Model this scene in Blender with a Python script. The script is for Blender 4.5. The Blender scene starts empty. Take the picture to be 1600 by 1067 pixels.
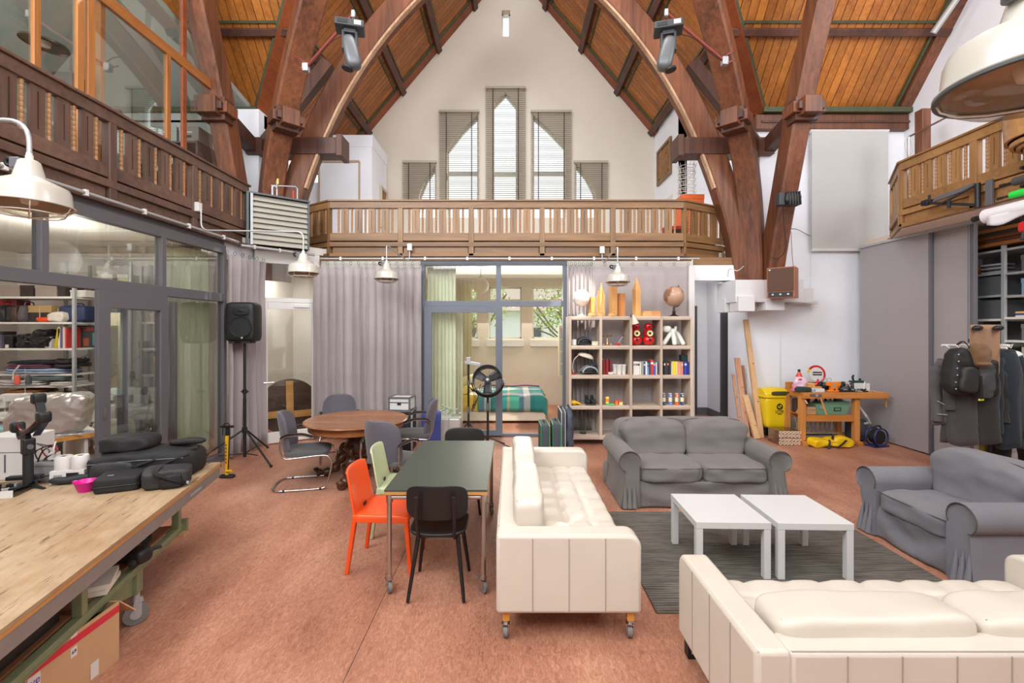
import bpy, bmesh, math, random
from mathutils import Vector, Matrix, noise
random.seed(7)
S = bpy.context.scene
COL = S.collection
PI = math.pi
# ---------------------------------------------------------------- camera, world, lights
F, CX, CY, H = 711.0, 797.0, 515.0, 1.9          # focal length and vanishing point in pixels, eye height
cd = bpy.data.cameras.new('camera'); cam = bpy.data.objects.new('camera', cd); COL.objects.link(cam)
cam.location = (0, 0, H); cam.rotation_euler = (PI/2, 0, 0)
cd.sensor_width = 36; cd.lens = 36*F/1600; cd.shift_x = (800-CX)/1600; cd.shift_y = (CY-533.5)/1600
cd.clip_start = .02; cd.clip_end = 200
S.camera = cam
S.view_settings.view_transform = 'Standard'; S.view_settings.look = 'None'
S.view_settings.gamma = 1; S.view_settings.use_curve_mapping = False
S.view_settings.exposure = -0.02
w = bpy.data.worlds.new('world'); S.world = w; w.use_nodes = True
wb = w.node_tree.nodes['Background']; wb.inputs[0].default_value = (.93, .97, 1, 1); wb.inputs[1].default_value = 1.7
def area(name, loc, aim, sx, sy, power, col=(1, 1, 1)):
    l = bpy.data.lights.new(name, 'AREA'); l.shape = 'RECTANGLE'; l.size = sx; l.size_y = sy; l.energy = power; l.color = col
    o = bpy.data.objects.new(name, l); COL.objects.link(o); o.location = loc
    o.rotation_euler = (Vector(aim)-Vector(loc)).to_track_quat('-Z', 'Y').to_euler(); return o
def point(name, loc, power, r=.1, col=(1, .93, .82)):
    l = bpy.data.lights.new(name, 'POINT'); l.energy = power; l.shadow_soft_size = r; l.color = col
    o = bpy.data.objects.new(name, l); COL.objects.link(o); o.location = loc; return o
sd = bpy.data.lights.new('sun','SUN'); sd.energy = 8; sd.angle = .009; sd.color = (1,.94,.84); so_ = bpy.data.objects.new('sun', sd); COL.objects.link(so_)
so_.rotation_euler = Vector((-.49,-.655,-.573)).to_track_quat('-Z','Y').to_euler()
area('store_fill', (6.6, 4.6, 3.2), (7.0, 5.8, 1.2), .6, 1.2, 40, (1, .97, .93))  # added fill for the dim store shelving, no lamp modelled there
area('window_light_behind', (0, -1.3, 5.2), (0, 9, 3.0), 6, 4, 500, (.97, .98, 1))     # tall nave window behind the camera
area('window_light_right', (6.9, 3.0, 6.4), (-2, 9, 3), 3, 2.4, 200, (.96, .98, 1))       # transept windows
area('window_light_left', (-4.3, 1.0, 6.6), (5.2, 7.8, 1.8), 3, 2, 430, (.90, .96, 1))
area('crossing_fill', (0, 4.4, 9.6), (0, 9.8, 4.6), 4, 2, 320, (.96, .98, 1))  # added area fill under the roof for the far walls, no opening above
point('workshop_fill', (-5.5, 5.5, 2.75), 50, .25, (1, .96, .9)); point('workshop_fill', (-6.9, 4.3, 2.75), 50, .25, (1, .96, .9))  # added point fills that brighten the workshop interior, no fixtures
area('bedroom_fill', (0, 11.3, 2.5), (0, 8, .6), 3, 1, 90, (1, .95, .85))  # added area fill placed just inside the low bedroom windows
point('office_fill', (-6.6, 3.6, 4.7), 75, .5, (.97, 1, .98))  # added unseen point fill that lifts the office ceiling and walls
area('vestibule_light', (-4.3, 8.6, 3.1), (-4.1, 8.3, 0), .8, .8, 34, (1, .97, .93))
area('passage_light', (4.1, 9.2, 2.9), (4.1, 9.2, 0), .6, .8, 7, (1, .95, .88))
sp = bpy.data.lights.new('sunbeam_spot','SPOT'); sp.energy = 1500; sp.spot_size = .26; sp.spot_blend = .35; sp.color = (1,.93,.82); sp.shadow_soft_size = .03  # added spot under the stage light, standing in for a sunbeam on the globe
spo = bpy.data.objects.new('sunbeam_spot', sp); COL.objects.link(spo); spo.location = (2.17,6.2,5.34); spo.rotation_euler = (Vector((1.18,7.75,2.45))-Vector(spo.location)).to_track_quat('-Z','Y').to_euler()
# ---------------------------------------------------------------- helpers
def P(x, y, Y): return Vector(((x-CX)*Y/F, Y, H-(y-CY)*Y/F))
def G(x, y, z=0.0):
    Y = (H-z)*F/(y-CY); return P(x, y, Y)
def lin(c): return tuple((v/12.92 if v <= .04045 else ((v+.055)/1.055)**2.4) for v in c)
def rgb(r, g, b): return lin((r/255, g/255, b/255))
class MB:
    def __init__(s): s.bm = bmesh.new(); s.T = Matrix()
    def v(s, p): return s.bm.verts.new(s.T @ Vector(p))
    def hexa(s, p):                      # eight corners: bottom ring of four, top ring of four
        v = [s.v(q) for q in p]
        for f in ((3,2,1,0),(4,5,6,7),(0,1,5,4),(1,2,6,5),(2,3,7,6),(3,0,4,7)): s.bm.faces.new([v[i] for i in f])
        return s
    def bb(s, x0, x1, y0, y1, z0, z1):
        return s.hexa([(x0,y0,z0),(x1,y0,z0),(x1,y1,z0),(x0,y1,z0),(x0,y0,z1),(x1,y0,z1),(x1,y1,z1),(x0,y1,z1)])
    def box(s, c, d, rz=0, rx=0, ry=0):
        T = s.T; s.T = T @ Matrix.Translation(c) @ Matrix.Rotation(rz,4,'Z') @ Matrix.Rotation(ry,4,'Y') @ Matrix.Rotation(rx,4,'X')
        s.bb(-d[0]/2,d[0]/2,-d[1]/2,d[1]/2,-d[2]/2,d[2]/2); s.T = T; return s
    def bar(s, a, b, w, h, up=(0,0,1), w2=None, h2=None):
        a = Vector(a); b = Vector(b); t = (b-a).normalized(); u = Vector(up)
        sd = t.cross(u)
        if sd.length < 1e-4: sd = t.cross(Vector((1,0,0)))
        sd.normalize(); u = sd.cross(t); w2 = w2 or w; h2 = h2 or h
        q = lambda p, W, HH: [p-sd*W/2-u*HH/2, p+sd*W/2-u*HH/2, p+sd*W/2+u*HH/2, p-sd*W/2+u*HH/2]
        return s.hexa(q(a,w,h)+q(b,w2,h2))
    def sweep(s, pts, sect, up=(0,0,1), closed=False, cap=True):   # section [(side, up)] carried along a path, up fixed
        pts = [Vector(p) for p in pts]; n = len(pts); rings = []
        for i, p in enumerate(pts):
            if closed: t = pts[(i+1)%n]-pts[i-1]
            else: t = pts[min(i+1,n-1)]-pts[max(i-1,0)]
            t.normalize(); u = Vector(up); sd = t.cross(u)
            if sd.length < 1e-4: sd = Vector((1,0,0))
            sd.normalize(); u = sd.cross(t)
            rings.append([s.v(p+sd*a+u*b) for a, b in sect])
        m = len(sect)
        for i in range(n if closed else n-1):
            A = rings[i]; B = rings[(i+1)%n]
            for j in range(m): s.bm.faces.new((A[j],A[(j+1)%m],B[(j+1)%m],B[j]))
        if cap and not closed: s.bm.faces.new(rings[0][::-1]); s.bm.faces.new(rings[-1])
        return s
    def tube(s, pts, r, n=8, closed=False):
        pts = [Vector(p) for p in pts]; k = len(pts); rr = r if isinstance(r,(list,tuple)) else [r]*k
        rings = []; u = None
        for i, p in enumerate(pts):
            t = (pts[(i+1)%k]-pts[i-1]) if closed else (pts[min(i+1,k-1)]-pts[max(i-1,0)])
            if t.length < 1e-9: t = Vector((0,0,1))
            t.normalize()
            if u is None: u = t.orthogonal().normalized()
            else:
                u = u-t*u.dot(t); u = u.normalized() if u.length > 1e-5 else t.orthogonal().normalized()
            w_ = t.cross(u)
            rings.append([s.v(p+(u*math.cos(2*PI*j/n)+w_*math.sin(2*PI*j/n))*rr[i]) for j in range(n)])
        for i in range(k if closed else k-1):
            A = rings[i]; B = rings[(i+1)%k]
            for j in range(n): s.bm.faces.new((A[j],A[(j+1)%n],B[(j+1)%n],B[j]))
        if not closed: s.bm.faces.new(rings[0][::-1]); s.bm.faces.new(rings[-1])
        return s
    def cyl(s, a, b, r, n=12, r2=None): return s.tube([a,b],[r,r if r2 is None else r2],n)
    def lathe(s, prof, n=16, c=(0,0,0), a0=0, a1=2*PI, ex=1.0):
        c = Vector(c); full = abs(a1-a0-2*PI) < 1e-6; m = n if full else n+1; rings = []
        for r, z in prof:
            if r < 1e-6: rings.append([s.v(c+Vector((0,0,z)))])
            else: rings.append([s.v(c+Vector((r*math.cos(a0+(a1-a0)*j/n)*ex, r*math.sin(a0+(a1-a0)*j/n), z))) for j in range(m)])
        for A, B in zip(rings, rings[1:]):
            for j in range(n):
                k = (j+1)%m
                if len(A)==1 and len(B)==1: continue
                if len(A)==1: s.bm.faces.new((A[0],B[k],B[j]))
                elif len(B)==1: s.bm.faces.new((A[j],A[k],B[0]))
                else: s.bm.faces.new((A[j],A[k],B[k],B[j]))
        return s
    def prism(s, poly, fn0, fn1):        # polygon mapped through two functions: near face, far face
        A = [s.v(fn0(a,b)) for a,b in poly]; B = [s.v(fn1(a,b)) for a,b in poly]; n = len(poly)
        s.bm.faces.new(A[::-1]); s.bm.faces.new(B)
        for i in range(n): s.bm.faces.new((A[i],A[(i+1)%n],B[(i+1)%n],B[i]))
        return s
    def px(s, poly, x0, x1): return s.prism(poly, lambda a,b:(x0,a,b), lambda a,b:(x1,a,b))
    def py(s, poly, y0, y1): return s.prism(poly, lambda a,b:(a,y0,b), lambda a,b:(a,y1,b))
    def pz(s, poly, z0, z1): return s.prism(poly, lambda a,b:(a,b,z0), lambda a,b:(a,b,z1))
    def grid(s, fn, nu, nv, wrap=False):
        R = [[s.v(fn(i/nu, j/nv)) for j in range(nv+1)] for i in range(nu if wrap else nu+1)]
        for i in range(nu):
            for j in range(nv):
                k = (i+1)%len(R); s.bm.faces.new((R[i][j],R[k][j],R[k][j+1],R[i][j+1]))
        return s
    def blob(s, c, d, p=4, n=6, fn=None, rot=None):   # rounded box / pillow: superellipsoid of full size d
        T = s.T; R = rot if rot else Matrix()
        s.T = T @ Matrix.Translation(c) @ R; vs = {}
        def get(i,j,k):
            if (i,j,k) not in vs:
                q = Vector((2*i/n-1, 2*j/n-1, 2*k/n-1))
                q = Vector([math.sin(a*PI/4)/math.sin(PI/4) for a in q])
                l = (abs(q.x)**p+abs(q.y)**p+abs(q.z)**p)**(1/p); q = q/l
                w_ = Vector((q.x*d[0]/2, q.y*d[1]/2, q.z*d[2]/2))
                if fn: w_ = fn(w_, q)
                vs[(i,j,k)] = s.v(w_)
            return vs[(i,j,k)]
        for a in range(n):
            for b in range(n):
                for f in ([(a,b,0),(a,b+1,0),(a+1,b+1,0),(a+1,b,0)],[(a,b,n),(a+1,b,n),(a+1,b+1,n),(a,b+1,n)],
                          [(0,a,b),(0,a,b+1),(0,a+1,b+1),(0,a+1,b)],[(n,a,b),(n,a+1,b),(n,a+1,b+1),(n,a,b+1)],
                          [(a,0,b),(a+1,0,b),(a+1,0,b+1),(a,0,b+1)],[(a,n,b),(a,n,b+1),(a+1,n,b+1),(a+1,n,b)]):
                    s.bm.faces.new([get(*q) for q in f])
        s.T = T; return s
    def mesh(s, name, m=None, smooth=None, uv=False):
        bmesh.ops.recalc_face_normals(s.bm, faces=s.bm.faces[:])
        me = bpy.data.meshes.new(name); s.bm.to_mesh(me); s.bm.free()
        if m: me.materials.append(m)
        if smooth is not None:
            me.polygons.foreach_set('use_smooth', [True]*len(me.polygons)); me.set_sharp_from_angle(angle=math.radians(smooth))
        return me
    def build(s, name, m, parent=None, smooth=None, bevel=0, solid=0, sub=0, seg=2):
        o = bpy.data.objects.new(name, s.mesh(name, m, smooth)); COL.objects.link(o)
        if parent is not None: o.parent = parent
        if solid:
            md = o.modifiers.new('solid','SOLIDIFY'); md.thickness = solid; md.offset = 0
        if bevel:
            md = o.modifiers.new('bevel','BEVEL'); md.width = bevel; md.segments = seg; md.limit_method = 'ANGLE'; md.angle_limit = math.radians(40)
        if sub:
            md = o.modifiers.new('sub','SUBSURF'); md.levels = sub; md.render_levels = sub
        return o
def tag(o, label=None, cat=None, group=None, kind=None):
    for k, v in (('label',label),('category',cat),('group',group),('kind',kind)):
        if v: o[k] = v
    return o
def thing(name, label, cat, loc=(0,0,0), rz=0, group=None, rot=None):
    o = bpy.data.objects.new(name, None); COL.objects.link(o); o.empty_display_size = .05
    o.location = loc; o.rotation_euler = rot or (0,0,rz); return tag(o, label, cat, group)
def struct(o): o['kind'] = 'structure'; return o
def stuff(o): o['kind'] = 'stuff'; return o
def holder(name, loc=(0,0,0)):
    o = bpy.data.objects.new(name, None); COL.objects.link(o); o.location = loc; o['kind'] = 'structure'; return o
def inst(name, me, parent, loc=(0,0,0), rot=(0,0,0), sc=(1,1,1)):
    o = bpy.data.objects.new(name, me); COL.objects.link(o); o.parent = parent; o.location = loc; o.rotation_euler = rot; o.scale = sc; return o
def kids(o): return [c for c in bpy.data.objects if c.parent is o]
def dup(o, loc, rz=0, label=None, parent=None):
    c = o.copy(); COL.objects.link(c)
    if parent is not None: c.parent = parent
    else: c.location = loc; c.rotation_euler = (0,0,rz)
    if label: c['label'] = label
    for k in kids(o): dup(k, None, 0, None, c)
    return c
def text(s, size, parent, loc, rot, m, name='lettering', ext=.0008, align='CENTER', bold=0):
    c = bpy.data.curves.new(name,'FONT'); c.body = s; c.size = size; c.extrude = ext; c.align_x = align; c.align_y = 'CENTER'; c.offset = bold
    c.materials.append(m); o = bpy.data.objects.new(name, c); COL.objects.link(o)
    bpy.context.view_layer.update()
    me = bpy.data.meshes.new_from_object(o.evaluated_get(bpy.context.evaluated_depsgraph_get())); bpy.data.objects.remove(o); bpy.data.curves.remove(c)
    o = bpy.data.objects.new(name, me); COL.objects.link(o)
    o.parent = parent; o.location = loc; o.rotation_euler = rot; return o
def sheet(name, m, outer, holes, place, depth, parent=None):   # flat panel with holes, thickness depth, through a filled 2D curve
    c = bpy.data.curves.new(name,'CURVE'); c.dimensions = '2D'; c.fill_mode = 'BOTH'; c.extrude = depth/2
    for poly in [outer]+holes:
        sp = c.splines.new('POLY'); sp.points.add(len(poly)-1); sp.use_cyclic_u = True
        for q,(a,b) in zip(sp.points, poly): q.co = (a,b,0,1)
    t = bpy.data.objects.new(name, c); COL.objects.link(t)
    bpy.context.view_layer.update()
    me = bpy.data.meshes.new_from_object(t.evaluated_get(bpy.context.evaluated_depsgraph_get()))
    bpy.data.objects.remove(t); bpy.data.curves.remove(c)
    me.transform(place); me.materials.clear(); me.materials.append(m); me.name = name
    o = bpy.data.objects.new(name, me); COL.objects.link(o)
    if parent is not None: o.parent = parent
    return o
XZ = lambda y: Matrix.Translation((0,y,0)) @ Matrix.Rotation(PI/2,4,'X')
# ---------------------------------------------------------------- materials
MATS = {}
def nodes(name):
    m = bpy.data.materials.new(name); m.use_nodes = True; nt = m.node_tree; b = nt.nodes['Principled BSDF']; return m, nt, b
def mat(name, c, rough=.5, metal=0, var=.0, scale=6, bump=0, bscale=None, stretch=(1,1,1), coat=0, emit=0, spec=None, rnd=0, sheen=0):
    if name in MATS: return MATS[name]
    m, nt, b = nodes(name); L = nt.links.new; c = rgb(*c)
    b.inputs['Base Color'].default_value = (*c,1); b.inputs['Roughness'].default_value = rough; b.inputs['Metallic'].default_value = metal
    if coat: b.inputs['Coat Weight'].default_value = coat; b.inputs['Coat Roughness'].default_value = .15
    if spec is not None: b.inputs['Specular IOR Level'].default_value = spec
    if sheen: b.inputs['Sheen Weight'].default_value = sheen
    if emit: b.inputs['Emission Color'].default_value = (*c,1); b.inputs['Emission Strength'].default_value = emit
    if var or bump or rnd:
        tc = nt.nodes.new('ShaderNodeTexCoord'); mp = nt.nodes.new('ShaderNodeMapping'); mp.inputs['Scale'].default_value = stretch
        L(tc.outputs['Object'], mp.inputs[0])
        n = nt.nodes.new('ShaderNodeTexNoise'); n.inputs['Scale'].default_value = scale; n.inputs['Detail'].default_value = 6; n.inputs['Roughness'].default_value = .65
        L(mp.outputs[0], n.inputs['Vector'])
        hsv = nt.nodes.new('ShaderNodeHueSaturation'); hsv.inputs['Color'].default_value = (*c,1)
        mr = nt.nodes.new('ShaderNodeMapRange'); mr.inputs[1].default_value = .3; mr.inputs[2].default_value = .7
        mr.inputs[3].default_value = 1-var; mr.inputs[4].default_value = 1+var; L(n.outputs[0], mr.inputs[0])
        src = mr.outputs[0]
        if rnd:
            oi = nt.nodes.new('ShaderNodeObjectInfo'); r2 = nt.nodes.new('ShaderNodeMapRange'); r2.inputs[3].default_value = 1-rnd; r2.inputs[4].default_value = 1+rnd
            L(oi.outputs['Random'], r2.inputs[0]); mu = nt.nodes.new('ShaderNodeMath'); mu.operation = 'MULTIPLY'; L(src, mu.inputs[0]); L(r2.outputs[0], mu.inputs[1]); src = mu.outputs[0]
        L(src, hsv.inputs['Value']); L(hsv.outputs[0], b.inputs['Base Color'])
        if bump:
            bp = nt.nodes.new('ShaderNodeBump'); bp.inputs['Strength'].default_value = bump; bp.inputs['Distance'].default_value = .01
            n2 = n
            if bscale:
                n2 = nt.nodes.new('ShaderNodeTexNoise'); n2.inputs['Scale'].default_value = bscale; n2.inputs['Detail'].default_value = 4; L(mp.outputs[0], n2.inputs['Vector'])
            L(n2.outputs[0], bp.inputs['Height']); L(bp.outputs[0], b.inputs['Normal'])
    MATS[name] = m; return m
def wood(name, c1, c2, axis='X', scale=3, rough=.5, rnd=.0, coat=0, bump=.08, fine=1.0):
    if name in MATS: return MATS[name]
    m, nt, b = nodes(name); L = nt.links.new
    tc = nt.nodes.new('ShaderNodeTexCoord'); mp = nt.nodes.new('ShaderNodeMapping'); st = {'X':(.08,1,1),'Y':(1,.08,1),'Z':(1,1,.08)}[axis]
    mp.inputs['Scale'].default_value = st
    oi = nt.nodes.new('ShaderNodeObjectInfo'); ad = nt.nodes.new('ShaderNodeVectorMath'); ad.operation = 'ADD'
    sc = nt.nodes.new('ShaderNodeMath'); sc.operation = 'MULTIPLY'; sc.inputs[1].default_value = 37; L(oi.outputs['Random'], sc.inputs[0])
    L(tc.outputs['Object'], ad.inputs[0]); L(sc.outputs[0], ad.inputs[1]); L(ad.outputs[0], mp.inputs[0])
    n = nt.nodes.new('ShaderNodeTexNoise'); n.inputs['Scale'].default_value = scale*8*fine; n.inputs['Detail'].default_value = 5; n.inputs['Roughness'].default_value = .6; n.inputs['Distortion'].default_value = .6
    L(mp.outputs[0], n.inputs['Vector'])
    n3 = nt.nodes.new('ShaderNodeTexNoise'); n3.inputs['Scale'].default_value = scale*.9; n3.inputs['Detail'].default_value = 3; L(mp.outputs[0], n3.inputs['Vector'])
    mx = nt.nodes.new('ShaderNodeMath'); mx.operation = 'MULTIPLY_ADD'; mx.inputs[1].default_value = .5; L(n.outputs[0], mx.inputs[0])
    hf = nt.nodes.new('ShaderNodeMath'); hf.operation = 'MULTIPLY'; hf.inputs[1].default_value = .5; L(n3.outputs[0], hf.inputs[0]); L(hf.outputs[0], mx.inputs[2])
    cr = nt.nodes.new('ShaderNodeValToRGB'); cr.color_ramp.elements[0].position = .35; cr.color_ramp.elements[1].position = .65
    cr.color_ramp.elements[0].color = (*rgb(*c1),1); cr.color_ramp.elements[1].color = (*rgb(*c2),1); L(mx.outputs[0], cr.inputs[0])
    out = cr.outputs[0]
    if rnd:
        hsv = nt.nodes.new('ShaderNodeHueSaturation'); r2 = nt.nodes.new('ShaderNodeMapRange'); r2.inputs[3].default_value = 1-rnd; r2.inputs[4].default_value = 1+rnd
        L(oi.outputs['Random'], r2.inputs[0]); L(r2.outputs[0], hsv.inputs['Value']); L(out, hsv.inputs['Color']); out = hsv.outputs[0]
    L(out, b.inputs['Base Color']); b.inputs['Roughness'].default_value = rough
    if coat: b.inputs['Coat Weight'].default_value = coat; b.inputs['Coat Roughness'].default_value = .2
    if bump:
        bp = nt.nodes.new('ShaderNodeBump'); bp.inputs['Strength'].default_value = bump; bp.inputs['Distance'].default_value = .01
        L(n.outputs[0], bp.inputs['Height']); L(bp.outputs[0], b.inputs['Normal'])
    MATS[name] = m; return m
def glassy(name, tint=(255,255,255), refl=.10, rough=.0):
    if name in MATS: return MATS[name]
    m = bpy.data.materials.new(name); m.use_nodes = True; nt = m.node_tree; nt.nodes.remove(nt.nodes['Principled BSDF']); L = nt.links.new
    out = nt.nodes['Material Output']; t = nt.nodes.new('ShaderNodeBsdfTransparent'); t.inputs[0].default_value = (*rgb(*tint),1)
    g = nt.nodes.new('ShaderNodeBsdfGlossy'); g.inputs['Roughness'].default_value = rough
    fr = nt.nodes.new('ShaderNodeLayerWeight'); fr.inputs['Blend'].default_value = .25
    mr = nt.nodes.new('ShaderNodeMapRange'); mr.inputs[3].default_value = refl*.4; mr.inputs[4].default_value = min(1, refl*5); L(fr.outputs['Fresnel'], mr.inputs[0])
    mx = nt.nodes.new('ShaderNodeMixShader'); L(mr.outputs[0], mx.inputs[0]); L(t.outputs[0], mx.inputs[1]); L(g.outputs[0], mx.inputs[2]); L(mx.outputs[0], out.inputs[0])
    MATS[name] = m; return m
M_white = mat('white_plaster', (238,240,246), .85, var=.025, scale=1.5, bump=.03, bscale=60)
M_gable = mat('cream_plaster', (212,202,188), .85, var=.03, scale=1.2, bump=.03, bscale=60)
M_beige = mat('beige_wall_paint', (205,192,170), .85, var=.02, scale=2)
M_wshop = mat('workshop_wall_paint', (222,216,208), .85, var=.02, scale=2)
M_office = mat('office_wall_paint', (168,172,166), .8, var=.02, scale=2)
M_beam = wood('red_brown_beam', (70,40,27), (134,80,51), 'Z', 2.2, .5, rnd=.12, bump=.15)
M_beamdk = wood('dark_brown_beam', (58,36,29), (102,62,46), 'Z', 2.2, .5, rnd=.1, bump=.15)
M_lam = wood('pale_raw_lamination', (150,108,78), (206,172,138), 'Z', 5, .7)
M_plank = wood('orange_roof_plank', (140,78,26), (196,122,48), 'Y', 2.5, .45, rnd=.2, bump=.1)
M_plankdk = wood('brown_roof_plank', (136,78,32), (188,116,52), 'X', 2.5, .45, rnd=.2, bump=.1)
M_trimgreen = mat('dull_green_trim_paint', (72,78,52), .6, var=.15, scale=8)
M_trimred = wood('red_roof_trim', (112,52,26), (150,78,38), 'Y', 2, .5)
M_dark = mat('roof_backing_dark', (48,28,16), .9)
M_gal = wood('golden_brown_gallery_wood', (104,74,46), (150,112,72), 'X', 2.4, .42, rnd=.05, bump=.05)
M_galv = wood('golden_brown_gallery_wood_upright', (106,76,48), (152,114,74), 'Z', 2.4, .42, rnd=.08, bump=.05)
M_gall = wood('dark_gallery_wood', (76,54,46), (112,84,70), 'Y', 2.4, .45, rnd=.05, bump=.05)
M_gallv = wood('dark_gallery_wood_upright', (76,54,46), (114,86,72), 'Z', 2.4, .45, rnd=.08, bump=.05)
M_galr = wood('honey_gallery_wood', (128,90,52), (168,124,76), 'Y', 2.4, .42, rnd=.04, bump=.05)
M_galrv = wood('honey_gallery_wood_upright', (130,92,54), (170,126,78), 'Z', 2.4, .42, rnd=.06, bump=.05)
M_spindle = mat('turned_spindle_wood', (172,128,88), .4, var=.12, scale=20)
M_groove = mat('dark_groove_wood', (58,40,28), .8)  # plain dark brown for seams, slots, holes and knots
M_steelgrey = mat('grey_painted_frame', (98,97,102), .45)
M_bluegrey = mat('blue_grey_painted_frame', (104,110,120), .45)
M_glass = glassy('window_glass', (252,254,252), .09)
M_clear = glassy('outer_window_glass', (250,252,252), .05)
M_galv_steel = mat('galvanised_steel', (178,180,182), .42, .35, var=.08, scale=14)
M_chrome = mat('brushed_chrome', (200,200,200), .22, 1)
M_black = mat('black_plastic', (24,24,26), .5)
M_blackmat = mat('black_matte', (30,30,32), .75)
M_whitepaint = mat('white_paint', (218,216,212), .4)
M_offwhite = mat('off_white_paint', (214,210,202), .5, var=.02)
# ================================================================= structure
def floor_mat():
    m, nt, b = nodes('terracotta_linoleum'); L = nt.links.new
    tc = nt.nodes.new('ShaderNodeTexCoord')
    n1 = nt.nodes.new('ShaderNodeTexNoise'); n1.inputs['Scale'].default_value = 1.3; n1.inputs['Detail'].default_value = 6
    n2 = nt.nodes.new('ShaderNodeTexNoise'); n2.inputs['Scale'].default_value = 38; n2.inputs['Detail'].default_value = 7; n2.inputs['Roughness'].default_value = .75; n2.inputs['Distortion'].default_value = 1.2
    mp = nt.nodes.new('ShaderNodeMapping'); mp.inputs['Scale'].default_value = (1.3,.5,1); mp.inputs['Rotation'].default_value = (0,0,.5)
    L(tc.outputs['Object'], mp.inputs[0]); L(mp.outputs[0], n1.inputs[0]); L(mp.outputs[0], n2.inputs[0])
    a = nt.nodes.new('ShaderNodeMath'); a.operation = 'MULTIPLY_ADD'; a.inputs[1].default_value = .55; L(n2.outputs[0], a.inputs[0])
    h = nt.nodes.new('ShaderNodeMath'); h.operation = 'MULTIPLY'; h.inputs[1].default_value = .45; L(n1.outputs[0], h.inputs[0]); L(h.outputs[0], a.inputs[2])
    cr = nt.nodes.new('ShaderNodeValToRGB'); e = cr.color_ramp.elements
    e[0].position = .36; e[0].color = (*rgb(130,82,62),1); e[1].position = .64; e[1].color = (*rgb(202,154,128),1)
    e2 = e.new(.5); e2.color = (*rgb(171,119,95),1)
    L(a.outputs[0], cr.inputs[0]); L(cr.outputs[0], b.inputs['Base Color'])
    b.inputs['Roughness'].default_value = .5; b.inputs['Specular IOR Level'].default_value = .35
    return m
M_floor = floor_mat()
struct(MB().bb(-9, 9, -1.5, 11.5, -.12, 0).build('floor', M_floor))
ZS, ZT = 3.19, 4.17        # gallery underside and rail top
GY = 8.0                   # front of the far gallery
WY = 11.55                 # far gable wall
wz = lambda y: H+(CY-y)*WY/F
wx = lambda x: (x-CX)*WY/F
def WP(*pts): return [(wx(x), wz(y)) for x, y in pts]
HOLES = [WP((770,340),(808,340),(808,164),(790,143),(770,164)), WP((698,340),(747,340),(747,178),(722,203),(698,234)),
         WP((833,340),(884,340),(884,228),(858,201),(833,179)), WP((652,340),(680,340),(680,258),(665,280),(655,305)),
         WP((900,340),(934,340),(930,300),(917,275),(900,255)), WP((784,57),(797,57),(797,16),(784,16)),
         WP((764,529),(815,529),(815,448),(764,448)), WP((832,529),(883,529),(883,448),(832,448)), WP((700,529),(746,529),(746,448),(700,448))]
gw = sheet('wall_gable', M_gable, [(-6,-.1),(6,-.1),(6,4.2),(4.2,6.3),(0,11.4),(-4.2,6.3),(-6,4.2)], HOLES, XZ(WY+.15), .3); struct(gw)
# glazing of the gable
def glaze(nm, poly, bars=(), y=WY+.2):
    o = holder(nm); xs = [p[0] for p in poly]; zs = [p[1] for p in poly]
    MB().py(poly, y, y+.006).build('pane', M_clear, o)
    cx_ = sum(xs)/len(xs); cz_ = sum(zs)/len(zs); fr = MB()
    for i in range(len(poly)):
        a, b = poly[i], poly[(i+1)%len(poly)]; fr.bar((a[0],y,a[1]),(b[0],y,b[1]),.07,.07,(0,1,0))
    fr.build('frame', M_whitepaint, o)
    for b in bars: MB().bb(min(xs), max(xs), y-.04, y+.03, b-.05, b+.05).build('glazing_bar', M_whitepaint, o)
    return o
for i, h in enumerate(HOLES[:5]): glaze('window_%d'%(i+1), h, [wz(268)] if i < 3 else [])
glaze('window_6', HOLES[5])
for i, h in enumerate(HOLES[6:]):
    o = glaze('window_%d'%(i+7), h, [wz(470)]); xs = [p[0] for p in h]
    MB().bb(min(xs)-.06, max(xs)+.06, WY-.06, WY+.02, wz(541), wz(531)).build('window_sill', M_whitepaint, o)
# side walls, far corners of the hall
def wall(nm, m, x0,x1,y0,y1,z0,z1): return struct(MB().bb(x0,x1,y0,y1,z0,z1).build(nm, m))
wall('wall_back_right', M_white, 4.55, 7.5, 8.44, 8.6, 0, 5.75)
wall('wall_right', M_white, 7.3, 7.45, 2.2, 8.44, 3.53, 6.0999)
struct(MB().px([(8.44,6.1),(2.2,6.1),(2.2,10.9),(3.9,11.1)], 7.3, 7.45).build('wall_right_gable', M_white))
wall('wall_bay_right', M_white, 3.66, 3.8, 9.78, 11.55, 3.2, 6.95)
wall('wall_bay_right_front', M_white, 3.66, 5.2, 9.78, 9.9, 3.2, 6.9)
wall('wall_bay_left', M_white, -5.4, -4.9, 8.44, 11.55, 3.2, 7.0)
wall('wall_back_left', M_white, -8.4, -4.45, 8.44, 8.6, 3.35, 5.85)
wall('wall_bedroom_left', M_beige, -2.75, -2.6, 8.2, WY, 0, 3.2)
wall('wall_bedroom_right', M_beige, 1.5, 1.62, 8.25, WY, 0, 3.2)
wall('wall_workshop_back', M_wshop, -8.4, -4.72, 7.76, 7.86, 0, 3.2)
wall('wall_workshop_corner', M_wshop, -4.82, -4.72, 7.1, 7.86, 0, 3.2)
wall('wall_workshop_left', M_wshop, -8.5, -8.4, -1, 8.44, 0, 8.5)
wall('wall_passage_back', M_white, 3.2, 5.0, 10.2, 10.3, 0, 3.3)
wall('wall_passage_left', M_white, 3.24, 3.3, 8.15, 10.2, 0, 3.3)
wall('trim_passage_beam', M_white, 3.24, 4.30, 8.12, 8.5, 2.78, 3.05)
wall('wall_passage_right', M_white, 4.78, 4.86, 9.1, 10.2, 0, 3.3)
wall('wall_vestibule_left', M_wshop, -4.8, -4.72, 7.87, 10.0, 0, 3.2)
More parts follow.
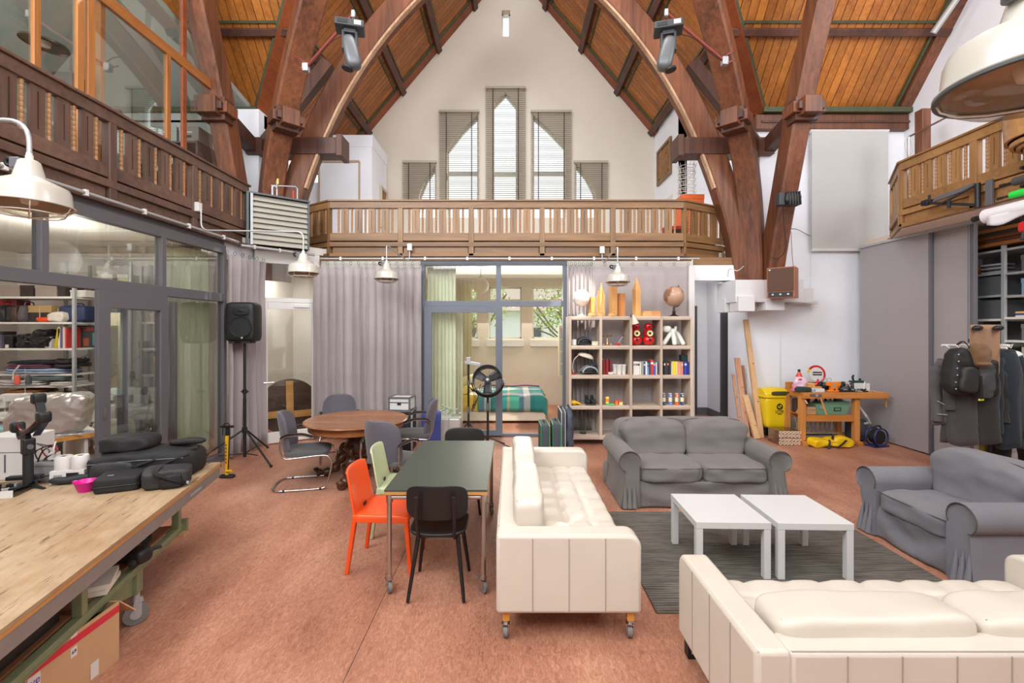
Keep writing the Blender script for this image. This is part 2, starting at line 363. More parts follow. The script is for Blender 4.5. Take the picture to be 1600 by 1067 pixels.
wall('wall_vestibule_back', M_wshop, -4.8, -2.76, 9.9, 10.0, 0, 3.2)
wall('wall_front', M_white, -9, 9, -1.6, -1.5, 0, 5.2)
wall('wall_right_near', M_white, 8.0, 8.1, -1.5, 2.0, 0, 5.2)
struct(MB().bb(-8.6, 8.2, -1.6, 5.15, 10.4, 10.5).build('ceiling_near', M_plank))
wall('wall_corner_left', M_white, -4.5, -4.2, 6.64, 7.6, 3.02, 3.36)
# gallery floors
struct(MB().pz([(-4.15,7.0),(-3.95,7.35),(-3.3,GY+.06),(3.07,GY+.06),(3.98,8.5),(4.3,8.6),(4.3,11.55),(-5.5,11.55),(-5.5,7.0)], ZS+.02, ZS+.14).build('floor_gallery_far', M_offwhite))
wall('floor_gallery_left', M_offwhite, -8.4, -4.2, -1, 8.44, ZS+.02, ZS+.14)
struct(MB().pz([(5.88,1.2),(5.88,6.83),(6.5,7.78),(6.5,8.44),(7.4,8.44),(7.4,1.2)], 3.40, 3.52).build('floor_gallery_right', mat('pink_white_soffit',(216,196,180),.8)))
# white pillar and stepped corbel at the right corner
struct(MB().bb(4.38, 4.98, 8.40, 9.15, 0, 2.36).build('wall_pillar_right', M_white))
M_corb = mat('grey_white_plaster', (214,213,214), .85, var=.02, scale=3)
cb = holder('trim_corbel_right')
for b in ((3.84,4.42,7.75,8.45,2.37,2.75),(4.421,5.0,7.75,8.45,2.37,2.75),(3.86,4.14,7.69,8.0,2.21,2.47),(3.82,3.96,8.1,8.4,2.21,2.46),(4.34,4.66,7.72,8.2,2.23,2.42),(4.67,5.3,7.95,8.45,2.37,2.62),(5.31,5.55,8.2,8.45,2.36,2.42),(4.0,4.9,8.0,8.5,2.25,2.5)):
    MB().bb(*b).build('corbel_block', M_corb, cb, bevel=.006)
wall('trim_passage_pier', M_white, 4.42, 4.7, 9.42, 10.19, 0, 3.2)
struct(MB().bb(4.32, 4.47, 9.3, 9.36, 0, 2.28).build('door_8', mat('dark_grey_door',(74,72,74),.5)))
struct(MB().bb(4.06, 4.17, 10.14, 10.19, 0, 2.43).build('door_9', mat('dark_grey_door',(74,72,74),.5)))
struct(MB().bb(3.31, 4.05, 10.17, 10.195, 0, .16).build('baseboard_passage', mat('grey_baseboard',(104,104,110),.5)))
struct(MB().bb(4.18, 4.415, 10.17, 10.195, 0, .16).build('baseboard_passage_right', mat('grey_baseboard',(104,104,110),.5)))
struct(MB().bb(4.40, 4.418, 9.42, 10.16, 0, .16).build('baseboard_pier', mat('grey_baseboard',(104,104,110),.5)))
struct(MB().bb(3.24, 4.2, 8.14, 8.45, 3.051, 3.19).build('trim_gallery_corner', M_gal))
struct(MB().bb(-.902, -.898, 2.0, 7.9, .0, .0006).build('trim_floor_seam', M_groove))
struct(MB().bb(4.5, 4.95, 8.2, 8.6, 2.8, 5.2).build('wall_pier_right', M_white))
struct(MB().bb(-4.95, -4.5, 8.15, 8.6, 3.35, 5.85).build('wall_pier_left', M_white))
# -------- roof: slabs behind, planks in front as parts
SL = 1.185; EY = 8.44; ZE = 5.88; RY = EY-4.5
zt = lambda Y: ZE+SL*(EY-Y)            # transept slope
zn = lambda X: ZE+SL*(4.5-abs(X))      # nave slope
NT = Vector((0,-SL,-1)).normalized()   # inward normals
roof = holder('ceiling')
def slab(pts, nrm, th, nm, m, par):
    o = MB(); o.hexa([Vector(p) for p in pts]+[Vector(p)-nrm*th for p in pts]); return o.build(nm, m, par)
for sgn in (1,-1):
    slab([(sgn*1.3,5.2,zt(5.2)+.03),(sgn*7.5,5.2,zt(5.2)+.03),(sgn*7.5,8.7,zt(8.7)+.03),(sgn*4.6,8.7,zt(8.7)+.03)], NT, .08, 'roof_board', M_dark, roof)
    NN = Vector((-sgn*SL,0,-1)).normalized()
    slab([(sgn*1.0,4.96,zn(1)+.03),(sgn*1.0,11.6,zn(1)+.03),(sgn*4.7,11.6,zn(4.7)+.03),(sgn*4.7,8.62,zn(4.7)+.03)], NN, .08, 'roof_board', M_dark, roof)
    # transept planks (run up the slope at constant X)
    w_ = .142; x = 2.9
    while x < 7.28:
        a, b = x, x+w_-.012
        ya, yb = min(EY+.05, a+RY-.02), min(EY+.05, b+RY-.02); y1 = 5.2
        if ya > y1+.3:
            jit = random.uniform(0,.006); c = [(sgn*a,ya,zt(ya)+jit),(sgn*b,yb,zt(yb)+jit),(sgn*b,y1,zt(y1)+jit),(sgn*a,y1,zt(y1)+jit)]
            slab(c, NT, .022, 'plank', M_plank, roof)
        x += w_
    # nave planks (run up the slope at constant Y)
    y = 5.8
    while y < WY-.02:
        a, b = y, y+.142-.012
        xa, xb = min(4.5, a-RY-.02), min(4.5, b-RY-.02); x1 = .3
        if a > 8.44 and y < 9.8: xa = xb = 4.55
        jit = random.uniform(0,.006); c = [(sgn*xa,a,zn(xa)+jit),(sgn*xb,b,zn(xb)+jit),(sgn*x1,b,zn(x1)+jit),(sgn*x1,a,zn(x1)+jit)]
        slab(c, NN, .022, 'plank', M_plankdk, roof)
        y += .142
    # purlins, barge board, valley and eaves trims
    def off(p, d, n): return Vector(p)+n*d
    for X in (3.62, 2.76, 1.86, .95):
        MB().bar(off((sgn*X,max(5.5,X+RY+.1),zn(X)),.07,NN), off((sgn*X,WY,zn(X)),.07,NN), .14, .12, NN).build('purlin', M_beamdk, roof, bevel=.008)
        for d in (-.1,.1):
            MB().bar(off((sgn*(X+d),max(5.5,X+RY+.1),zn(X+d)),.012,NN), off((sgn*(X+d),WY-.3,zn(X+d)),.012,NN), .03, .03, NN).build('green_batten', M_trimgreen, roof)
    MB().bar(off((sgn*4.3,WY-.14,zn(4.3)),.03,NN), off((sgn*.1,WY-.14,zn(.1)),.03,NN), .28, .06, NN).build('barge_board', M_trimred, roof)
    MB().bar(off((sgn*4.3,WY-.30,zn(4.3)),.02,NN), off((sgn*.1,WY-.30,zn(.1)),.02,NN), .05, .05, NN).build('green_batten', M_trimgreen, roof)
    MB().bar((sgn*4.52,EY-.02,zt(EY)), (sgn*2.2,EY-2.32,zt(EY-2.32)), .34, .06, NT+NN).build('valley_board', M_trimred, roof)
    MB().bar((sgn*4.75,EY-.02,zt(EY)-.04), (sgn*2.43,EY-2.32,zt(EY-2.32)-.04), .05, .05, NT).build('green_batten', M_trimgreen, roof)
    for Yp in (7.6, 6.55):
        MB().bar(off((sgn*(Yp-RY-.1),Yp,zt(Yp)),.05,NT), off((sgn*7.3,Yp,zt(Yp)),.05,NT), .11, .1, NT).build('purlin', M_beamdk, roof, bevel=.008)
        MB().bar(off((sgn*(Yp-RY+.1),Yp-.09,zt(Yp-.09)),.015,NT), off((sgn*7.3,Yp-.09,zt(Yp-.09)),.015,NT), .035, .03, NT).build('green_batten', M_trimgreen, roof)
    MB().bb(min(sgn*4.5,sgn*7.3), max(sgn*4.5,sgn*7.3), EY-.12, EY+.02, ZE-.31, ZE-.04).build('eaves_beam', M_beam, roof, bevel=.01)
    MB().bb(min(sgn*4.6,sgn*7.3), max(sgn*4.6,sgn*7.3), EY-.2, EY-.1, ZE-.03, ZE+.06).build('green_batten', M_trimgreen, roof)
    MB().bb(min(sgn*4.6,sgn*7.3), max(sgn*4.6,sgn*7.3), EY-.14, EY-.1, ZE-.2, ZE-.16).build('eaves_molding', M_beamdk, roof)
    MB().bar((sgn*7.2,EY-.02,zt(EY)-.05), (sgn*7.2,5.2,zt(5.2)-.05), .2, .08, NT).build('verge_board', M_beam, roof)
    MB().bar((sgn*7.05,EY-.1,zt(EY-.1)-.02), (sgn*7.05,5.2,zt(5.2)-.02), .05, .05, NT).build('green_batten', M_trimgreen, roof)
# -------- timber arches: curved posts that spring from the corner piers
def smoothpath(pts, n=6):
    out = []
    for i in range(len(pts)-1):
        p0 = pts[max(i-1,0)]; p1 = pts[i]; p2 = pts[i+1]; p3 = pts[min(i+2,len(pts)-1)]
        for k in range(n):
            t = k/n; out.append(.5*((2*p1)+(p2-p0)*t+(2*p0-5*p1+4*p2-p3)*t*t+(3*p1-p0-3*p2+p3)*t**3))
    out.append(pts[-1]); return out
def timber(path, w, d, nrm, nm, m, par):       # w across the arch plane (along nrm), d in the plane
    mb = MB(); c = .03
    sect = [(-d/2,-w/2+c),(-d/2+c,-w/2),(d/2-c,-w/2),(d/2,-w/2+c),(d/2,w/2-c),(d/2-c,w/2),(-d/2+c,w/2),(-d/2,w/2-c)]
    mb.sweep(path, sect, nrm); return mb.build(nm, m, par, smooth=35)
def collar(c, d1, d2, par, L=.34):      # stepped block of three crossed pieces
    c = Vector(c); d1 = Vector(d1).normalized()
    for k,(l,hh,ww) in enumerate(((.30,.17,.50),(.24,.36,.36),(.40,.26,.27),(.36,.12,.40))):
        MB().bar(c-d1*.02, c-d1*(.02+l), ww, hh).build('collar_block', M_beamdk if k % 2 else M_beam, par, bevel=.01)
for sgn, side in ((1,'right'),(-1,'left')):
    m_ = lambda p: Vector((sgn*p[0],p[1],p[2]))
    # main arch across the nave
    AY = 8.24
    pts = [m_(p) for p in ((4.22,AY,2.78),(4.10,AY,3.6),(3.86,AY,4.45),(3.52,AY,5.35),(3.08,AY,6.25),(2.52,AY,7.12),(1.85,AY,7.9),(1.0,AY,8.65),(0.0,AY,9.3))]
    path = smoothpath(pts)
    o = thing('timber_arch', 'curved brown timber half arch spanning the nave, on the %s of the hall' % side, 'arch', group='nave arch halves')
    timber(path, .30, .40, (0,1,0), 'arch_rib', M_beam, o)
    inner = [p + Vector((-sgn*.215,0,-.03)) if p.z < 6 else p+Vector((-sgn*.15,0,-.165)) for p in path]
    inner = [p for p in inner if p.z > 4.3]
    mb = MB(); mb.sweep(inner, [(-.018,-.158),(.02,-.158),(.02,-.06),(-.018,-.06)], (0,1,0)); mb.build('raw_lamination', M_lam, o)
    for dz in (0, .0): pass
    MB().bar(m_((3.06,AY,5.17)), m_((4.7,AY,5.17)), .34, .3).build('tie_beam', M_beamdk, o, bevel=.012)
    for k,(xx,hh) in enumerate(((3.03,.38),(3.15,.46))):
        MB().bar(m_((xx-.05,AY,5.17)), m_((xx+.05,AY,5.17)), .40-.08*k, hh-.2*k).build('collar_block', M_beamdk, o, bevel=.008)
    MB().bar(m_((4.5,AY+.05,5.2)), m_((3.3,AY+.05,6.75)), .22, .18, (0,1,0)).build('brace', M_beamdk, o)
    # diagonal arch towards the crossing
    o = thing('timber_arch', 'middle curved timber post of the %s cluster, leaning into the crossing' % side, 'arch', group='diagonal arches')
    dp = []
    for a, z in ((.05,2.78),(.10,3.5),(.22,4.3),(.42,4.95),(.66,5.45),(1.02,6.1),(1.42,6.7),(1.9,7.35),(2.5,8.0)): dp.append(m_((4.42-a,8.22-a,z)))
    timber(smoothpath(dp), .26, .36, (1,sgn,0), 'arch_rib', M_beam, o)
    cc = m_((4.42-.62,8.22-.62,5.33))
    collar(cc, m_((1,1,0)), None, o)
    MB().bar(cc, m_((4.62,8.42,5.12)), .2, .24).build('tie_beam', M_beamdk, o, bevel=.01)
    # transept arch
    o = thing('timber_arch', 'outer curved timber post of the %s cluster, leaning towards the %s gallery' % (side, side), 'arch', group='transept arches')
    tp = [m_((4.6,8.05,2.78)), m_((4.6,7.86,3.5)), m_((4.6,7.62,4.25)), m_((4.6,7.38,5.0)), m_((4.6,7.2,5.6)), m_((4.6,6.95,6.25)), m_((4.6,6.66,6.9)), m_((4.6,6.25,7.6)), m_((4.6,5.7,8.3))]
    timber(smoothpath(tp), .28, .36, (1,0,0), 'arch_rib', M_beam, o)
    cc = m_((4.6,7.30,5.33)); collar(cc, (0,1,0), None, o)
    MB().bar(cc, m_((4.62,8.42,5.12)), .2, .24).build('tie_beam', M_beamdk, o, bevel=.01)
# ================================================================= gallery balustrades
SPIN = None
def spindle_mesh(h):
    prof = [(.012,0)]; n = 9
    for i in range(n):
        z = h*i/n; prof += [(.019,z+h*.01),(.019,z+h/n-h*.014),(.013,z+h/n-h*.004)]
    prof += [(.012,h)]
    return MB().lathe([(0,0)]+prof+[(0,h)], 8).mesh('spindle', M_spindle, 50)
SPIN = spindle_mesh(.44)
def balustrade(label, A, B, z0, bays, mh, mv, ends=(1,1), per=5):
    A = Vector((A[0],A[1],0)); B = Vector((B[0],B[1],0)); d = B-A; L = d.length
    o = thing('balustrade', label, 'balustrade', (A.x,A.y,z0), math.atan2(d.y,d.x))
    b = lambda nm,x0,x1,y0,y1,za,zb,m,bv=.006: MB().bb(x0,x1,y0,y1,za,zb).build(nm, m, o, bevel=bv)
    b('handrail', -.02, L+.02, -.05, .09, .955, .985, mh)
    b('top_rail', 0, L, -.025, .06, .84, .955, mh)
    b('lower_rail', 0, L, -.012, .05, .27, .405, mh)
    b('ledge_rail', 0, L, -.035, .06, .165, .245, mh)
    b('bottom_rail', 0, L, -.03, .06, -.01, .05, mh)
    b('backing_board', 0, L, .05, .075, 0, .42, mh, 0)
    wid = L/bays; pw = .09
    board = None
    for k in range(bays+1):
        if (k == 0 and not ends[0]) or (k == bays and not ends[1]): continue
        x = k*wid; b('post', max(0,x-pw/2) if k else 0, x+pw/2 if k < bays else L, -.03, .055, 0, .84, mv)
    for k in range(bays):
        x0 = k*wid+pw/2; x1 = (k+1)*wid-pw/2; pit = (x1-x0)/(per-.12)
        b('lower_panel', x0+.01, x1-.01, .005, .045, .05, .165, mh, .004)
        for i in range(per):
            xc = x0+pit*(i+.44)
            inst('spindle', SPIN, o, (xc,.02,.403))
            if i < per-1:
                xm = xc+pit/2
                if board is None:
                    mb = MB(); wv = pit*.53/2
                    mb.bb(-wv,-.008,-.006,.03,.4,.845).bb(.008,wv,-.006,.03,.4,.845).bb(-.009,.009,.006,.03,.4,.845).bb(-.009,.009,-.006,.008,.4,.46).bb(-.009,.009,-.006,.008,.79,.845)
                    board = mb.mesh('baluster_board', mv)
                inst('baluster_board', board, o, (xm,0,0))
    return o
def gal_all():
    balustrade('long golden brown wooden gallery railing below the gable window blinds', (-3.17,GY), (3.05,GY), ZS, 5, M_gal, M_galv, (0,0))
    balustrade('short angled golden brown railing end beside the louvred vent', (-3.72,8.36), (-3.17,GY), ZS, 1, M_gal, M_galv, per=3)
    balustrade('short angled golden brown railing end beside the curved right arch', (3.05,GY), (3.98,8.5), ZS, 1, M_gal, M_galv, per=4)
    balustrade('dark brown weathered gallery railing in front of the glazed office', (-4.13,-.2), (-4.13,7.16), ZS, 6, M_gall, M_gallv)
    balustrade('honey coloured gallery railing above the grey sliding doors', (5.85,6.81), (5.85,1.4), 3.43, 5, M_galr, M_galrv)
    balustrade('narrow angled railing piece behind the honey coloured gallery railing', (6.5,7.75), (5.87,6.84), 3.43, 1, M_galr, M_galrv, per=4)
gal_all()
# ================================================================= glazed partition of the workshop (left)
PX = -4.16
def yl(x): return F*4.13/(CX-x)
lp = holder('window_10')
_fk = [0]
def fr(nm, par, m, *a):          # a frame member, trimmed by a hair so that members that meet never share a face
    _fk[0] += 1; e = .0004+.0011*((_fk[0]*.618)%1); a = [v+(e if i%2==0 else -e) for i, v in enumerate(a)]
    return MB().bb(*a).build(nm, m, par, bevel=min(.004, min(a[1]-a[0],a[3]-a[2],a[5]-a[4])*.3))
fr('top_rail', lp, M_steelgrey, PX-.06, PX+.03, -1, 6.62, 3.00, 3.12)
fr('head_beam', lp, M_steelgrey, PX-.06, PX+.005, -1, 6.62, 3.12, 3.2)
fr('transom', lp, M_steelgrey, PX-.06, PX+.035, -1, 6.62, 2.30, 2.42)
fr('sill_rail', lp, M_steelgrey, PX-.06, PX+.03, 5.4, 6.62, 0, .12)
ml = [2.9, yl(71), yl(257), 6.60]
for y in ml[1:]: fr('mullion', lp, M_steelgrey, PX-.06, PX+.03, y-.035, y+.035, 2.36 if y < 4.2 else 0, 3.05)
fr('mullion', lp, M_steelgrey, PX-.06, PX+.03, 2.86, 2.93, 0, 3.05)
for a, b in ((.2,2.9),(ml[0],ml[1]),(ml[1],ml[2]),(ml[2],ml[3])): fr('pane', lp, M_glass, PX-.02, PX-.012, a+.02, b-.02, 2.41, 3.01)
fr('pane', lp, M_glass, PX-.02, PX-.012, ml[2]+.03, 6.58, .1, 2.31)
d1 = holder('door_1')           # sliding leaf
ya, yb = yl(147), yl(257)
for a, b in ((ya,ya+.14),(yb-.11,yb)): fr('stile', d1, M_steelgrey, PX+.03, PX+.075, a, b, .02, 2.3)
fr('top_rail', d1, M_steelgrey, PX+.03, PX+.075, ya, yb, 2.12, 2.3)
fr('bottom_rail', d1, M_steelgrey, PX+.03, PX+.075, ya, yb, .02, .2)
fr('pane', d1, M_glass, PX+.05, PX+.058, ya+.12, yb-.1, .18, 2.14)
h = MB().box((PX+.078, ya+.07, 1.05),(.006,.035,.12)).build('handle', M_chrome, d1, bevel=.002)
d2 = holder('door_2')           # second leaf, slid behind the fixed pane
for a, b in ((4.95,5.05),(5.66,5.8)): fr('stile', d2, M_steelgrey, PX-.12, PX-.075, a, b, .02, 2.25)
fr('top_rail', d2, M_steelgrey, PX-.12, PX-.075, 4.95, 5.8, 2.12, 2.25); fr('bottom_rail', d2, M_steelgrey, PX-.12, PX-.075, 4.95, 5.8, .02, .2)
fr('pane', d2, M_glass, PX-.1, PX-.094, 5.0, 5.7, .18, 2.14)
# ================================================================= angled white door between partition and curtain
A = Vector((-4.17,7.42)); B = Vector((-3.36,8.0)); dv = B-A; an = math.atan2(dv.y,dv.x); LW = dv.length
d3 = holder('door_3', (A.x,A.y,0)); d3.rotation_euler = (0,0,an)
fr('frame', d3, M_whitepaint, 0, .06, -.05, .06, 0, 3.08); fr('frame', d3, M_whitepaint, LW-.06, LW, -.05, .06, 0, 3.08)
fr('frame', d3, M_whitepaint, 0, LW, -.05, .06, 3.0, 3.2); fr('transom', d3, M_whitepaint, .06, LW-.06, -.04, .05, 2.36, 2.43)
fr('pane', d3, M_glass, .06, LW-.06, 0, .008, 2.43, 3.0)
for a, b in ((.065,.19),(LW-.13,LW-.065)): fr('stile', d3, M_whitepaint, a, b, -.06, -.01, .02, 2.355)
fr('top_rail', d3, M_whitepaint, .19, LW-.13, -.06, -.01, 2.24, 2.355); fr('bottom_rail', d3, M_whitepaint, .19, LW-.13, -.06, -.01, .02, .2)
fr('pane', d3, M_glass, .18, LW-.12, -.04, -.032, .18, 2.25)
MB().box((.125,-.065,.98),(.04,.01,.2)).tube([(.125,-.07,1.03),(.125,-.1,1.03),(.27,-.1,1.03)],.009).build('handle', M_chrome, d3, smooth=40)
MB().box((LW-.3,-.065,2.3),(.24,.04,.05)).build('door_closer', M_whitepaint, d3, bevel=.006)
# ================================================================= glazed bedroom front
PYY = 8.08
bx = lambda x: (x-CX)*PYY/F
bp = holder('window_11')
x0, xm, x1 = bx(657), bx(779), bx(886)
fr('top_rail', bp, M_bluegrey, x0, x1, PYY, PYY+.09, 3.04, 3.12); fr('transom', bp, M_bluegrey, x0, x1, PYY, PYY+.09, 2.31, 2.41)
for x in (x0+.03, xm, x1-.03): fr('mullion', bp, M_bluegrey, x-.045, x+.045, PYY, PYY+.09, 0, 3.08)
fr('sill_rail', bp, M_bluegrey, x0, x1, PYY, PYY+.09, 0, .05)
fr('pane', bp, M_glass, x0+.05, xm-.04, PYY+.04, PYY+.048, 2.4, 3.05); fr('pane', bp, M_glass, xm+.04, x1-.05, PYY+.04, PYY+.048, 2.4, 3.05)
fr('head_board', bp, M_gal, -4.0, 3.22, PYY-.02, PYY+.1, 3.12, 3.22)
d4 = holder('door_4')
for a, b in ((x0+.07,x0+.21),(xm-.05,xm+.07)): fr('stile', d4, M_bluegrey, a, b, PYY-.06, PYY-.012, .03, 2.31)
fr('top_rail', d4, M_bluegrey, x0+.07, xm+.07, PYY-.06, PYY-.012, 2.2, 2.31); fr('bottom_rail', d4, M_bluegrey, x0+.07, xm+.07, PYY-.06, PYY-.012, .03, .13)
fr('pane', d4, M_glass, x0+.2, xm-.04, PYY-.04, PYY-.033, .12, 2.21)
MB().box((xm+.02,PYY-.063,1.05),(.03,.008,.14)).build('handle', M_chrome, d4, bevel=.002)
# wall behind curtains
wall('wall_behind_curtain', M_wshop, -3.36, x0, PYY, PYY+.1, 0, 3.2)
wall('wall_behind_shelves', M_wshop, x1, 3.25, PYY, PYY+.1, 0, 3.2)
fr('white_batten', bp, M_whitepaint, 3.12, 3.22, 7.93, 8.0, 0, 3.02)
# ================================================================= curtains
def curtain(name, label, a, b, z0, z1, m, amp=.05, folds=12, seed=0, group=None, sag=.0, irregular=.5):
    a = Vector((a[0],a[1],0)); b = Vector((b[0],b[1],0)); d = b-a; L = d.length; t = d.normalized(); n = Vector((t.y,-t.x,0))
    o = thing(name, label, 'curtain', (a.x,a.y,0), group=group); nu = folds*8; rnd = random.Random(seed)
    ph = [rnd.uniform(-.8,.8)*irregular for _ in range(folds+2)]; am = [1+rnd.uniform(-.6,.6)*irregular for _ in range(folds+2)]
    def f(u, v):
        k = u*folds; i = int(min(k,folds-1e-6)); q = k-i
        pa = ph[i]*(1-q)+ph[i+1]*q; A_ = amp*(am[i]*(1-q)+am[i+1]*q)
        wv = math.sin(2*PI*(k)+pa*(.6+.6*(1-v)))*A_*(.55+.45*(1-v)) + noise.noise(Vector((u*folds*.5+seed,v*3,seed)))*amp*.7
        z = z0+(z1-z0)*v
        if v > .97: z -= sag*abs(math.sin(PI*k))
        along = u*L+math.cos(2*PI*k+pa)*amp*.35
        return t*along + n*wv + Vector((0,0,z))
    MB().grid(f, nu, 14).build('fabric', m, o, smooth=80, solid=.006)
    rg = MB()
    for i in range(folds+1):
        p = t*(L*i/folds)+Vector((0,0,z1+.03)); rg.tube([p+Vector((.022*math.cos(q),0,.03*math.sin(q))) for q in [2*PI*j/8 for j in range(8)]],.003,4,True)
    stuff(rg.build('hook', M_black, o)); return o
def cloth(name, c, var=.06, rough=.9, scale=3): return mat(name, c, rough, 0, var, scale, .12, 260, sheen=.15)
M_curt = cloth('mauve_grey_curtain', (167,158,157), .05)
M_sage = cloth('sage_green_curtain', (206,210,180), .05)
M_cream = cloth('cream_curtain', (226,226,200), .05)
curtain('curtain', 'wide mauve grey curtain hanging between the white door and the glazed bedroom front', (-3.42,7.86), (-1.57,7.93), .03, 3.02, M_curt, .062, 14, 3, sag=.04, irregular=1.15)
curtain('curtain', 'narrow mauve grey curtain gathered behind the loudspeaker stand', (-4.12,6.62), (-4.02,7.42), .03, 3.0, M_curt, .07, 5, 5, irregular=.9)
curtain('curtain', 'mauve grey curtain hanging flat behind the bookshelf and globes', (1.42,7.98), (3.12,7.98), .35, 3.02, M_curt, .012, 7, 9, sag=.02, irregular=.9)
curtain('curtain', 'gathered mauve grey curtain edge left of the white globe', (1.0,7.95), (1.42,7.96), .1, 3.02, M_curt, .045, 6, 11)
curtain('curtain', 'pale sage green curtain inside the workshop glazing', (-4.36,5.62), (-4.34,6.5), .06, 3.0, M_sage, .05, 9, 6)
curtain('curtain', 'cream curtain at the left of the bedroom glazing', (-1.54,8.42), (-1.02,8.42), .03, 3.05, M_cream, .04, 8, 8)
curtain('curtain', 'yellowish curtain hanging further back in the bedroom', (-1.35,9.6), (-.85,9.9), .25, 2.9, cloth('straw_curtain',(214,202,160)), .05, 6, 10)
curtain('curtain', 'bright white curtain bunched beside the bedroom bed', (-1.2,8.62), (-.92,8.75), .03, 2.3, M_cream, .035, 5, 12)
# ================================================================= left gallery office glazing
GX = -4.62
M_orange = wood('orange_varnished_frame', (140,84,38), (178,116,60), 'Z', 2.5, .4)
M_orangey = wood('orange_varnished_rail', (140,84,38), (178,116,60), 'Y', 2.5, .4)
og = holder('window_12')
og_y = lambda x: F*4.62/(CX-x)
zt_ = lambda x,y: H+(CY-y)*og_y(x)/F
for x,hw,m in ((56,.045,M_orange),(124,.055,M_orange),(141,.06,M_orange),(262,.05,M_orange),(287,.055,M_trimred)):
    fr('post', og, m, GX-.02, GX+.02, og_y(x)-hw*.75, og_y(x)+hw*.75, 3.3, 7.2 if x != 262 else 5.66)
fr('head_rail', og, M_orangey, GX-.025, GX+.025, og_y(150), 7.4, 5.60, 5.74)
fr('head_rail', og, M_orangey, GX-.025, GX+.02, og_y(150)-2.5, og_y(150), 5.62, 5.72)
fr('stile', og, M_orange, GX-.08, GX-.02, og_y(160), og_y(168), 3.3, 5.62)
for a, b in ((2.0,og_y(56)),(og_y(56),og_y(124)),(og_y(145),og_y(262)),(og_y(290),7.3)): fr('pane', og, M_glass, GX-.01, GX-.003, a+.03, b-.03, 3.3, 5.62)
for a, b in ((og_y(145),og_y(287)),(og_y(287),7.3)): fr('pane', og, M_glass, GX-.01, GX-.003, a+.05, b-.05, 5.74, 7.2)
wall('wall_office_back', M_office, -8.4, -4.95, 8.3, 8.44, 3.3, 6)
struct(MB().hexa([(-8.4,-1,7.6),(-4.75,-1,7.6),(-4.75,8.44,5.9),(-8.4,8.44,5.9),(-8.4,-1,7.7),(-4.75,-1,7.7),(-4.75,8.44,6.0),(-8.4,8.44,6.0)]).build('ceiling_office', M_office))
wall('wall_office_left', M_office, -8.4, -8.2, -1, 8.44, 3.3, 8)
struct(MB().bb(-8.2,-4.95,8.2,8.3,4.75,5.05).build('trim_office_band', mat('grey_green_band',(128,132,128),.7)))
# ================================================================= sliding doors on the right
M_slide = mat('mauve_grey_door_panel', (158,151,152), .55, var=.02, scale=2)
d5 = holder('door_5'); fr('panel', d5, M_slide, 6.33, 6.375, 6.87, 8.24, .02, 3.37); fr('edge_strip', d5, M_steelgrey, 6.325, 6.38, 6.86, 6.885, .02, 3.37)
d6 = holder('door_6'); fr('panel', d6, M_slide, 6.40, 6.445, 6.36, 6.95, .02, 3.37); fr('edge_strip', d6, M_steelgrey, 6.39, 6.45, 6.27, 6.36, .02, 3.37); fr('edge_strip', d6, M_galv_steel, 6.39, 6.40, 6.33, 6.345, .02, 3.37)
tr_ = holder('trim_door_track'); fr('track', tr_, M_galv_steel, 6.30, 6.47, 2.0, 8.25, 3.36, 3.40)
wall('wall_store_back', mat('store_wall_grey',(120,116,112),.9), 7.32, 7.42, 1.5, 8.4, 0, 3.38)
# ================================================================= seating and tables
def wr(amp, freq, seed=0, vert=1):
    def f(w_, q):
        n_ = noise.noise_vector(Vector((w_.x*freq+seed, w_.y*freq, w_.z*freq*1.7)))
        return w_+Vector((n_.x*amp, n_.y*amp, n_.z*amp*vert))
    return f
M_leather = mat('off_white_leather', (207,198,184), .42, var=.03, scale=3, bump=.05, bscale=180)
M_leatherlight = mat('cream_leather_panel', (220,206,188), .45, var=.04, scale=2, bump=.05, bscale=160)
M_seam = mat('leather_seam', (160,150,138), .7)
M_legwood = wood('orange_leg_wood', (196,130,52), (222,160,80), 'Z', 4, .4)
M_rubber = mat('grey_caster_rubber', (120,118,116), .6)
def caster(par, c, r, rz=0, w=.022, name='caster', tyre=None, steel=None):
    o = thing(name, None, None, c, rz); o.parent = par
    mb = MB(); mb.tube([(-w/2,0,r),(w/2,0,r)], r, 20); mb.build('wheel', tyre or M_rubber, o, 40, .002)
    mb = MB(); mb.cyl((-w/2-.004,0,r),(w/2+.004,0,r), r*.45, 14); mb.bb(-w/2-.007,-w/2-.002,-.012,.03,r*.9,2*r+.012).bb(w/2+.002,w/2+.007,-.012,.03,r*.9,2*r+.012).box((0,.015,2*r+.012),(.05,.05,.006)).cyl((0,.02,2*r+.01),(0,.02,2*r+.03),.016,10)
    mb.build('fork', steel or M_chrome, o, 40); return o
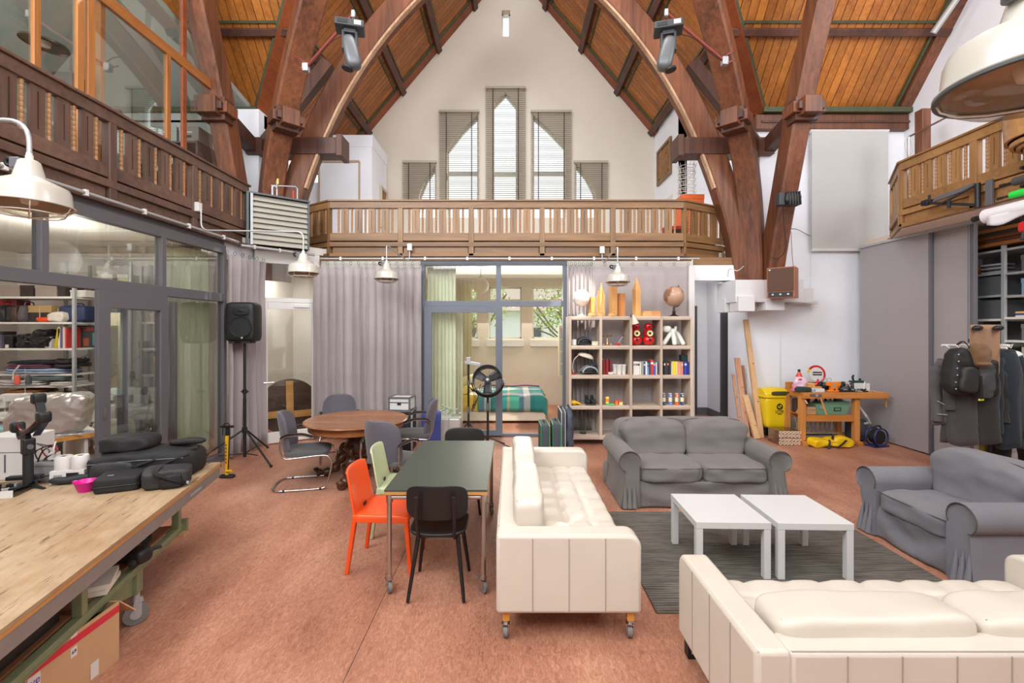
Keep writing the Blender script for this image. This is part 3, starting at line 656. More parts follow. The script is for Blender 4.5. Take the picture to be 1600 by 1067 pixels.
def leather_sofa(label, loc, rz, zb, D, L=2.08, casters=True, ch=.36):
    o = thing('leather_sofa', label, 'sofa', loc, rz); h = .48; at = .15; zs = .30
    # arms: flat slabs with a rounded front upper corner, vertical seams
    for s in (-1,1):
        xo = s*L/2; xi = s*(L/2-at)
        r = .08; pts = [(-D/2,zb),(D/2,zb),(D/2,zb+h)] + [(-D/2+r-r*math.sin(a), zb+h-r+r*math.cos(a)) for a in [PI/2*k/5 for k in range(6)]]
        a = MB().px(pts, min(xo,xi), max(xo,xi)).build('arm', M_leather, o, 35, .022, seg=3)
        for k in (1,2,3):
            y = -D/2+D*k/4; MB().tube([(xo+s*.001,y,zb+.01),(xo+s*.0015,y,zb+h-.02)],.0028,5).build('seam', M_seam, a)
        pp = [(xi,p[0],p[1]) for p in pts[2:]]
        MB().tube([(xo-s*.012,p[0]*.99,p[1]-.006) for p in pts[2:]],.004,5).build('piping', M_leather, a, 60)
    bk = MB().bb(-L/2+at-.01, L/2-at+.01, D/2-.14, D/2, zb, zb+h-.005).build('back_panel', M_leather, o, 35, .022, seg=3)
    for k in range(1,8):
        x = -L/2+at+(L-2*at)*k/8; MB().tube([(x,D/2+.0015,zb+.01),(x,D/2+.0015,zb+h-.02)],.0028,5).build('seam', M_seam, bk)
    MB().tube([(-L/2+at,D/2-.01,zb+h-.004),(L/2-at,D/2-.01,zb+h-.004)],.004,5).build('piping', M_leather, bk, 60)
    MB().bb(-L/2+at, L/2-at, -D/2+.03, D/2-.14, zb, zb+.16).build('base_frame', M_leather, o, 35, .015)
    # tufted seat and cushions
    sw = L-2*at; sd = D-.16; nx, ny = 8, 4
    def tuft(w_, q):
        if q.z > .5:
            u = (w_.x/sw+.5)*nx; v = (w_.y/sd+.5)*ny
            du = abs(u-round(u)); dv = abs(v-round(v)); g = min(du,dv)
            dep = .016*math.exp(-(g/.10)**2)+.016*math.exp(-((du*du+dv*dv)**.5/.18)**2)
            return w_-Vector((0,0,dep))
        return w_
    MB().blob((0,-.055,zb+.16+.085),(sw-.006,sd,.17),14,48,tuft).build('seat', M_leather, o, 60)
    for s in (-1,1):
        T = Matrix.Rotation(-.20,4,'X')
        c = MB().blob((s*sw/4, D/2-.15-.27*.5*.2/ch*.36-.03, zb+.31+ch*.45),(sw/2-.01,.20 if ch > .3 else .26,ch),7,18,wr(.012,5,s*3)).build('back_cushion', M_leather, o, 70)
        MB().tube([(s*sw/4+(sw/4-.03)*k, D/2-.13, zb+.31+ch*.86) for k in (-1,-.5,0,.5,1)],.003,5).build('piping', M_seam, c, 60)
    for sx in (-1,1):
        for sy in (-1,1):
            x = sx*(L/2-.06); y = sy*(D/2-.06)
            if casters:
                lg = MB().bb(x-.03,x+.03,y-.022,y+.022,.112,zb).build('leg', M_legwood, o, bevel=.003)
                caster(o, (x,y,0), .042, random.uniform(1.2,1.7), .03, steel=M_chrome)
            else: MB().bb(x-.035,x+.035,y-.03,y+.03,0,zb).build('leg', M_black, o, bevel=.004)
    if casters: MB().bb(-.5,-.44,-D/2+.1,-D/2+.16,.0,zb).build('middle_leg', M_black, o); MB().bb(.45,.5,-D/2+.14,-D/2+.19,.07,zb).build('middle_leg', M_black, o)
    return o
leather_sofa('white tufted leather sofa on orange wooden legs and wheels beside the dark dining table', (.358,3.81,0), PI/2, .172, .885, 2.1)
leather_sofa('white tufted leather sofa seen from behind, on short black feet near the coffee tables', (2.04,2.28,0), PI, .112, .86, 2.08, False, .25)
M_slip = mat('grey_cotton_slipcover', (114,109,106), .92, var=.06, scale=4, bump=.25, bscale=14, sheen=.1)
M_slipb = mat('bluish_grey_cotton_slipcover', (114,113,118), .92, var=.07, scale=4, bump=.25, bscale=14, sheen=.1)
M_pipe = mat('dark_grey_piping', (78,74,74), .9)
def slip_sofa(name, label, cat, loc, rz, W, n, m):
    o = thing(name, label, cat, loc, rz); D = .88
    def arm_sec(s):
        c = (W/2-.118,.495); r = .115
        P_ = [(W/2-.02,.015),(W/2-.055,.22),(W/2-.06,.36),(W/2-.07,.40)]
        P_ += [(c[0]+r*math.cos(a), c[1]+r*math.sin(a)) for a in [-.75+(PI+.75+.5)*k/13 for k in range(14)]]
        P_ += [(W/2-.225,.38),(W/2-.225,.015)]
        return [(s*x,z) for x,z in P_]
    for s in (-1,1):
        mb = MB(); sec = arm_sec(s); cs = s*(W/2-.14)
        def ring(y, k=1, kz=1): return [mb.v((cs+(x-cs)*k, y+ (.03*noise.noise(Vector((x*6,y*3,z*7)))), z*kz)) for x,z in sec]
        R = [ring(-D/2+.012,.93,.985), ring(-D/2+.0), ring(-D/2+.03,1.02)] + [ring(-D/2+.03+(D-.06)*k/8, 1.0+.02*math.sin(k*1.9)) for k in range(1,9)] + [ring(D/2-.0,.96)]
        for A,B in zip(R,R[1:]):
            for j in range(len(A)): mb.bm.faces.new((A[j],A[(j+1)%len(A)],B[(j+1)%len(A)],B[j]))
        mb.bm.faces.new(R[0]); mb.bm.faces.new(R[-1][::-1])
        a = mb.build('arm', m, o, 55)
        c0 = [(s*abs(x)*1.003+ (0),-D/2-.004,z) for x,z in sec[3:18]]
        MB().tube(c0,.0045,5).build('piping', M_pipe, a, 60)
    # skirt with soft swags and corner pleats
    def sk(y0, x0, x1, sg):
        def f(u,v):
            x = x0+(x1-x0)*u; z = .012+.27*v
            sw = .018*math.sin(v*7+2.2*math.sin(u*PI)*2)*(.5+.5*math.sin(u*PI)) + .01*noise.noise(Vector((u*9,v*4,W)))
            return Vector((x, y0+sg*(sw-.02*(1-v)), z))
        return f
    MB().grid(sk(-D/2+.035,-W/2+.2,W/2-.2,1),30,10).build('front_skirt', m, o, 80, solid=.008)
    for s in (-1,1):
        mb = MB()
        for k in range(3):
            x = s*(W/2-.06-.05*k); mb.tube([(x,-D/2-.012,.012),(x-s*.004,-D/2+.004,.16),(x-s*.008,-D/2+.016,.27)],[.03,.018,.004],6)
        mb.build('skirt_pleat', m, o, 70)
        MB().blob((s*(W/2-.035),D/2-.05,.14),(.07,.16,.26),3,6).build('skirt_pleat', m, o, 70)
    MB().bb(-W/2+.2,W/2-.2,-D/2+.07,D/2-.1,.05,.28).build('base_frame', m, o)
    def backfn(w_, q): return w_+Vector((0,(-.05 if q.z > 0 else 0)*0+.03*q.z,0))+Vector(noise.noise_vector(w_*5))*.012
    MB().blob((0,D/2-.11,.42),(W-.24,.20,.80),9,16,backfn).build('backrest', m, o, 70)
    iw = W-.45; cw = iw/n
    for k in range(n):
        x = -iw/2+cw*(k+.5)
        st = MB().blob((x,-.09,.355),(cw+.012,.72,.20),6,20,wr(.016,6,k*7+W)).build('seat_cushion', m, o, 75)
        MB().tube(smoothpath([Vector((x+(cw/2-.02)*t,-.09-.355+.012*abs(t)**6,.425-.0*t)) for t in (-1,-.6,0,.6,1)],3),.004,5).build('piping', M_pipe, st, 60)
        def bc(w_, q):
            t = max(0,min(1,(q.z+.1)/.6)); sx = 1+.20*t*(1 if (k == 0 and q.x < 0) or (k == n-1 and q.x > 0) else 0)
            v = Vector((w_.x*sx, w_.y*(1.0+.15*math.sin(q.z*3)), w_.z+.02*math.cos(q.x*2.5)))
            f = noise.noise(Vector((v.x*3+k*5, v.y*3, v.z*14)))*.012*(1-abs(q.x)*.5)
            return v+Vector((0,f,0))+Vector(noise.noise_vector(v*7))*.010
        R_ = Matrix.Rotation(-.22,4,'X')
        bcn = MB().blob((x,.175,.61),(cw+.01,.24,.44),4.5,22,bc,R_).build('back_cushion', m, o, 75)
        e = cw/2*(1.18)
        MB().tube(smoothpath([Vector((x+(cw/2-.03)*t*1.1, .215+.0*t, .835-.03*abs(t)**4)) for t in (-1,-.7,0,.7,1)],3),.0045,5).build('piping', M_pipe, bcn, 60)
    return o
slip_sofa('fabric_loveseat', 'grey two seat sofa in a loose cotton slipcover, in front of the bookshelf', 'sofa', (2.07,5.26,0), 0, 1.83, 2, M_slip)
slip_sofa('fabric_armchair', 'wide grey armchair in a loose slipcover facing the coffee tables', 'armchair', (3.79,3.83,0), -PI/2, 1.14, 1, M_slipb)
# ---- coffee tables and rug
M_lack = mat('white_laminate', (206,205,203), .35)
def coffee(label, c, rz):
    o = thing('coffee_table', label, 'table', (*c,0), rz, 'white coffee tables'); w_, d_ = .56,.60
    MB().bb(-w_/2,w_/2,-d_/2,d_/2,.392,.442).build('tabletop', M_lack, o, bevel=.002)
    for sx in (-1,1):
        for sy in (-1,1): MB().bb(sx*(w_/2-.027)-.025,sx*(w_/2-.027)+.025,sy*(d_/2-.027)-.025,sy*(d_/2-.027)+.025,.016,.391).build('leg', M_lack, o, bevel=.002)
    return o
coffee('square white coffee table beside the sofa on wheels', (1.70,3.74), -.03); coffee('square white coffee table nearer to the grey armchair', (2.31,3.72), -.03)
def rug_mat():
    m, nt, b = nodes('grey_striped_wool'); L = nt.links.new; tc = nt.nodes.new('ShaderNodeTexCoord')
    wv = nt.nodes.new('ShaderNodeTexWave'); wv.bands_direction = 'Y'; wv.inputs['Scale'].default_value = 11; wv.inputs['Distortion'].default_value = 3; wv.inputs['Detail'].default_value = 4; wv.inputs['Detail Scale'].default_value = 2
    mp = nt.nodes.new('ShaderNodeMapping'); mp.inputs['Scale'].default_value = (.25,1,1); L(tc.outputs['Object'],mp.inputs[0]); L(mp.outputs[0],wv.inputs[0])
    n = nt.nodes.new('ShaderNodeTexNoise'); n.inputs['Scale'].default_value = 9; n.inputs['Detail'].default_value = 8; mp2 = nt.nodes.new('ShaderNodeMapping'); mp2.inputs['Scale'].default_value = (.5,3,1); L(tc.outputs['Object'],mp2.inputs[0]); L(mp2.outputs[0],n.inputs[0])
    mx = nt.nodes.new('ShaderNodeMath'); mx.operation = 'MULTIPLY_ADD'; mx.inputs[1].default_value = .45; L(wv.outputs['Fac'],mx.inputs[0]); L(n.outputs[0],mx.inputs[2])
    cr = nt.nodes.new('ShaderNodeValToRGB'); cr.color_ramp.elements[0].position = .4; cr.color_ramp.elements[1].position = .95
    cr.color_ramp.elements[0].color = (*rgb(60,57,53),1); cr.color_ramp.elements[1].color = (*rgb(112,106,97),1); L(mx.outputs[0],cr.inputs[0]); L(cr.outputs[0],b.inputs['Base Color'])
    b.inputs['Roughness'].default_value = .95; bp = nt.nodes.new('ShaderNodeBump'); bp.inputs['Strength'].default_value = .5; bp.inputs['Distance'].default_value = .01; L(mx.outputs[0],bp.inputs['Height']); L(bp.outputs[0],b.inputs['Normal']); return m
M_rug = rug_mat()
tag(MB().bb(.98,3.26,3.04,4.72,0,.014).build('rug', M_rug, bevel=.004), 'dark grey striped wool rug under the white coffee tables', 'rug')
# ---- dining table on casters
o = thing('dining_table', 'long table with dark green linoleum top and steel pipe legs on casters', 'table', (-.533,3.985,0))
M_lino = mat('dark_green_linoleum', (62,68,58), .38, var=.05, scale=3); M_ply = wood('plywood_edge', (176,120,58), (206,152,86), 'X', 6, .5)
W2, D2 = .37, .725
MB().bb(-W2,W2,-D2,D2,.738,.752).build('tabletop', M_lino, o, bevel=.002); MB().bb(-W2+.001,W2-.001,-D2+.001,D2-.001,.715,.7375).build('edge_board', M_ply, o)
M_pipe_st = mat('steel_pipe', (190,184,178), .28, .95)
for sx in (-1,1):
    for sy in (-1,1):
        x, y = sx*(W2-.03), sy*(D2-.03)
        MB().cyl((x,y,.115),(x,y,.7),.0175,14).cyl((x,y,.655),(x,y,.713),.024,14).cyl((x,y,.10),(x,y,.13),.022,12).build('leg', M_pipe_st, o, 40)
        c = caster(o, (x,y,0), .04, random.uniform(.3,.9), .024); MB().box((0,.05,.1),(.03,.06,.008),rx=.3).build('brake_pedal', M_pipe_st, c)
    MB().cyl((sx*(W2-.03),-D2+.03,.69),(sx*(W2-.03),D2-.03,.69),.0165,12).build('side_rail', M_pipe_st, o, 40)
for sy in (-1,1): MB().cyl((-W2+.03,sy*(D2-.03),.69),(W2-.03,sy*(D2-.03),.69),.0165,12).build('end_rail', M_pipe_st, o, 40)
# ---- shell chairs in black
M_ebony = mat('black_stained_plywood', (26,24,24), .42, var=.1, scale=9); M_blackleather = mat('black_leatherette', (18,18,19), .38); M_blackmetal = mat('black_painted_metal', (22,22,23), .4)
def school_chair(label, loc, rz):       # faces -y in local space, back at +y
    o = thing('black_chair', label, 'chair', loc, rz)
    def bk(w_, q): return w_+Vector((0,.05*(1-(w_.x/.22)**2)-.05 + .10*w_.z,0))
    b_ = MB().blob((0,.215,.69),(.435,.018,.25),4.2,20,bk).build('backrest', M_ebony, o, 60)
    def st(w_, q): return w_+Vector((0,0,.02*(w_.x/.2)**2 - (.03*max(0,-q.y)**3)))
    MB().blob((0,-.01,.455),(.41,.42,.035),5,16,st).build('seat', M_blackleather, o, 60)
    for s in (-1,1):
        MB().tube(smoothpath([Vector(p) for p in ((s*.125,.10,.43),(s*.125,.19,.44),(s*.127,.225,.52),(s*.128,.245,.62),(s*.128,.252,.74))],4),.012,8).build('back_support', M_blackmetal, o, 50)
        MB().box((s*.128,.256,.72),(.03,.02,.07),rx=-.1).build('bracket', M_blackmetal, o, bevel=.004)
        MB().tube([(s*.14,.13,.43),(s*.195,.225,.01)],[.017,.012],10).build('leg', M_blackmetal, o, 50)
        MB().tube([(s*.14,-.13,.43),(s*.195,-.19,.01)],[.017,.012],10).build('leg', M_blackmetal, o, 50)
    mb = MB(); mb.tube([(-.14,.13,.425),(.14,.13,.425),(.14,-.13,.425),(-.14,-.13,.425)],.011,8,True); mb.build('under_frame', M_blackmetal, o, 50)
    return o
school_chair('black wooden chair with its back to the viewer at the near table end', (-.515,3.38,0), PI)
school_chair('black wooden chair at the far end of the dark table', (-.50,4.83,0), 0)
# ---- plastic chairs (front towards +x)
def plastic_chair(label, loc, rz, m):
    o = thing('plastic_chair', label, 'chair', loc, rz); mb = MB()
    def back(u,v):
        y = (u-.5)*(.44-.05*v); z = .44+.36*v; x = -.20-.10*v+.03*(1-(2*u-1)**2)*-1*v + .0
        if v > .9: z -= .02*(2*u-1)**4
        return Vector((x-.012*math.cos(v*3), y, z))
    MB().grid(back,12,10).build('backrest', m, o, 60, solid=.016, bevel=.004)
    def seat(u,v):
        x = -.215+.43*u; y = (v-.5)*.45; return Vector((x,y,.45-.012*math.sin(PI*v)*math.sin(PI*u)-.02*max(0,u-.85)/.15))
    MB().grid(seat,10,10).build('seat', m, o, 60, solid=.02)
    for s in (-1,1): MB().bb(-.22,.21,s*.22-.008,s*.22+.008,.405,.45).build('seat_rim', m, o, bevel=.006)
    for s in (-1,1):
        MB().bar((-.21,s*.205,.46),(-.275,s*.215,0),.05,.036,(1,0,0),.034,.03).build('leg', m, o, bevel=.008)
        MB().bar((.19,s*.205,.44),(.225,s*.215,0),.05,.036,(1,0,0),.034,.03).build('leg', m, o, bevel=.008)
    MB().box((-.21,0,.475),(.004,.06,.028)).build('hand_slot', M_groove, o)
    return o
plastic_chair('bright orange plastic chair pushed under the dark dining table', (-.985,3.74,0), -.04, mat('orange_plastic',(236,86,32),.32))
plastic_chair('pale green plastic chair behind the orange one at the dark dining table', (-.99,4.36,0), .03, mat('pale_green_plastic',(190,202,160),.35))
# ---- round pedestal table
RT = Vector((-1.98,5.88))
o = thing('round_table', 'round polished wooden table on a carved dark pedestal', 'table', (RT.x,RT.y,0))
M_mahog = wood('polished_mahogany', (110,64,34), (166,108,62), 'X', 2, .25, coat=.1); M_mahogdk = wood('dark_carved_wood', (50,28,18), (92,54,32), 'Z', 3, .35, coat=.2)
MB().lathe([(0,.722),(.60,.722),(.635,.728),(.645,.738),(.635,.75),(0,.752)],56).build('tabletop', M_mahog, o, 40)
MB().lathe([(0,.64),(.58,.64),(.585,.65),(.58,.72),(0,.72)],56).build('apron', M_mahog, o, 40)
MB().lathe([(0,.10),(.17,.10),(.19,.16),(.13,.20),(.10,.26),(.15,.34),(.16,.42),(.11,.5),(.09,.56),(.14,.62),(.2,.64),(0,.64)],24).build('pedestal', M_mahogdk, o, 50)
for k in range(4):
    a = PI/4+k*PI/2+.75; d = Vector((math.cos(a),math.sin(a),0))
    path = smoothpath([d*r+Vector((0,0,z)) for r,z in ((.05,.30),(.16,.29),(.24,.19),(.30,.10),(.40,.06),(.48,.05),(.52,.075),(.50,.10))],4)
    n_ = len(path); MB().tube(path,[.065-.03*i/n_ + .018*math.sin(i*1.3) for i in range(n_)],10).build('foot', M_mahogdk, o, 70)
    sc = MB().tube(smoothpath([d*r+Vector((0,0,z)) for r,z in ((.17,.30),(.21,.36),(.17,.42),(.13,.39),(.16,.36))],4),.028,8).build('scroll', M_mahogdk, o, 70)
# ---- cantilever chairs (front towards -y)
M_vel = mat('grey_velour', (92,91,92), .95, var=.06, scale=5, sheen=.2, bump=.05, bscale=90); M_velb = mat('violet_grey_velour', (90,86,94), .95, var=.06, scale=5, sheen=.2)
M_armblack = mat('black_bakelite_armrest', (34,28,26), .35)
def cantilever(label, loc, rz):
    o = thing('cantilever_chair', label, 'chair', loc, rz, 'tubular steel armchairs at the round table')
    fr_ = [Vector(p) for p in ((-.255,.23,.64),(-.26,.235,.50),(-.255,.20,.40),(-.25,.12,.385),(-.25,-.22,.405),(-.25,-.30,.37),(-.25,-.325,.28),(-.255,-.27,.06),(-.255,-.20,.016),(-.255,.20,.016),(-.22,.30,.016),(-.12,.345,.016))]
    full = smoothpath(fr_ + [Vector((-p.x,p.y,p.z)) for p in reversed(fr_)], 5)
    arm = smoothpath([Vector(p) for p in ((-.255,.23,.62),(-.265,.16,.655),(-.27,.0,.66),(-.265,-.12,.62))],4)
    f = MB(); f.tube(full,.0115,9).build('tube_frame', M_chrome, o, 60)
    for s in (-1,1):
        a = [Vector((p.x*-s,p.y,p.z)) for p in arm]
        MB().tube([a[0]-Vector((0,0,.06))]+a,.0115,8).build('arm_tube', M_chrome, o, 60)
        r = MB().sweep([p+Vector((0,0,.014)) for p in a],[(-.022,-.008),(.022,-.008),(.022,.006),(.01,.012),(-.01,.012),(-.022,.006)]).build('armrest', M_armblack, o, 40)
        for y in (-.2,.2): MB().cyl((s*.255,y-.012,.014),(s*.255,y+.012,.014),.0145,8).build('glide', M_black, o)
    def sf(w_, q): return w_+Vector((0,0,.012*(1-q.x*q.x)-.02*max(0,-q.y)**4))
    MB().blob((0,-.03,.425),(.47,.50,.075),6,14,sf).build('seat', M_vel, o, 65)
    def bf(w_, q):
        t = max(0,q.z); k = 1-.22*t**3
        return Vector((w_.x*k, w_.y+.09*(w_.x/.23)**2*-1+.06+.16*w_.z, w_.z))
    MB().blob((0,.205,.66),(.48,.055,.50),5,18,bf).build('backrest', M_velb, o, 65)
    return o
c0 = cantilever('grey tubular armchair at the left of the round table, facing right', (-2.51,5.60,0), PI/2+.25)
for loc, rz, lb in (((-1.34,5.20),PI-.40,'grey tubular armchair with its rounded back to the viewer, behind the orange chair'),
                    ((-1.36,6.50),-PI/2+.15,'grey tubular armchair between the round table and the blue suitcase'),
                    ((-2.52,6.72),.35,'grey tubular armchair behind the round table, against the mauve curtain')):
    dup(c0, (*loc,0), rz, lb)
# ================================================================= lamps, lights and fittings of the hall
M_enamel = mat('cream_enamel', (192,188,177), .22, coat=.3); M_enamelin = mat('lamp_inside_enamel', (206,186,160), .5)
M_wire = mat('pale_wire', (222,218,210), .4); M_ventfr = mat('dark_grey_vent_frame', (86,92,92), .5, .3); M_dome = glassy('lamp_dome_glass', (240,236,228), .10)
M_conduit = mat('pale_conduit', (180,182,182), .35, .4); M_bulb = mat('bulb_glass', (240,232,216), .3)
def lamp(label, c, R, arm, tilt=(0,0,0), box=True, cage=True):
    o = thing('factory_lamp', label, 'lamp', c, rot=tilt)
    if not cage: MB().lathe([(r*R,z*R) for r,z in ((1.0,-.04),(1.07,-.04),(1.075,.0),(1.0,.0),(1.0,-.04))],48).build('rim_ring', M_ventfr, o, 40)
    prof = [(1.06,.0),(1.06,.025),(.985,.045),(.95,.46),(.90,.58),(.46,.80),(.37,.86),(.25,1.34),(.20,1.38),(0,1.39)]
    MB().lathe([(r*R,z*R) for r,z in prof],36).build('shade', M_enamel, o, 35, solid=.004)
    MB().lathe([(r*R,z*R) for r,z in ((1.05,.012),(.97,.045),(.93,.44),(.88,.56),(.44,.77),(0,.79))],36).build('shade_lining', M_enamelin, o, 50)
    MB().lathe([(r*R,z*R) for r,z in ((.99,.0),(.93,-.12),(.75,-.23),(.45,-.30),(0,-.33))],28).build('glass_dome', M_dome, o, 80)
    MB().lathe([(0,.02*R),(.18*R,.06*R),(.22*R,.22*R),(.12*R,.42*R),(.10*R,.6*R),(0,.62*R)],14).build('bulb', M_bulb, o, 80)
    mb = MB(); n = 6 if cage else 3
    for k in range(n):
        a = 2*PI*k/n+.3; mb.tube([Vector((math.cos(a)*r*R,math.sin(a)*r*R,z*R)) for r,z in ((1.02,.0),(.96,-.14),(.77,-.26),(.46,-.33),(.06,-.36))],.0028,5)
    mb.tube([Vector((math.cos(a)*.06*R,math.sin(a)*.06*R,-.36*R)) for a in [2*PI*j/8 for j in range(8)]],.003,4,True)
    if cage: mb.tube([Vector((math.cos(a)*.8*R,math.sin(a)*.8*R,-.245*R)) for a in [2*PI*j/24 for j in range(24)]],.0028,4,True)
    stuff(mb.build('guard_wire', M_wire, o, 60))
    MB().box((-.28*R,-.05*R,1.28*R),(.30*R,.3*R,.34*R)).build('junction_box', M_steelgrey, o, bevel=.006)
    MB().tube(smoothpath([Vector(p)*R for p in ((-.42,-.05,1.2),(-.62,-.05,1.25),(-.64,-.05,1.42),(-.42,-.05,1.42))],4),.012*R/.19,6).build('cable', M_black, o, 60)
    MB().cyl((0,0,1.3*R),(0,0,1.62*R),.075*R,12).box((0,0,1.42*R),(.2*R,.06*R,.26*R)).build('bracket', M_wire, o, 50)
    a = MB(); a.tube([Vector(p) for p in arm],.011 if R < .3 else .016,9); a.build('conduit_arm', M_conduit, o, 60)
    if box: MB().box(Vector(arm[-1]),(.08,.08,.12)).build('wall_box', M_whitepaint, o, bevel=.006)
    return o
def bend(a, c, b, r=.1, n=6):
    a, c, b = Vector(a), Vector(c), Vector(b); p = c+(a-c).normalized()*r; q = c+(b-c).normalized()*r
    return [p*(1-t)**2+c*2*t*(1-t)+q*t*t for t in [k/n for k in range(n+1)]]
R0 = .185
L1 = Vector((-2.43,2.30,2.525)); top = Vector((0,0,1.6*R0)); top1 = Vector((0,0,1.6*.165))
lamp('big cream enamel factory lamp at the upper left in front of the dark railing', L1, .165, [top1]+bend(top1,top1+Vector((0,0,.17)),top1+Vector((-1,0,.17)),.12)+bend(top1+Vector((-1,0,.17)),(-1.66,0,.434),(-1.66,0,1.0),.03)+[Vector((-1.66,0,.80))], box=True)
L2 = P(474,427,5.95)
z2 = H+(CY-362)*5.95/F-L2.z; dx = -4.07-L2.x
lamp('cream factory lamp on a long bent conduit in front of the louvred vent', L2, R0, [top]+bend(top,(0,0,z2),(-1,0,z2),.09)+bend((-.5,0,z2),(dx+.03,0,z2+.02),(dx+.03,0,1),.1)+[Vector((dx+.03,0,z2+.28)),Vector((dx-.02,0,z2+.32))])
L3 = P(604,436,7.25); a3 = H+(CY-383)*7.25/F-L3.z
lamp('cream factory lamp in front of the wide mauve curtain', L3, R0, [top]+bend(top,(0,0,a3),(.12,.4,a3-.05),.04)+[Vector((.2,.62,a3-.16))]+[Vector((.22,.66,a3-.08)),Vector((.22,.685,a3+.09))])
L4 = P(965,441,7.2); a4 = H+(CY-386)*7.2/F-L4.z
lamp('cream factory lamp hanging above the tall bookshelf', L4, R0, [top]+bend(top,(0,0,a4),(-.05,.4,a4-.05),.04)+[Vector((-.09,.60,a4-.16)),Vector((-.10,.70,a4-.1)),Vector((-.10,.735,a4+.08))])
L5 = Vector((1.205,1.045,2.468)); b5 = Vector((0,0,1.6*.1635))
lamp('very large cream enamel lamp at the upper right corner of the photo', L5, .1635, [b5]+bend(b5,b5+Vector((0,0,.4)),b5+Vector((1,0,.4)),.12)+[Vector((4.60,0,b5.z+.4))], tilt=(.012,.012,0), cage=False)
# conduit rails under the galleries
def rail(nm, label, a, b, r, n):
    o = thing(nm, label, 'pipe', a); d = Vector(b)-Vector(a); MB().cyl((0,0,0),d,r,10).build('pipe', M_conduit, o, 50)
    for k in range(n):
        p = d*((k+.5)/n); MB().box(p+Vector((0,0,0)),(.035,.035,.06)).build('pipe_clip', M_whitepaint, o, bevel=.004)
rail('curtain_rail', 'long pale curtain rail pipe below the far gallery', (-3.3,7.88,3.13), (3.28,7.88,3.13), .017, 9)
rail('curtain_rail', 'pale curtain rail pipe along the left gallery edge', (-4.03,1.2,3.20), (-4.03,6.75,3.20), .017, 8)
rail('curtain_rail', 'short white curtain rail above the white glass door', (-4.05,6.85,3.17), (-3.33,7.75,3.17), .022, 3)
# louvred vent
c = P(445,352,7.35); d_ = Vector((.80,.58,0)).normalized()
o = thing('louvre_vent', 'grey metal louvred air vent standing above the white door', 'vent', (-4.06,7.0,3.22), math.atan2(.62,.80))
M_louv = mat('grey_louvre_metal', (150,146,134), .45, .3); M_ventfr = mat('dark_grey_vent_frame', (86,92,92), .5, .3)
W = .92
MB().bb(0,.035,-.02,.35,0,.80).build('side_frame', M_ventfr, o); MB().bb(.055,.09,-.02,.02,0,.80).build('side_frame', M_galv_steel, o)
MB().bb(0,W,-.02,.35,.79,.815).build('top_frame', M_ventfr, o); MB().bb(.04,W,.12,.14,0,.79).build('back_panel', M_blackmat, o); MB().bb(W-.03,W,-.0,.35,0,.79).build('side_frame', M_ventfr, o)
for k in range(9): MB().bar((.09,.0+.02,.055+.085*k),(W-.01,.02,.055+.085*k),.09,.006,(0,-.94,.35)).build('louvre_blade', M_louv, o)
MB().tube([(.4,.2,.81),(.4,.2,1.0),(.43,.2,1.03),(.47,.2,1.0)],.018,8).tube([(.47,.22,.82),(.47,.22,1.12)],.014,8).tube([(.38,.2,1.02),(.75,.22,1.08),(.78,.22,1.05),(.78,.22,.82)],.012,8).build('valve_pipe', M_galv_steel, o, 50)
MB().cyl((.48,.2,1.06),(.48,.2,1.15),.018,8).build('valve_handle', mat('brass_yellow',(206,170,70),.4,.5), o); MB().tube([(.72,.22,.82),(.72,.22,1.0)],.022,8).build('pipe_wrap', mat('red_pipe_wrap',(170,60,40),.6), o)
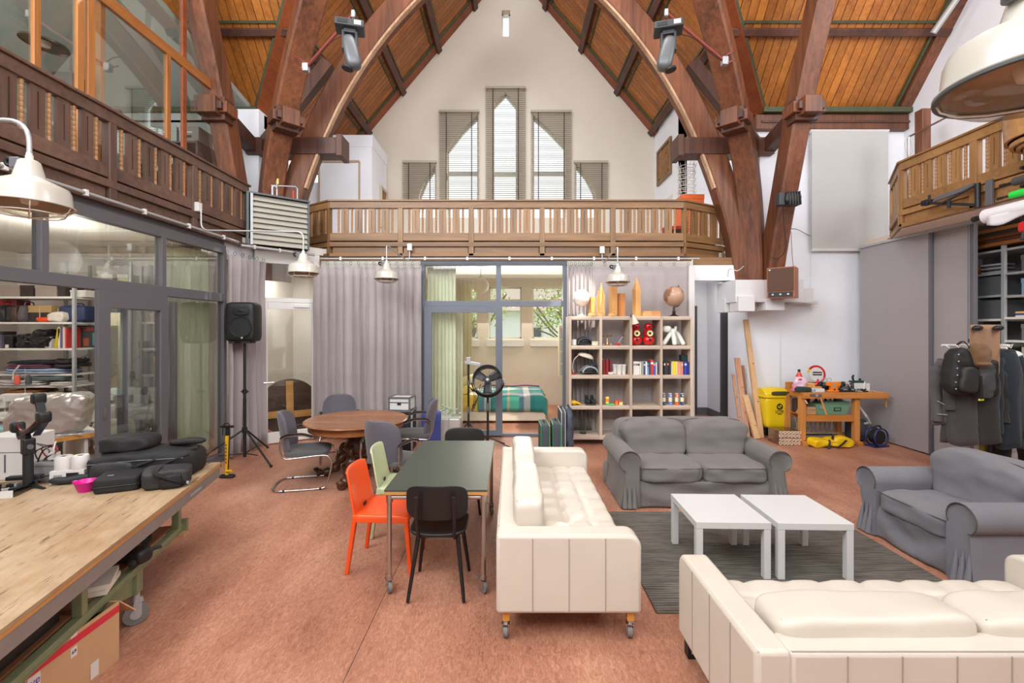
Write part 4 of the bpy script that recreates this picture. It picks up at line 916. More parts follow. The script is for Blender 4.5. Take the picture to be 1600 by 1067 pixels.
# ornate tie rods with hooks on the diagonal posts and moving-head lights
M_mh = mat('silver_grey_light_body', (96,98,100), .4, .2); M_mhd = mat('dark_light_base', (52,54,56), .45)
for s, side in ((-1,'left'),(1,'right')):
    c = P(547,60,6.2) if s < 0 else P(1044,62,6.2)
    o = thing('stage_light', 'grey moving head stage light hanging high on the %s arch' % side, 'light', c, s*-.25)
    MB().bb(-.19,.19,-.13,.13,.10,.20).build('base', M_mhd, o, bevel=.02); MB().bb(-.15,-.02,-.135,-.128,.125,.175).build('display', M_black, o); MB().bb(.06,.15,-.136,-.128,.12,.18).build('label_plate', M_galv_steel, o)
    MB().box((0,0,.08),(.16,.12,.06)).box((-.085,0,-.05),(.035,.12,.26)).box((.085,0,-.05),(.035,.12,.26)).build('yoke', M_mhd, o, bevel=.012)
    def hb(w_, q): return Vector((w_.x*(1-.12*q.z),w_.y*(1-.12*q.z),w_.z))
    h = MB().blob((s*-.02,0,-.19),(.20,.21,.46),3.2,12,hb,Matrix.Rotation(s*.22,4,'Y')).build('head', M_mh, o, 70)
    MB().cyl((s*.03,0,-.40),(s*.035,0,-.425),.075,20).build('lens', M_black, h, 40)
    for k in (0,1): MB().tube([Vector((math.cos(a)*.03-.05+.1*k,math.sin(a)*.03*0,.235+math.sin(a)*.035)) for a in [2*PI*j/10 for j in range(10)]],.006,5,True).build('clamp', M_galv_steel, o)
    # carrying bar
    A = P(552,22,6.6) if s < 0 else P(1041,20,6.6); B = P(478,106,6.95) if s < 0 else P(1132,96,6.95)
    o = thing('lighting_bar', 'dark red steel bar carrying the %s stage light' % side, 'bar', A); d = B-A
    MB().cyl((0,0,0),d,.024,10).build('bar', mat('dark_red_steel',(122,50,40),.45), o, 50)
    MB().box(d,(.09,.09,.12)).build('clamp', M_galv_steel, o, bevel=.01)
    MB().box((0,0,0),(.05,.05,.1)).build('hook', M_galv_steel, o, bevel=.008)
    for k in (0,1): MB().tube([d+Vector((0,-.03,-.05+.12*k)),d+Vector((s*.10,-.05,-.02+.14*k)),d+Vector((s*.16,0,.03+.14*k))],.012,6).build('bracket', mat('dark_red_steel',(122,50,40),.45), o, 50)
    MB().tube(smoothpath([A+Vector((s*-.05,0,-.02))-A, d*.2+Vector((0,0,-.14)), d*.45+Vector((0,-.02,-.06)), d*.8+Vector((0,-.02,-.07)), d],4),.005,5).build('cable', M_black, o, 60)
# black moving light on the outer right post
c = P(1225,312,7.2)
o = thing('spotlight', 'small black spotlight clamped to the outer right post', 'light', c)
MB().box((-.06,0,0),(.10,.12,.20)).build('base', M_mhd, o, bevel=.015)
MB().blob((.10,-.03,0),(.26,.17,.20),3.5,10,None,Matrix.Rotation(.2,4,'Y')).build('head', M_black, o, 70)
for k in range(5): MB().box((.02+.042*k,-.03,0),(.012,.185,.21),ry=-.1).build('cooling_fin', M_mhd, o)
MB().tube(smoothpath([Vector(p) for p in ((-.02,0,-.1),(.03,.05,-.4),(.10,.12,-.75),(.02,.2,-.9),(-.06,.3,-.85))],5),.006,5).build('cable', M_black, o, 60)
# wooden loudspeaker above the corbel
c = P(1216,436,7.55)
o = thing('wall_speaker', 'old brown wooden loudspeaker hung above the white stepped corbel', 'speaker', (4.50,7.52,2.42), -.72)
M_teak = wood('teak_cabinet', (140,76,34), (184,112,58), 'Z', 3, .4)
MB().bb(-.20,.20,-.14,.18,.0,.50).build('cabinet', M_teak, o, bevel=.006); MB().bb(-.185,.185,-.156,-.141,.11,.485).build('grille_cloth', mat('brown_grille_cloth',(92,66,54),.9), o, bevel=.004)
MB().bb(-.175,.175,-.15,-.141,.015,.095).build('control_panel', M_black, o)
for k in range(3): MB().cyl((-.11+.11*k,-.151,.055),(-.11+.11*k,-.162,.055),.016,10).build('knob', M_galv_steel, o)
MB().bb(-.17,-.14,-.159,-.156,.45,.47).build('badge', M_galv_steel, o)
# cables on the right posts and wall
def cable(label, pts, r=.006, m=None):
    tag(MB().tube(smoothpath([Vector(p) for p in pts],5),r,6).build('cable', m or M_black, None, 60), label, 'cable')
cable('thin pale cable looping down beside the end of the far gallery', [P(1118,383,8.35),P(1136,388,8.32),P(1137,420,8.3),P(1137,440,8.28)], .007, M_offwhite)
cable('pale cable sagging across the foot of the middle right post', [P(1137,432,8.1),P(1140,420,8.0),P(1152,423,7.9),P(1162,416,7.75)], .008, M_offwhite)
cable('thin cable stretched across the white wall towards the grey doors', [P(1221,360,7.9),P(1244,358,8.3),P(1275,371,8.38),P(1350,379,8.38),P(1392,372,7.75)], .006)
cable('thin cable dangling beside the old wooden speaker', [P(1236,362,8.3),P(1238,400,8.3),P(1241,425,8.3),P(1245,438,8.3)], .005, M_trimred)
# pull-down screen on the right wall
o = thing('projection_screen', 'white pull down roller screen hanging on the right wall', 'screen', (6.32,8.35,5.53))
xs0, xs1 = (1271-CX)*8.30/F-6.32, (1391-CX)*8.30/F-6.32
MB().bb(xs0,xs1,-.006,.006,-2.15,0).build('fabric', mat('matte_white_screen',(196,196,194),.7), o); MB().cyl((xs0-.02,.03,.03),(xs1+.02,.03,.03),.045,14).build('roller_tube', M_whitepaint, o, 50)
MB().bb(xs0,xs1,-.014,.014,-2.19,-2.14).build('bottom_bar', M_whitepaint, o, bevel=.004); MB().cyl((xs0-.03,-.02,.02),(xs0-.03,-.02,-3.2),.004,5).build('pull_cord', M_offwhite, o); MB().cyl((xs0-.03,-.02,-3.2),(xs0-.03,-.02,-3.27),.014,8).build('cord_weight', M_offwhite, o)
# ================================================================= window blinds of the gable
M_slat = mat('taupe_blind_slat', (150,138,122), .5); M_tape = mat('dark_blind_tape', (66,58,52), .8); M_headr = mat('taupe_headrail', (168,158,142), .5)
def blind(label, x0, x1, yt, yb=318):
    X0, X1 = wx(x0)*.985, wx(x1)*.985; Yb = WY-.13; zt2, zb = H+(CY-yt)*Yb/F, H+(CY-yb)*Yb/F
    o = thing('window_blind', label, 'blind', ((X0+X1)/2,Yb,zt2)); w2 = (X1-X0)/2
    MB().bb(-w2,w2,-.03,.03,-.06,0).bb(-w2+.03,-w2+.06,.03,.132,-.05,-.02).bb(w2-.06,w2-.03,.03,.132,-.05,-.02).build('headrail', M_headr, o, bevel=.004)
    mb = MB(); z = -.09; n = 0
    while z > zb-zt2: mb.box((0,0,z),(2*w2-.02,.048,.0035),rx=.62); z -= .052
    stuff(mb.build('slats', M_slat, o))
    for k in (-.62,.62): MB().bb(k*w2-.012,k*w2+.012,-.034,-.027,zb-zt2,-.06).build('ladder_tape', M_tape, o)
    return o
blind('tall centre window blind reaching highest on the gable', 758, 822, 135); blind('window blind just left of the tall centre blind', 685, 749, 172); blind('window blind just right of the tall centre blind', 829, 894, 172)
blind('short low blind at the left end of the gable windows', 628, 682, 251); blind('short low blind at the right end of the gable windows', 897, 951, 251)
# ================================================================= things on the far gallery
o = thing('gallery_cupboard', 'white built in cupboard box on the far gallery left of the blinds', 'cupboard', (-3.45,10.9,3.33))
zt3 = H+(CY-210)*10.28/F-3.35
MB().bb(-1.42,-.86,-.6,.6,0,1.9).build('side_box', M_white, o); MB().bb(-.85,.33,-.62,.6,0,zt3-.26).build('carcass', M_white, o); MB().bb(-.62,.35,-.64,.6,zt3-.26,zt3).build('fascia', M_white, o)
X = lambda x: (x-CX)*10.27/F+3.45
zz = lambda y: H+(CY-y)*10.27/F-3.33
dd = MB().bb(X(500),X(562),-.645,-.622,0,zz(255)).build('door', M_white, o, bevel=.003)
M_tan = mat('tan_door_edge', (186,164,136), .6)
for q in ((X(499)-.02,X(499)+.02,0,zz(253)),(X(562)-.02,X(562)+.02,0,zz(253)),(X(499),X(562),zz(254),zz(251))): MB().bb(q[0],q[1],-.66,-.645,q[2],q[3]).build('trim_strip', M_tan, dd)
def relief(name, label, loc, rz, w, h, mfr, mpl):
    o = thing(name, label, 'picture', loc, rz)
    for b in ((-w/2,w/2,-h/2,-h/2+.07),(-w/2,w/2,h/2-.07,h/2),(-w/2,-w/2+.07,-h/2+.07,h/2-.07),(w/2-.07,w/2,-h/2+.07,h/2-.07)): MB().bb(b[0],b[1],-.05,0,b[2],b[3]).build('frame', mfr, o, bevel=.008)
    rd = random.Random(int(w*100)); mb = MB(); mb.bb(-w/2+.06,w/2-.06,-.015,-.002,-h/2+.06,h/2-.06)
    for i in range(16): mb.blob((rd.uniform(-w/2+.14,w/2-.14),-.018,rd.uniform(-h/2+.14,h/2-.14)),(rd.uniform(.06,.16),.05,rd.uniform(.1,.3)),2.5,4)
    stuff(mb.build('carved_relief', mpl, o, 60))
M_relief = wood('carved_relief_wood', (108,72,40), (160,116,70), 'Z', 3, .55)
relief('carved_relief', 'carved brown wooden relief picture on the white wall at the right of the gallery', (3.655,10.75,5.85), -PI/2, .95, .85, M_galv, M_relief)
relief('framed_picture', 'pale framed picture on the side of the white gallery cupboard', (-3.115,11.15,4.85), PI/2, .55, 1.0, mat('pale_frame',(196,180,156),.5), M_relief)
bw = struct(MB().bb(3.648,3.66,10.2,10.95,3.3,4.95).build('door_7', M_whitepaint, bevel=.004))
# wire basket tower and orange box
o = thing('wire_rack', 'tall white wire bottle rack standing on an orange box on the gallery', 'rack', (*P(1073,300,9.0)[:2], 4.52))
mb = MB()
for k in range(5):
    for r in (.15,.17): mb.tube([Vector((math.cos(a)*r,math.sin(a)*r,.02+.13*k+(.05 if r > .16 else 0))) for a in [2*PI*j/16 for j in range(16)]],.005,4,True)
    for j in range(12): a = 2*PI*j/12; mb.tube([(math.cos(a)*.15,math.sin(a)*.15,.02+.13*k),(math.cos(a)*.19,math.sin(a)*.19,.13+.13*k)],.004,4)
for j in range(6): a = 2*PI*j/6; mb.tube([(math.cos(a)*.15,math.sin(a)*.15,0),(math.cos(a)*.16,math.sin(a)*.16,.66)],.006,4)
stuff(mb.build('wire_cage', M_wire, o, 60)); MB().lathe([(0,0),(.16,0),(.16,.012),(0,.012)],16).build('base_ring', M_wire, o)
o = thing('storage_box', 'bright orange box on the gallery under the white wire rack', 'box', (*P(1077,310,9.0)[:2],3.33))
M_orbox = mat('orange_box', (232,108,52), .5); MB().bb(-.21,.21,-.2,.2,0,1.10).build('carton', M_orbox, o, bevel=.006); MB().bb(-.215,.215,-.205,.205,1.10,1.19).build('lid', M_orbox, o, bevel=.006)
o = thing('red_crate', 'red crate seen between the balusters at the right of the gallery', 'crate', (*P(1052,340,8.7)[:2],3.33)); MB().bb(-.2,.2,-.15,.15,0,.52).build('crate_body', mat('red_crate',(196,52,40),.5), o, bevel=.01); MB().bb(-.17,.17,-.155,-.15,.36,.46).build('handle_opening', M_groove, o)
# ================================================================= bookshelf and what stands on it
M_pale = wood('whitewashed_pine', (176,156,138), (214,196,178), 'X', 3, .6, rnd=.05); M_palev = wood('whitewashed_pine_upright', (172,152,134), (210,192,174), 'Z', 3, .6, rnd=.05)
SF, SB = 7.46, 7.88
sh = thing('bookshelf', 'tall whitewashed wooden shelf unit with sixteen square compartments', 'bookshelf', (1.98,SF,0))
bxx = [(v-CX)*SF/F for v in (891,939,986,1033.5,1081)]
ZL = [.158,.651,1.155,1.638,2.12]
for i, x in enumerate(bxx): MB().bb(x-1.98-.021,x-1.98+.021,.0,.42,.095,2.12).build('upright', M_palev, sh, bevel=.003)
for k, z in enumerate(ZL):
    for i in range(4): MB().bb(bxx[i]-1.98+.0215,bxx[i+1]-1.98-.0215,.003,.42,z-.062,z).build('shelf_board', M_pale, sh, bevel=.003)
    for i in range(4): MB().bb(bxx[i]-1.98+.0218,bxx[i+1]-1.98-.0218,-.004,.0025,z-.05,z-.018).build('edge_strip', M_pale, sh)
for x in (-.95,-.3,.35,.95):
    for y in (.06,.36): caster(sh, (x,y,0), .032, .5, .02)
sx = lambda x, Y=7.6: (x-CX)*Y/F
BOOKN = [0]
def book(label, x, y, z, w, h, d, c, group, lean=0, band=None, flat=False, rz=0):
    o = thing('book', label, 'book', (x,y,z), group=group, rot=(0,lean,rz)); m = mat('cover_%d_%d_%d'%c, c, .5)
    if flat:
        MB().bb(-w/2,w/2,-d/2,d/2,0,.003).bb(-w/2,w/2,-d/2,d/2,h-.003,h).bb(-w/2,w/2,-d/2,-d/2+.003,.003,h-.003).build('cover', m, o); MB().bb(-w/2+.004,w/2-.004,-d/2+.0032,d/2-.004,.0032,h-.0032).build('pages', mat('paper',(226,220,204),.8), o)
    else:
        mb = MB(); mb.hexa([(-w/2,0,0),(-w/2+.003,0,0),(-w/2+.003,d,0),(-w/2,d,0),(-w/2,0,h),(-w/2+.003,0,h),(-w/2+.003,d,h),(-w/2,d,h)])
        mb.bb(w/2-.003,w/2,0,d,0,h).bb(-w/2+.003,w/2-.003,-.002,.002,0,h); mb.build('cover', m, o)
        MB().bb(-w/2+.0032,w/2-.0032,.0025,d-.004,.003,h-.004).build('pages', mat('paper',(226,220,204),.8), o)
        if band: MB().bb(-w/2+.001,w/2-.001,-.003,-.0021,h*.7,h*.85).build('spine_band', mat('cover_%d_%d_%d'%band, band, .5), o)
    return o
ORD = ['first','second','third','fourth','fifth','sixth','seventh','eighth','ninth','tenth','eleventh','twelfth','thirteenth','fourteenth','fifteenth','sixteenth']
def row(specs, x0, z, where, group, y=7.50, lean=0):
    x = x0
    for i, (w, h, c, word, band) in enumerate(specs):
        book('%s book, %s from the left in %s' % (word, ORD[i], where), x+w/2, y+.008*(i%3), z+.001, w-.001, h, .16, c, group, lean*(i > 0), band); x += w+.0012
row([(.040,.215,(226,222,212),'thick white',(150,150,146)),(.036,.215,(228,224,214),'thick white',(120,118,116)),(.030,.212,(230,226,216),'white',(60,56,54)),(.022,.21,(224,220,208),'thin white',None),(.022,.212,(140,134,112),'olive grey',None),(.012,.215,(236,234,228),'thin white',None),
     (.030,.212,(62,74,104),'navy blue',(210,210,214)),(.030,.215,(220,228,232),'pale white',None),(.030,.185,(112,160,190),'light blue',(110,60,150)),(.024,.205,(74,70,82),'dark grey',None),(.044,.245,(206,58,46),'tall red',(236,226,216)),(.036,.215,(82,88,170),'blue',(240,160,100)),(.022,.205,(206,206,206),'pale grey',None),(.014,.2,(90,96,150),'thin blue',None)],
    sx(988.5,7.5)+.012, 1.156, 'the row of mostly white books', 'books in the pale row')
row([(.026,.22,(40,38,42),'black',(220,220,220)),(.030,.22,(56,54,60),'dark grey',None),(.034,.222,(44,42,48),'black',(230,110,70)),(.028,.22,(60,58,66),'charcoal',None),(.024,.2,(214,208,200),'pale',None),(.060,.215,(228,208,40),'thick yellow',None),(.012,.215,(240,236,220),'thin cream',None),(.036,.212,(240,150,112),'salmon pink',None),(.026,.205,(206,180,160),'beige',None),(.030,.212,(236,142,108),'coral',(200,200,200)),
     (.026,.21,(50,52,110),'dark blue',None),(.040,.218,(62,72,180),'bright blue',(220,224,240)),(.030,.212,(48,54,140),'royal blue',None),(.022,.21,(40,42,62),'blackish blue',None)],
    sx(1036,7.5)+.012, 1.156, 'the row with the yellow book', 'books in the colourful row')
row([(.022,.24,(236,234,228),'tall white',None),(.026,.20,(236,206,150),'sand',None),(.024,.19,(220,90,60),'red orange',(240,240,236)),(.024,.185,(214,150,140),'pinkish',None),(.022,.20,(120,104,96),'brown',None),(.03,.17,(196,70,52),'brick red',None),(.028,.16,(226,222,210),'white',None),(.05,.16,(170,62,46),'thick red brown',(240,236,230)),(.05,.165,(176,70,50),'thick russet',None),(.055,.2,(44,56,48),'dark green',None),(.055,.18,(40,70,60),'bottle green',None)],
    sx(988.5,7.5)+.012, .160, 'the third bottom compartment', 'books behind the grey sofa, third column', lean=.05)
row([(.022,.225,(150,190,204),'pale turquoise',None),(.016,.23,(34,32,34),'black',None),(.02,.235,(196,200,60),'lime yellow',None),(.026,.21,(232,190,150),'peach',None),(.03,.21,(150,196,216),'sky blue',None),(.022,.2,(40,70,110),'navy',None),(.03,.23,(236,234,230),'white',None),(.026,.18,(110,70,110),'purple',None),(.032,.19,(170,206,220),'light blue',None),(.026,.18,(120,150,160),'grey blue',None),(.03,.2,(232,232,222),'white',None),(.028,.19,(238,226,160),'pale yellow',None),(.03,.19,(226,150,90),'orange',None),(.04,.2,(226,220,216),'white',(190,50,60)),(.026,.19,(196,70,84),'crimson',None)],
    sx(1036,7.5)+.012, .160, 'the fourth bottom compartment', 'books behind the grey sofa, fourth column', lean=.03)
for i,(x,c,lb) in enumerate(((943,(126,26,30),'dark red book at the left of the three red ones'),(948,(134,30,34),'dark red book in the middle of the three red ones'),(953,(120,30,40),'dark red book with glossy spine, right of the three red ones'))):
    book(lb, sx(x,7.6), 7.55, 1.156, .045 if i < 2 else .03, .245, .17, c, 'three dark red books')
o = thing('storage_tin', 'dark green tin box resting on top of the blue books', 'box', (sx(1070,7.55),7.56,1.378)); MB().bb(-.05,.05,-.0,.12,0,.10).build('tin_body', mat('dark_green_tin',(26,52,48),.4), o, bevel=.006); MB().bb(-.052,.052,-.002,.122,.072,.098).build('lid', mat('dark_green_tin_lid',(20,40,40),.35), o, bevel=.004)
# red snowman-like loudspeakers
M_redgl = mat('glossy_red_lacquer', (206,18,22), .12, coat=.6)
def red_speaker(label, x):
    o = thing('red_speaker', label, 'speaker', (x,7.62,1.639))
    for r, z in ((.098,.085),(.088,.20),(.066,.315)):
        MB().blob((0,0,z),(2*r,1.9*r,2*r*.86),2.2,12).build('ball', M_redgl, o, 80)
    MB().lathe([(0,-.006),(.058,-.004),(.062,.004),(0,.006)],20).build('driver_ring', M_black, o, 50).matrix_local = Matrix.Translation((0,-.082,.20)) @ Matrix.Rotation(PI/2,4,'X')
    MB().lathe([(.022,.004),(.05,.012),(.05,.016),(.022,.010)],20).build('driver_cone', mat('cream_cone',(226,206,140),.6), o, 50).matrix_local = Matrix.Translation((0,-.082,.20)) @ Matrix.Rotation(PI/2,4,'X')
    MB().blob((0,-.088,.20),(.04,.03,.04),2,6).build('dust_cap', M_black, o, 80)
    MB().lathe([(0,0),(.022,0),(.024,.008),(.018,.01),(0,.004)],14).build('port', M_black, o, 50).matrix_local = Matrix.Translation((0,-.088,.095)) @ Matrix.Rotation(PI/2,4,'X')
    MB().blob((0,-.062,.315),(.036,.014,.036),2,6).build('tweeter', M_black, o, 80)
red_speaker('glossy red rounded loudspeaker beside the upright, left of the pair', sx(993.5,7.6)); red_speaker('glossy red rounded loudspeaker, right of the pair beside the white dog figure', sx(1013.5,7.6))
# white dog sculpture
o = thing('dog_figurine', 'white abstract dog sculpture with splayed tube legs', 'sculpture', (sx(1050,7.6),7.62,1.639)); M_porc = mat('white_matte_ceramic', (228,228,220), .5)
mb = MB(); hx = lambda x: sx(x,7.6)-sx(1050,7.6)
for p in ([(hx(1051),0,.24),(hx(1037),-.03,.03)],[(hx(1051),-.02,.24),(hx(1053),-.05,.03)],[(hx(1052),0,.24),(hx(1061),.03,.18),(hx(1067),-.03,.03)],[(hx(1055),.04,.22),(hx(1064),.09,.03)]):
    mb.tube(smoothpath([Vector(q) for q in p],4) if len(p) > 2 else p,.036,12); mb.blob(p[-1],(.072,.072,.06),2,6)
mb.blob((hx(1052),0,.235),(.12,.10,.09),2.2,8)
mb.build('body', M_porc, o, 80); MB().blob((hx(1042),-.01,.27),(.145,.115,.115),2.6,10).build('head', M_porc, o, 80); MB().tube([(hx(1056),.02,.22),(hx(1057),.02,.30)],.023,10).blob((hx(1057),.02,.30),(.046,.046,.04),2,6).build('tail', M_porc, o, 80)
# helmets, cups, lamps, toys
def helmet(label, c, rz, m2):
    o = thing('bike_helmet', label, 'helmet', c, rz)
    for k in range(-2,3):
        MB().tube([Vector((math.sin(t)*.13, k*.038*(1-.35*abs(math.cos(t+.3))**2), .012+math.cos(t)*.115*(1-.05*abs(k)))) for t in [-1.45+2.9*j/10 for j in range(11)]],[.014+.006*math.sin(PI*j/10) for j in range(11)],7).build('shell_rib', m2 if k%2 == 0 else M_black, o, 70)
    MB().tube([Vector((math.cos(a)*.135,math.sin(a)*.10,.03)) for a in [2*PI*j/20 for j in range(20)]],.016,7,True).build('rim', M_black, o, 70)
    MB().tube([Vector((.02,y,.03-.05*0)) for y in (-.09,0,.09)],.004,5).build('strap', M_black, o)
    MB().blob((0,0,.06),(.22,.16,.10),2,8).build('liner', M_blackmat, o, 70)
helmet('black bicycle helmet with vents beside the white mugs', (sx(912,7.6),7.63,1.64), .3, mat('dark_grey_shell',(60,60,64),.3)); helmet('black and grey bicycle helmet under the cream desk lamp', (sx(920,7.6),7.6,1.165), .2, mat('light_grey_shell',(150,152,156),.35))
o = thing('black_hat', 'black folded cap lying on the grey bicycle helmet', 'cap', (sx(926,7.6),7.6,1.27)); MB().blob((0,0,.035),(.13,.12,.08),2.4,8,wr(.012,20)).build('crown', mat('navy_fabric',(40,42,56),.85), o, 70); MB().blob((-.07,-.02,.01),(.10,.10,.012),2.6,6).build('visor', mat('navy_fabric',(40,42,56),.85), o, 70)
def mug(label, c, r, h, m, handle=True, name='mug', cat='cup', grp=None):
    o = thing(name, label, cat, c, group=grp); MB().lathe([(0,.003),(r*.9,.003),(r,.012),(r,h),(r-.004,h),(r-.005,.012),(0,.01)],18).build('body', m, o, 50)
    if handle: MB().tube([Vector((-r-.022*math.sin(a),0,h*.5+h*.3*math.cos(a))) for a in [PI*j/8 for j in range(9)]],.006,6).build('handle', m, o, 60)
M_cer = mat('white_glazed_ceramic', (226,224,218), .25)
mug('white mug with handle at the left end of the top compartment', (sx(897,7.55),7.55,1.639), .042, .10, M_cer); mug('small white cup tucked behind the black helmet', (sx(902.5,7.7),7.72,1.639), .035, .08, M_cer, False)
o = thing('cardboard_box', 'small cream lidded box right of the black helmet', 'box', (sx(929,7.6),7.6,1.639)); MB().bb(-.05,.05,-.04,.04,0,.062).build('box_body', mat('cream_card',(220,214,190),.6), o, bevel=.004); MB().bb(-.053,.053,-.043,.043,.045,.066).build('lid', mat('cream_card_lid',(212,204,176),.6), o, bevel=.004)
for i,(x,y,lb) in enumerate(((961,7.62,'white plastic cup, left of the three big ones'),(967.5,7.56,'white plastic cup, front one of the three big ones'),(974,7.6,'white plastic cup, right of the three big ones'))):
    o = thing('plant_pot', lb, 'pot', (sx(x,y),y,1.156), group='white pots beside the red books'); MB().lathe([(0,.0),(.036,.0),(.05,.155),(.053,.16),(.049,.16),(.035,.008),(0,.006)],20).build('wall', M_cer, o, 50); MB().lathe([(.0525,.148),(.055,.15),(.055,.164),(.050,.164)],20).build('rim', M_cer, o, 50)
mug('low white bowl in front of the red books', (sx(955,7.52),7.53,1.156), .05, .045, M_cer, False, 'bowl', 'bowl')
M_cream2 = mat('cream_lamp_enamel', (214,206,186), .35)
o = thing('desk_lamp', 'cream desk lamp with a curved neck in the left compartment', 'lamp', (sx(896,7.6),7.6,1.156))
MB().lathe([(0,0),(.05,0),(.05,.015),(.02,.025),(0,.025)],18).build('base', mat('red_base',(190,40,36),.4), o, 50); MB().tube(smoothpath([Vector(p) for p in ((0,0,.02),(-.015,0,.12),(.01,0,.24),(.09,0,.32),(.14,0,.335))],5),.009,8).build('neck', M_cream2, o, 60)
def shd(w_, q): return Vector((w_.x,w_.y,w_.z if w_.z > 0 else w_.z*.15))
MB().blob((.20,0,.285),(.27,.15,.14),2.3,14,shd,Matrix.Rotation(.30,4,'Y')).build('lamp_shade', M_cream2, o, 70)
# ornament mobile with brass angel, red desk lamp
M_brass = mat('polished_brass', (214,160,84), .25, .9)
o = thing('brass_chime', 'small brass angel chime with a spinning top plate', 'ornament', (sx(949,7.55),7.56,1.639))
MB().lathe([(0,0),(.045,0),(.05,.012),(.02,.02),(.008,.06),(.004,.15),(0,.155)],16).build('stem', M_brass, o, 50)
for k in range(6): a = PI*k/3; MB().bar((0,0,.155),(math.cos(a)*.085,math.sin(a)*.085,.155),.028,.002,(math.sin(a)*.5,-math.cos(a)*.5,1)).build('vane', M_brass, o)
for k in (-1,1): MB().blob((k*.06,0,.016),(.035,.035,.03),2,6).build('candle_cup', M_galv_steel, o, 80)
o = thing('toy_crane', 'little red lamp with a thin angled arm beside the brass chime', 'lamp', (sx(966,7.55),7.56,1.639)); MB().blob((0,0,.022),(.07,.06,.044),2.4,6).blob((-.03,0,.012),(.06,.04,.02),2.4,6).build('base', mat('red_toy',(196,40,40),.3), o, 70); MB().tube([(0,0,.03),(.035,0,.09),(.085,0,.155)],.004,6).build('arm', M_galv_steel, o); MB().box((.09,0,.158),(.03,.02,.016)).build('head', mat('dark_brown_plastic',(70,40,30),.4), o, bevel=.003)
# toys, gloves, shoes
o = thing('glove', 'yellow work glove lying on the lower left shelf', 'glove', (sx(897,7.55),7.55,.652)); M_yel = mat('yellow_fabric',(232,176,24),.7)
mb = MB(); mb.blob((-.01,0,.04),(.11,.10,.07),2.4,8,wr(.008,20)); mb.build('palm', M_yel, o, 70)
for k in range(4): MB().tube([(.02,-.04+.027*k,.045),(.075,-.045+.03*k,.032),(.105,-.05+.032*k,.014)],[.016,.015,.010],7).build('finger', M_yel, o, 70)
M_shoe = mat('black_shoe_fabric',(38,38,42),.7)
for x, lb in ((919,'black low shoe, left of the pair on the shelf'),(927,'black low shoe, right of the pair on the shelf')):
    o = thing('shoe', lb, 'shoe', (sx(x,7.55),7.52,.652)); MB().blob((0,.09,.012),(.085,.26,.024),4,8).build('sole', mat('dark_grey_sole',(66,66,70),.7), o, 60)
    def sf2(w_, q): return Vector((w_.x*(1-.15*q.y*q.y), w_.y, w_.z*(1+.45*q.y) if w_.z > 0 else w_.z))
    MB().blob((0,.09,.055),(.08,.245,.09),2.8,10,sf2).build('upper', M_shoe, o, 70); MB().blob((0,.17,.12),(.06,.08,.05),3,6).build('ankle_collar', M_shoe, o, 70)
    MB().tube([(-.02,.02,.078),(.02,.035,.088),(-.02,.05,.096),(.02,.065,.104)],.004,5).build('lace', M_black, o)
def toyblock(label, c, d, col, name='toy_block', rz=0):
    o = thing(name, label, 'toy', c, rz, 'toy blocks on the shelf'); MB().bb(-d[0]/2,d[0]/2,-d[1]/2,d[1]/2,0,d[2]).build('block', mat('toy_%d_%d_%d'%col,col,.5), o, bevel=.003); MB().bb(-d[0]/2+.006,d[0]/2-.006,-d[1]/2-.001,-d[1]/2,.006,d[2]-.006).build('print', mat('toyp_%d'%sum(col),tuple(min(255,v+18) for v in col),.5), o)
xt = sx(948.5,7.56)
for k,(z,h_,col,lb) in enumerate(((.652,.052,(236,200,90),'yellow toy block at the bottom of the little tower'),(.7045,.05,(236,124,52),'orange toy block in the middle of the little tower'),(.755,.03,(240,214,80),'flat yellow toy block on top of the little tower'))): toyblock(lb,(xt,7.56,z),(.055,.055,h_),col)
toyblock('flat green toy tray in front of the block tower', (sx(953.5,7.5),7.51,.652), (.14,.07,.03), (96,176,110)); toyblock('orange cube in the small stack of toys', (sx(963,7.56),7.56,.652),(.05,.06,.055),(234,110,40)); toyblock('pale yellow block beside the orange cube', (sx(969.5,7.58),7.58,.652),(.06,.06,.05),(236,214,140)); toyblock('red orange plank lying across the small toy stack', (sx(966,7.57),7.57,.708),(.135,.07,.016),(226,90,50)); toyblock('dark grey toy piece at the end of the toy shelf', (sx(977,7.55),7.56,.652),(.05,.05,.02),(90,92,96))
# glass vase
o = thing('glass_vase', 'tall clear glass vase in the lower left compartment', 'vase', (sx(911,7.6),7.62,.159)); MB().lathe([(0,.0),(.052,.0),(.056,.012),(.093,.28),(.090,.28),(.052,.03),(0,.025)],28).build('glass', glassy('vase_glass',(240,244,242),.07), o, 60); MB().lathe([(0,.003),(.05,.003),(.05,.022),(0,.024)],20).build('base', glassy('vase_base_glass',(214,220,220),.1), o, 60)
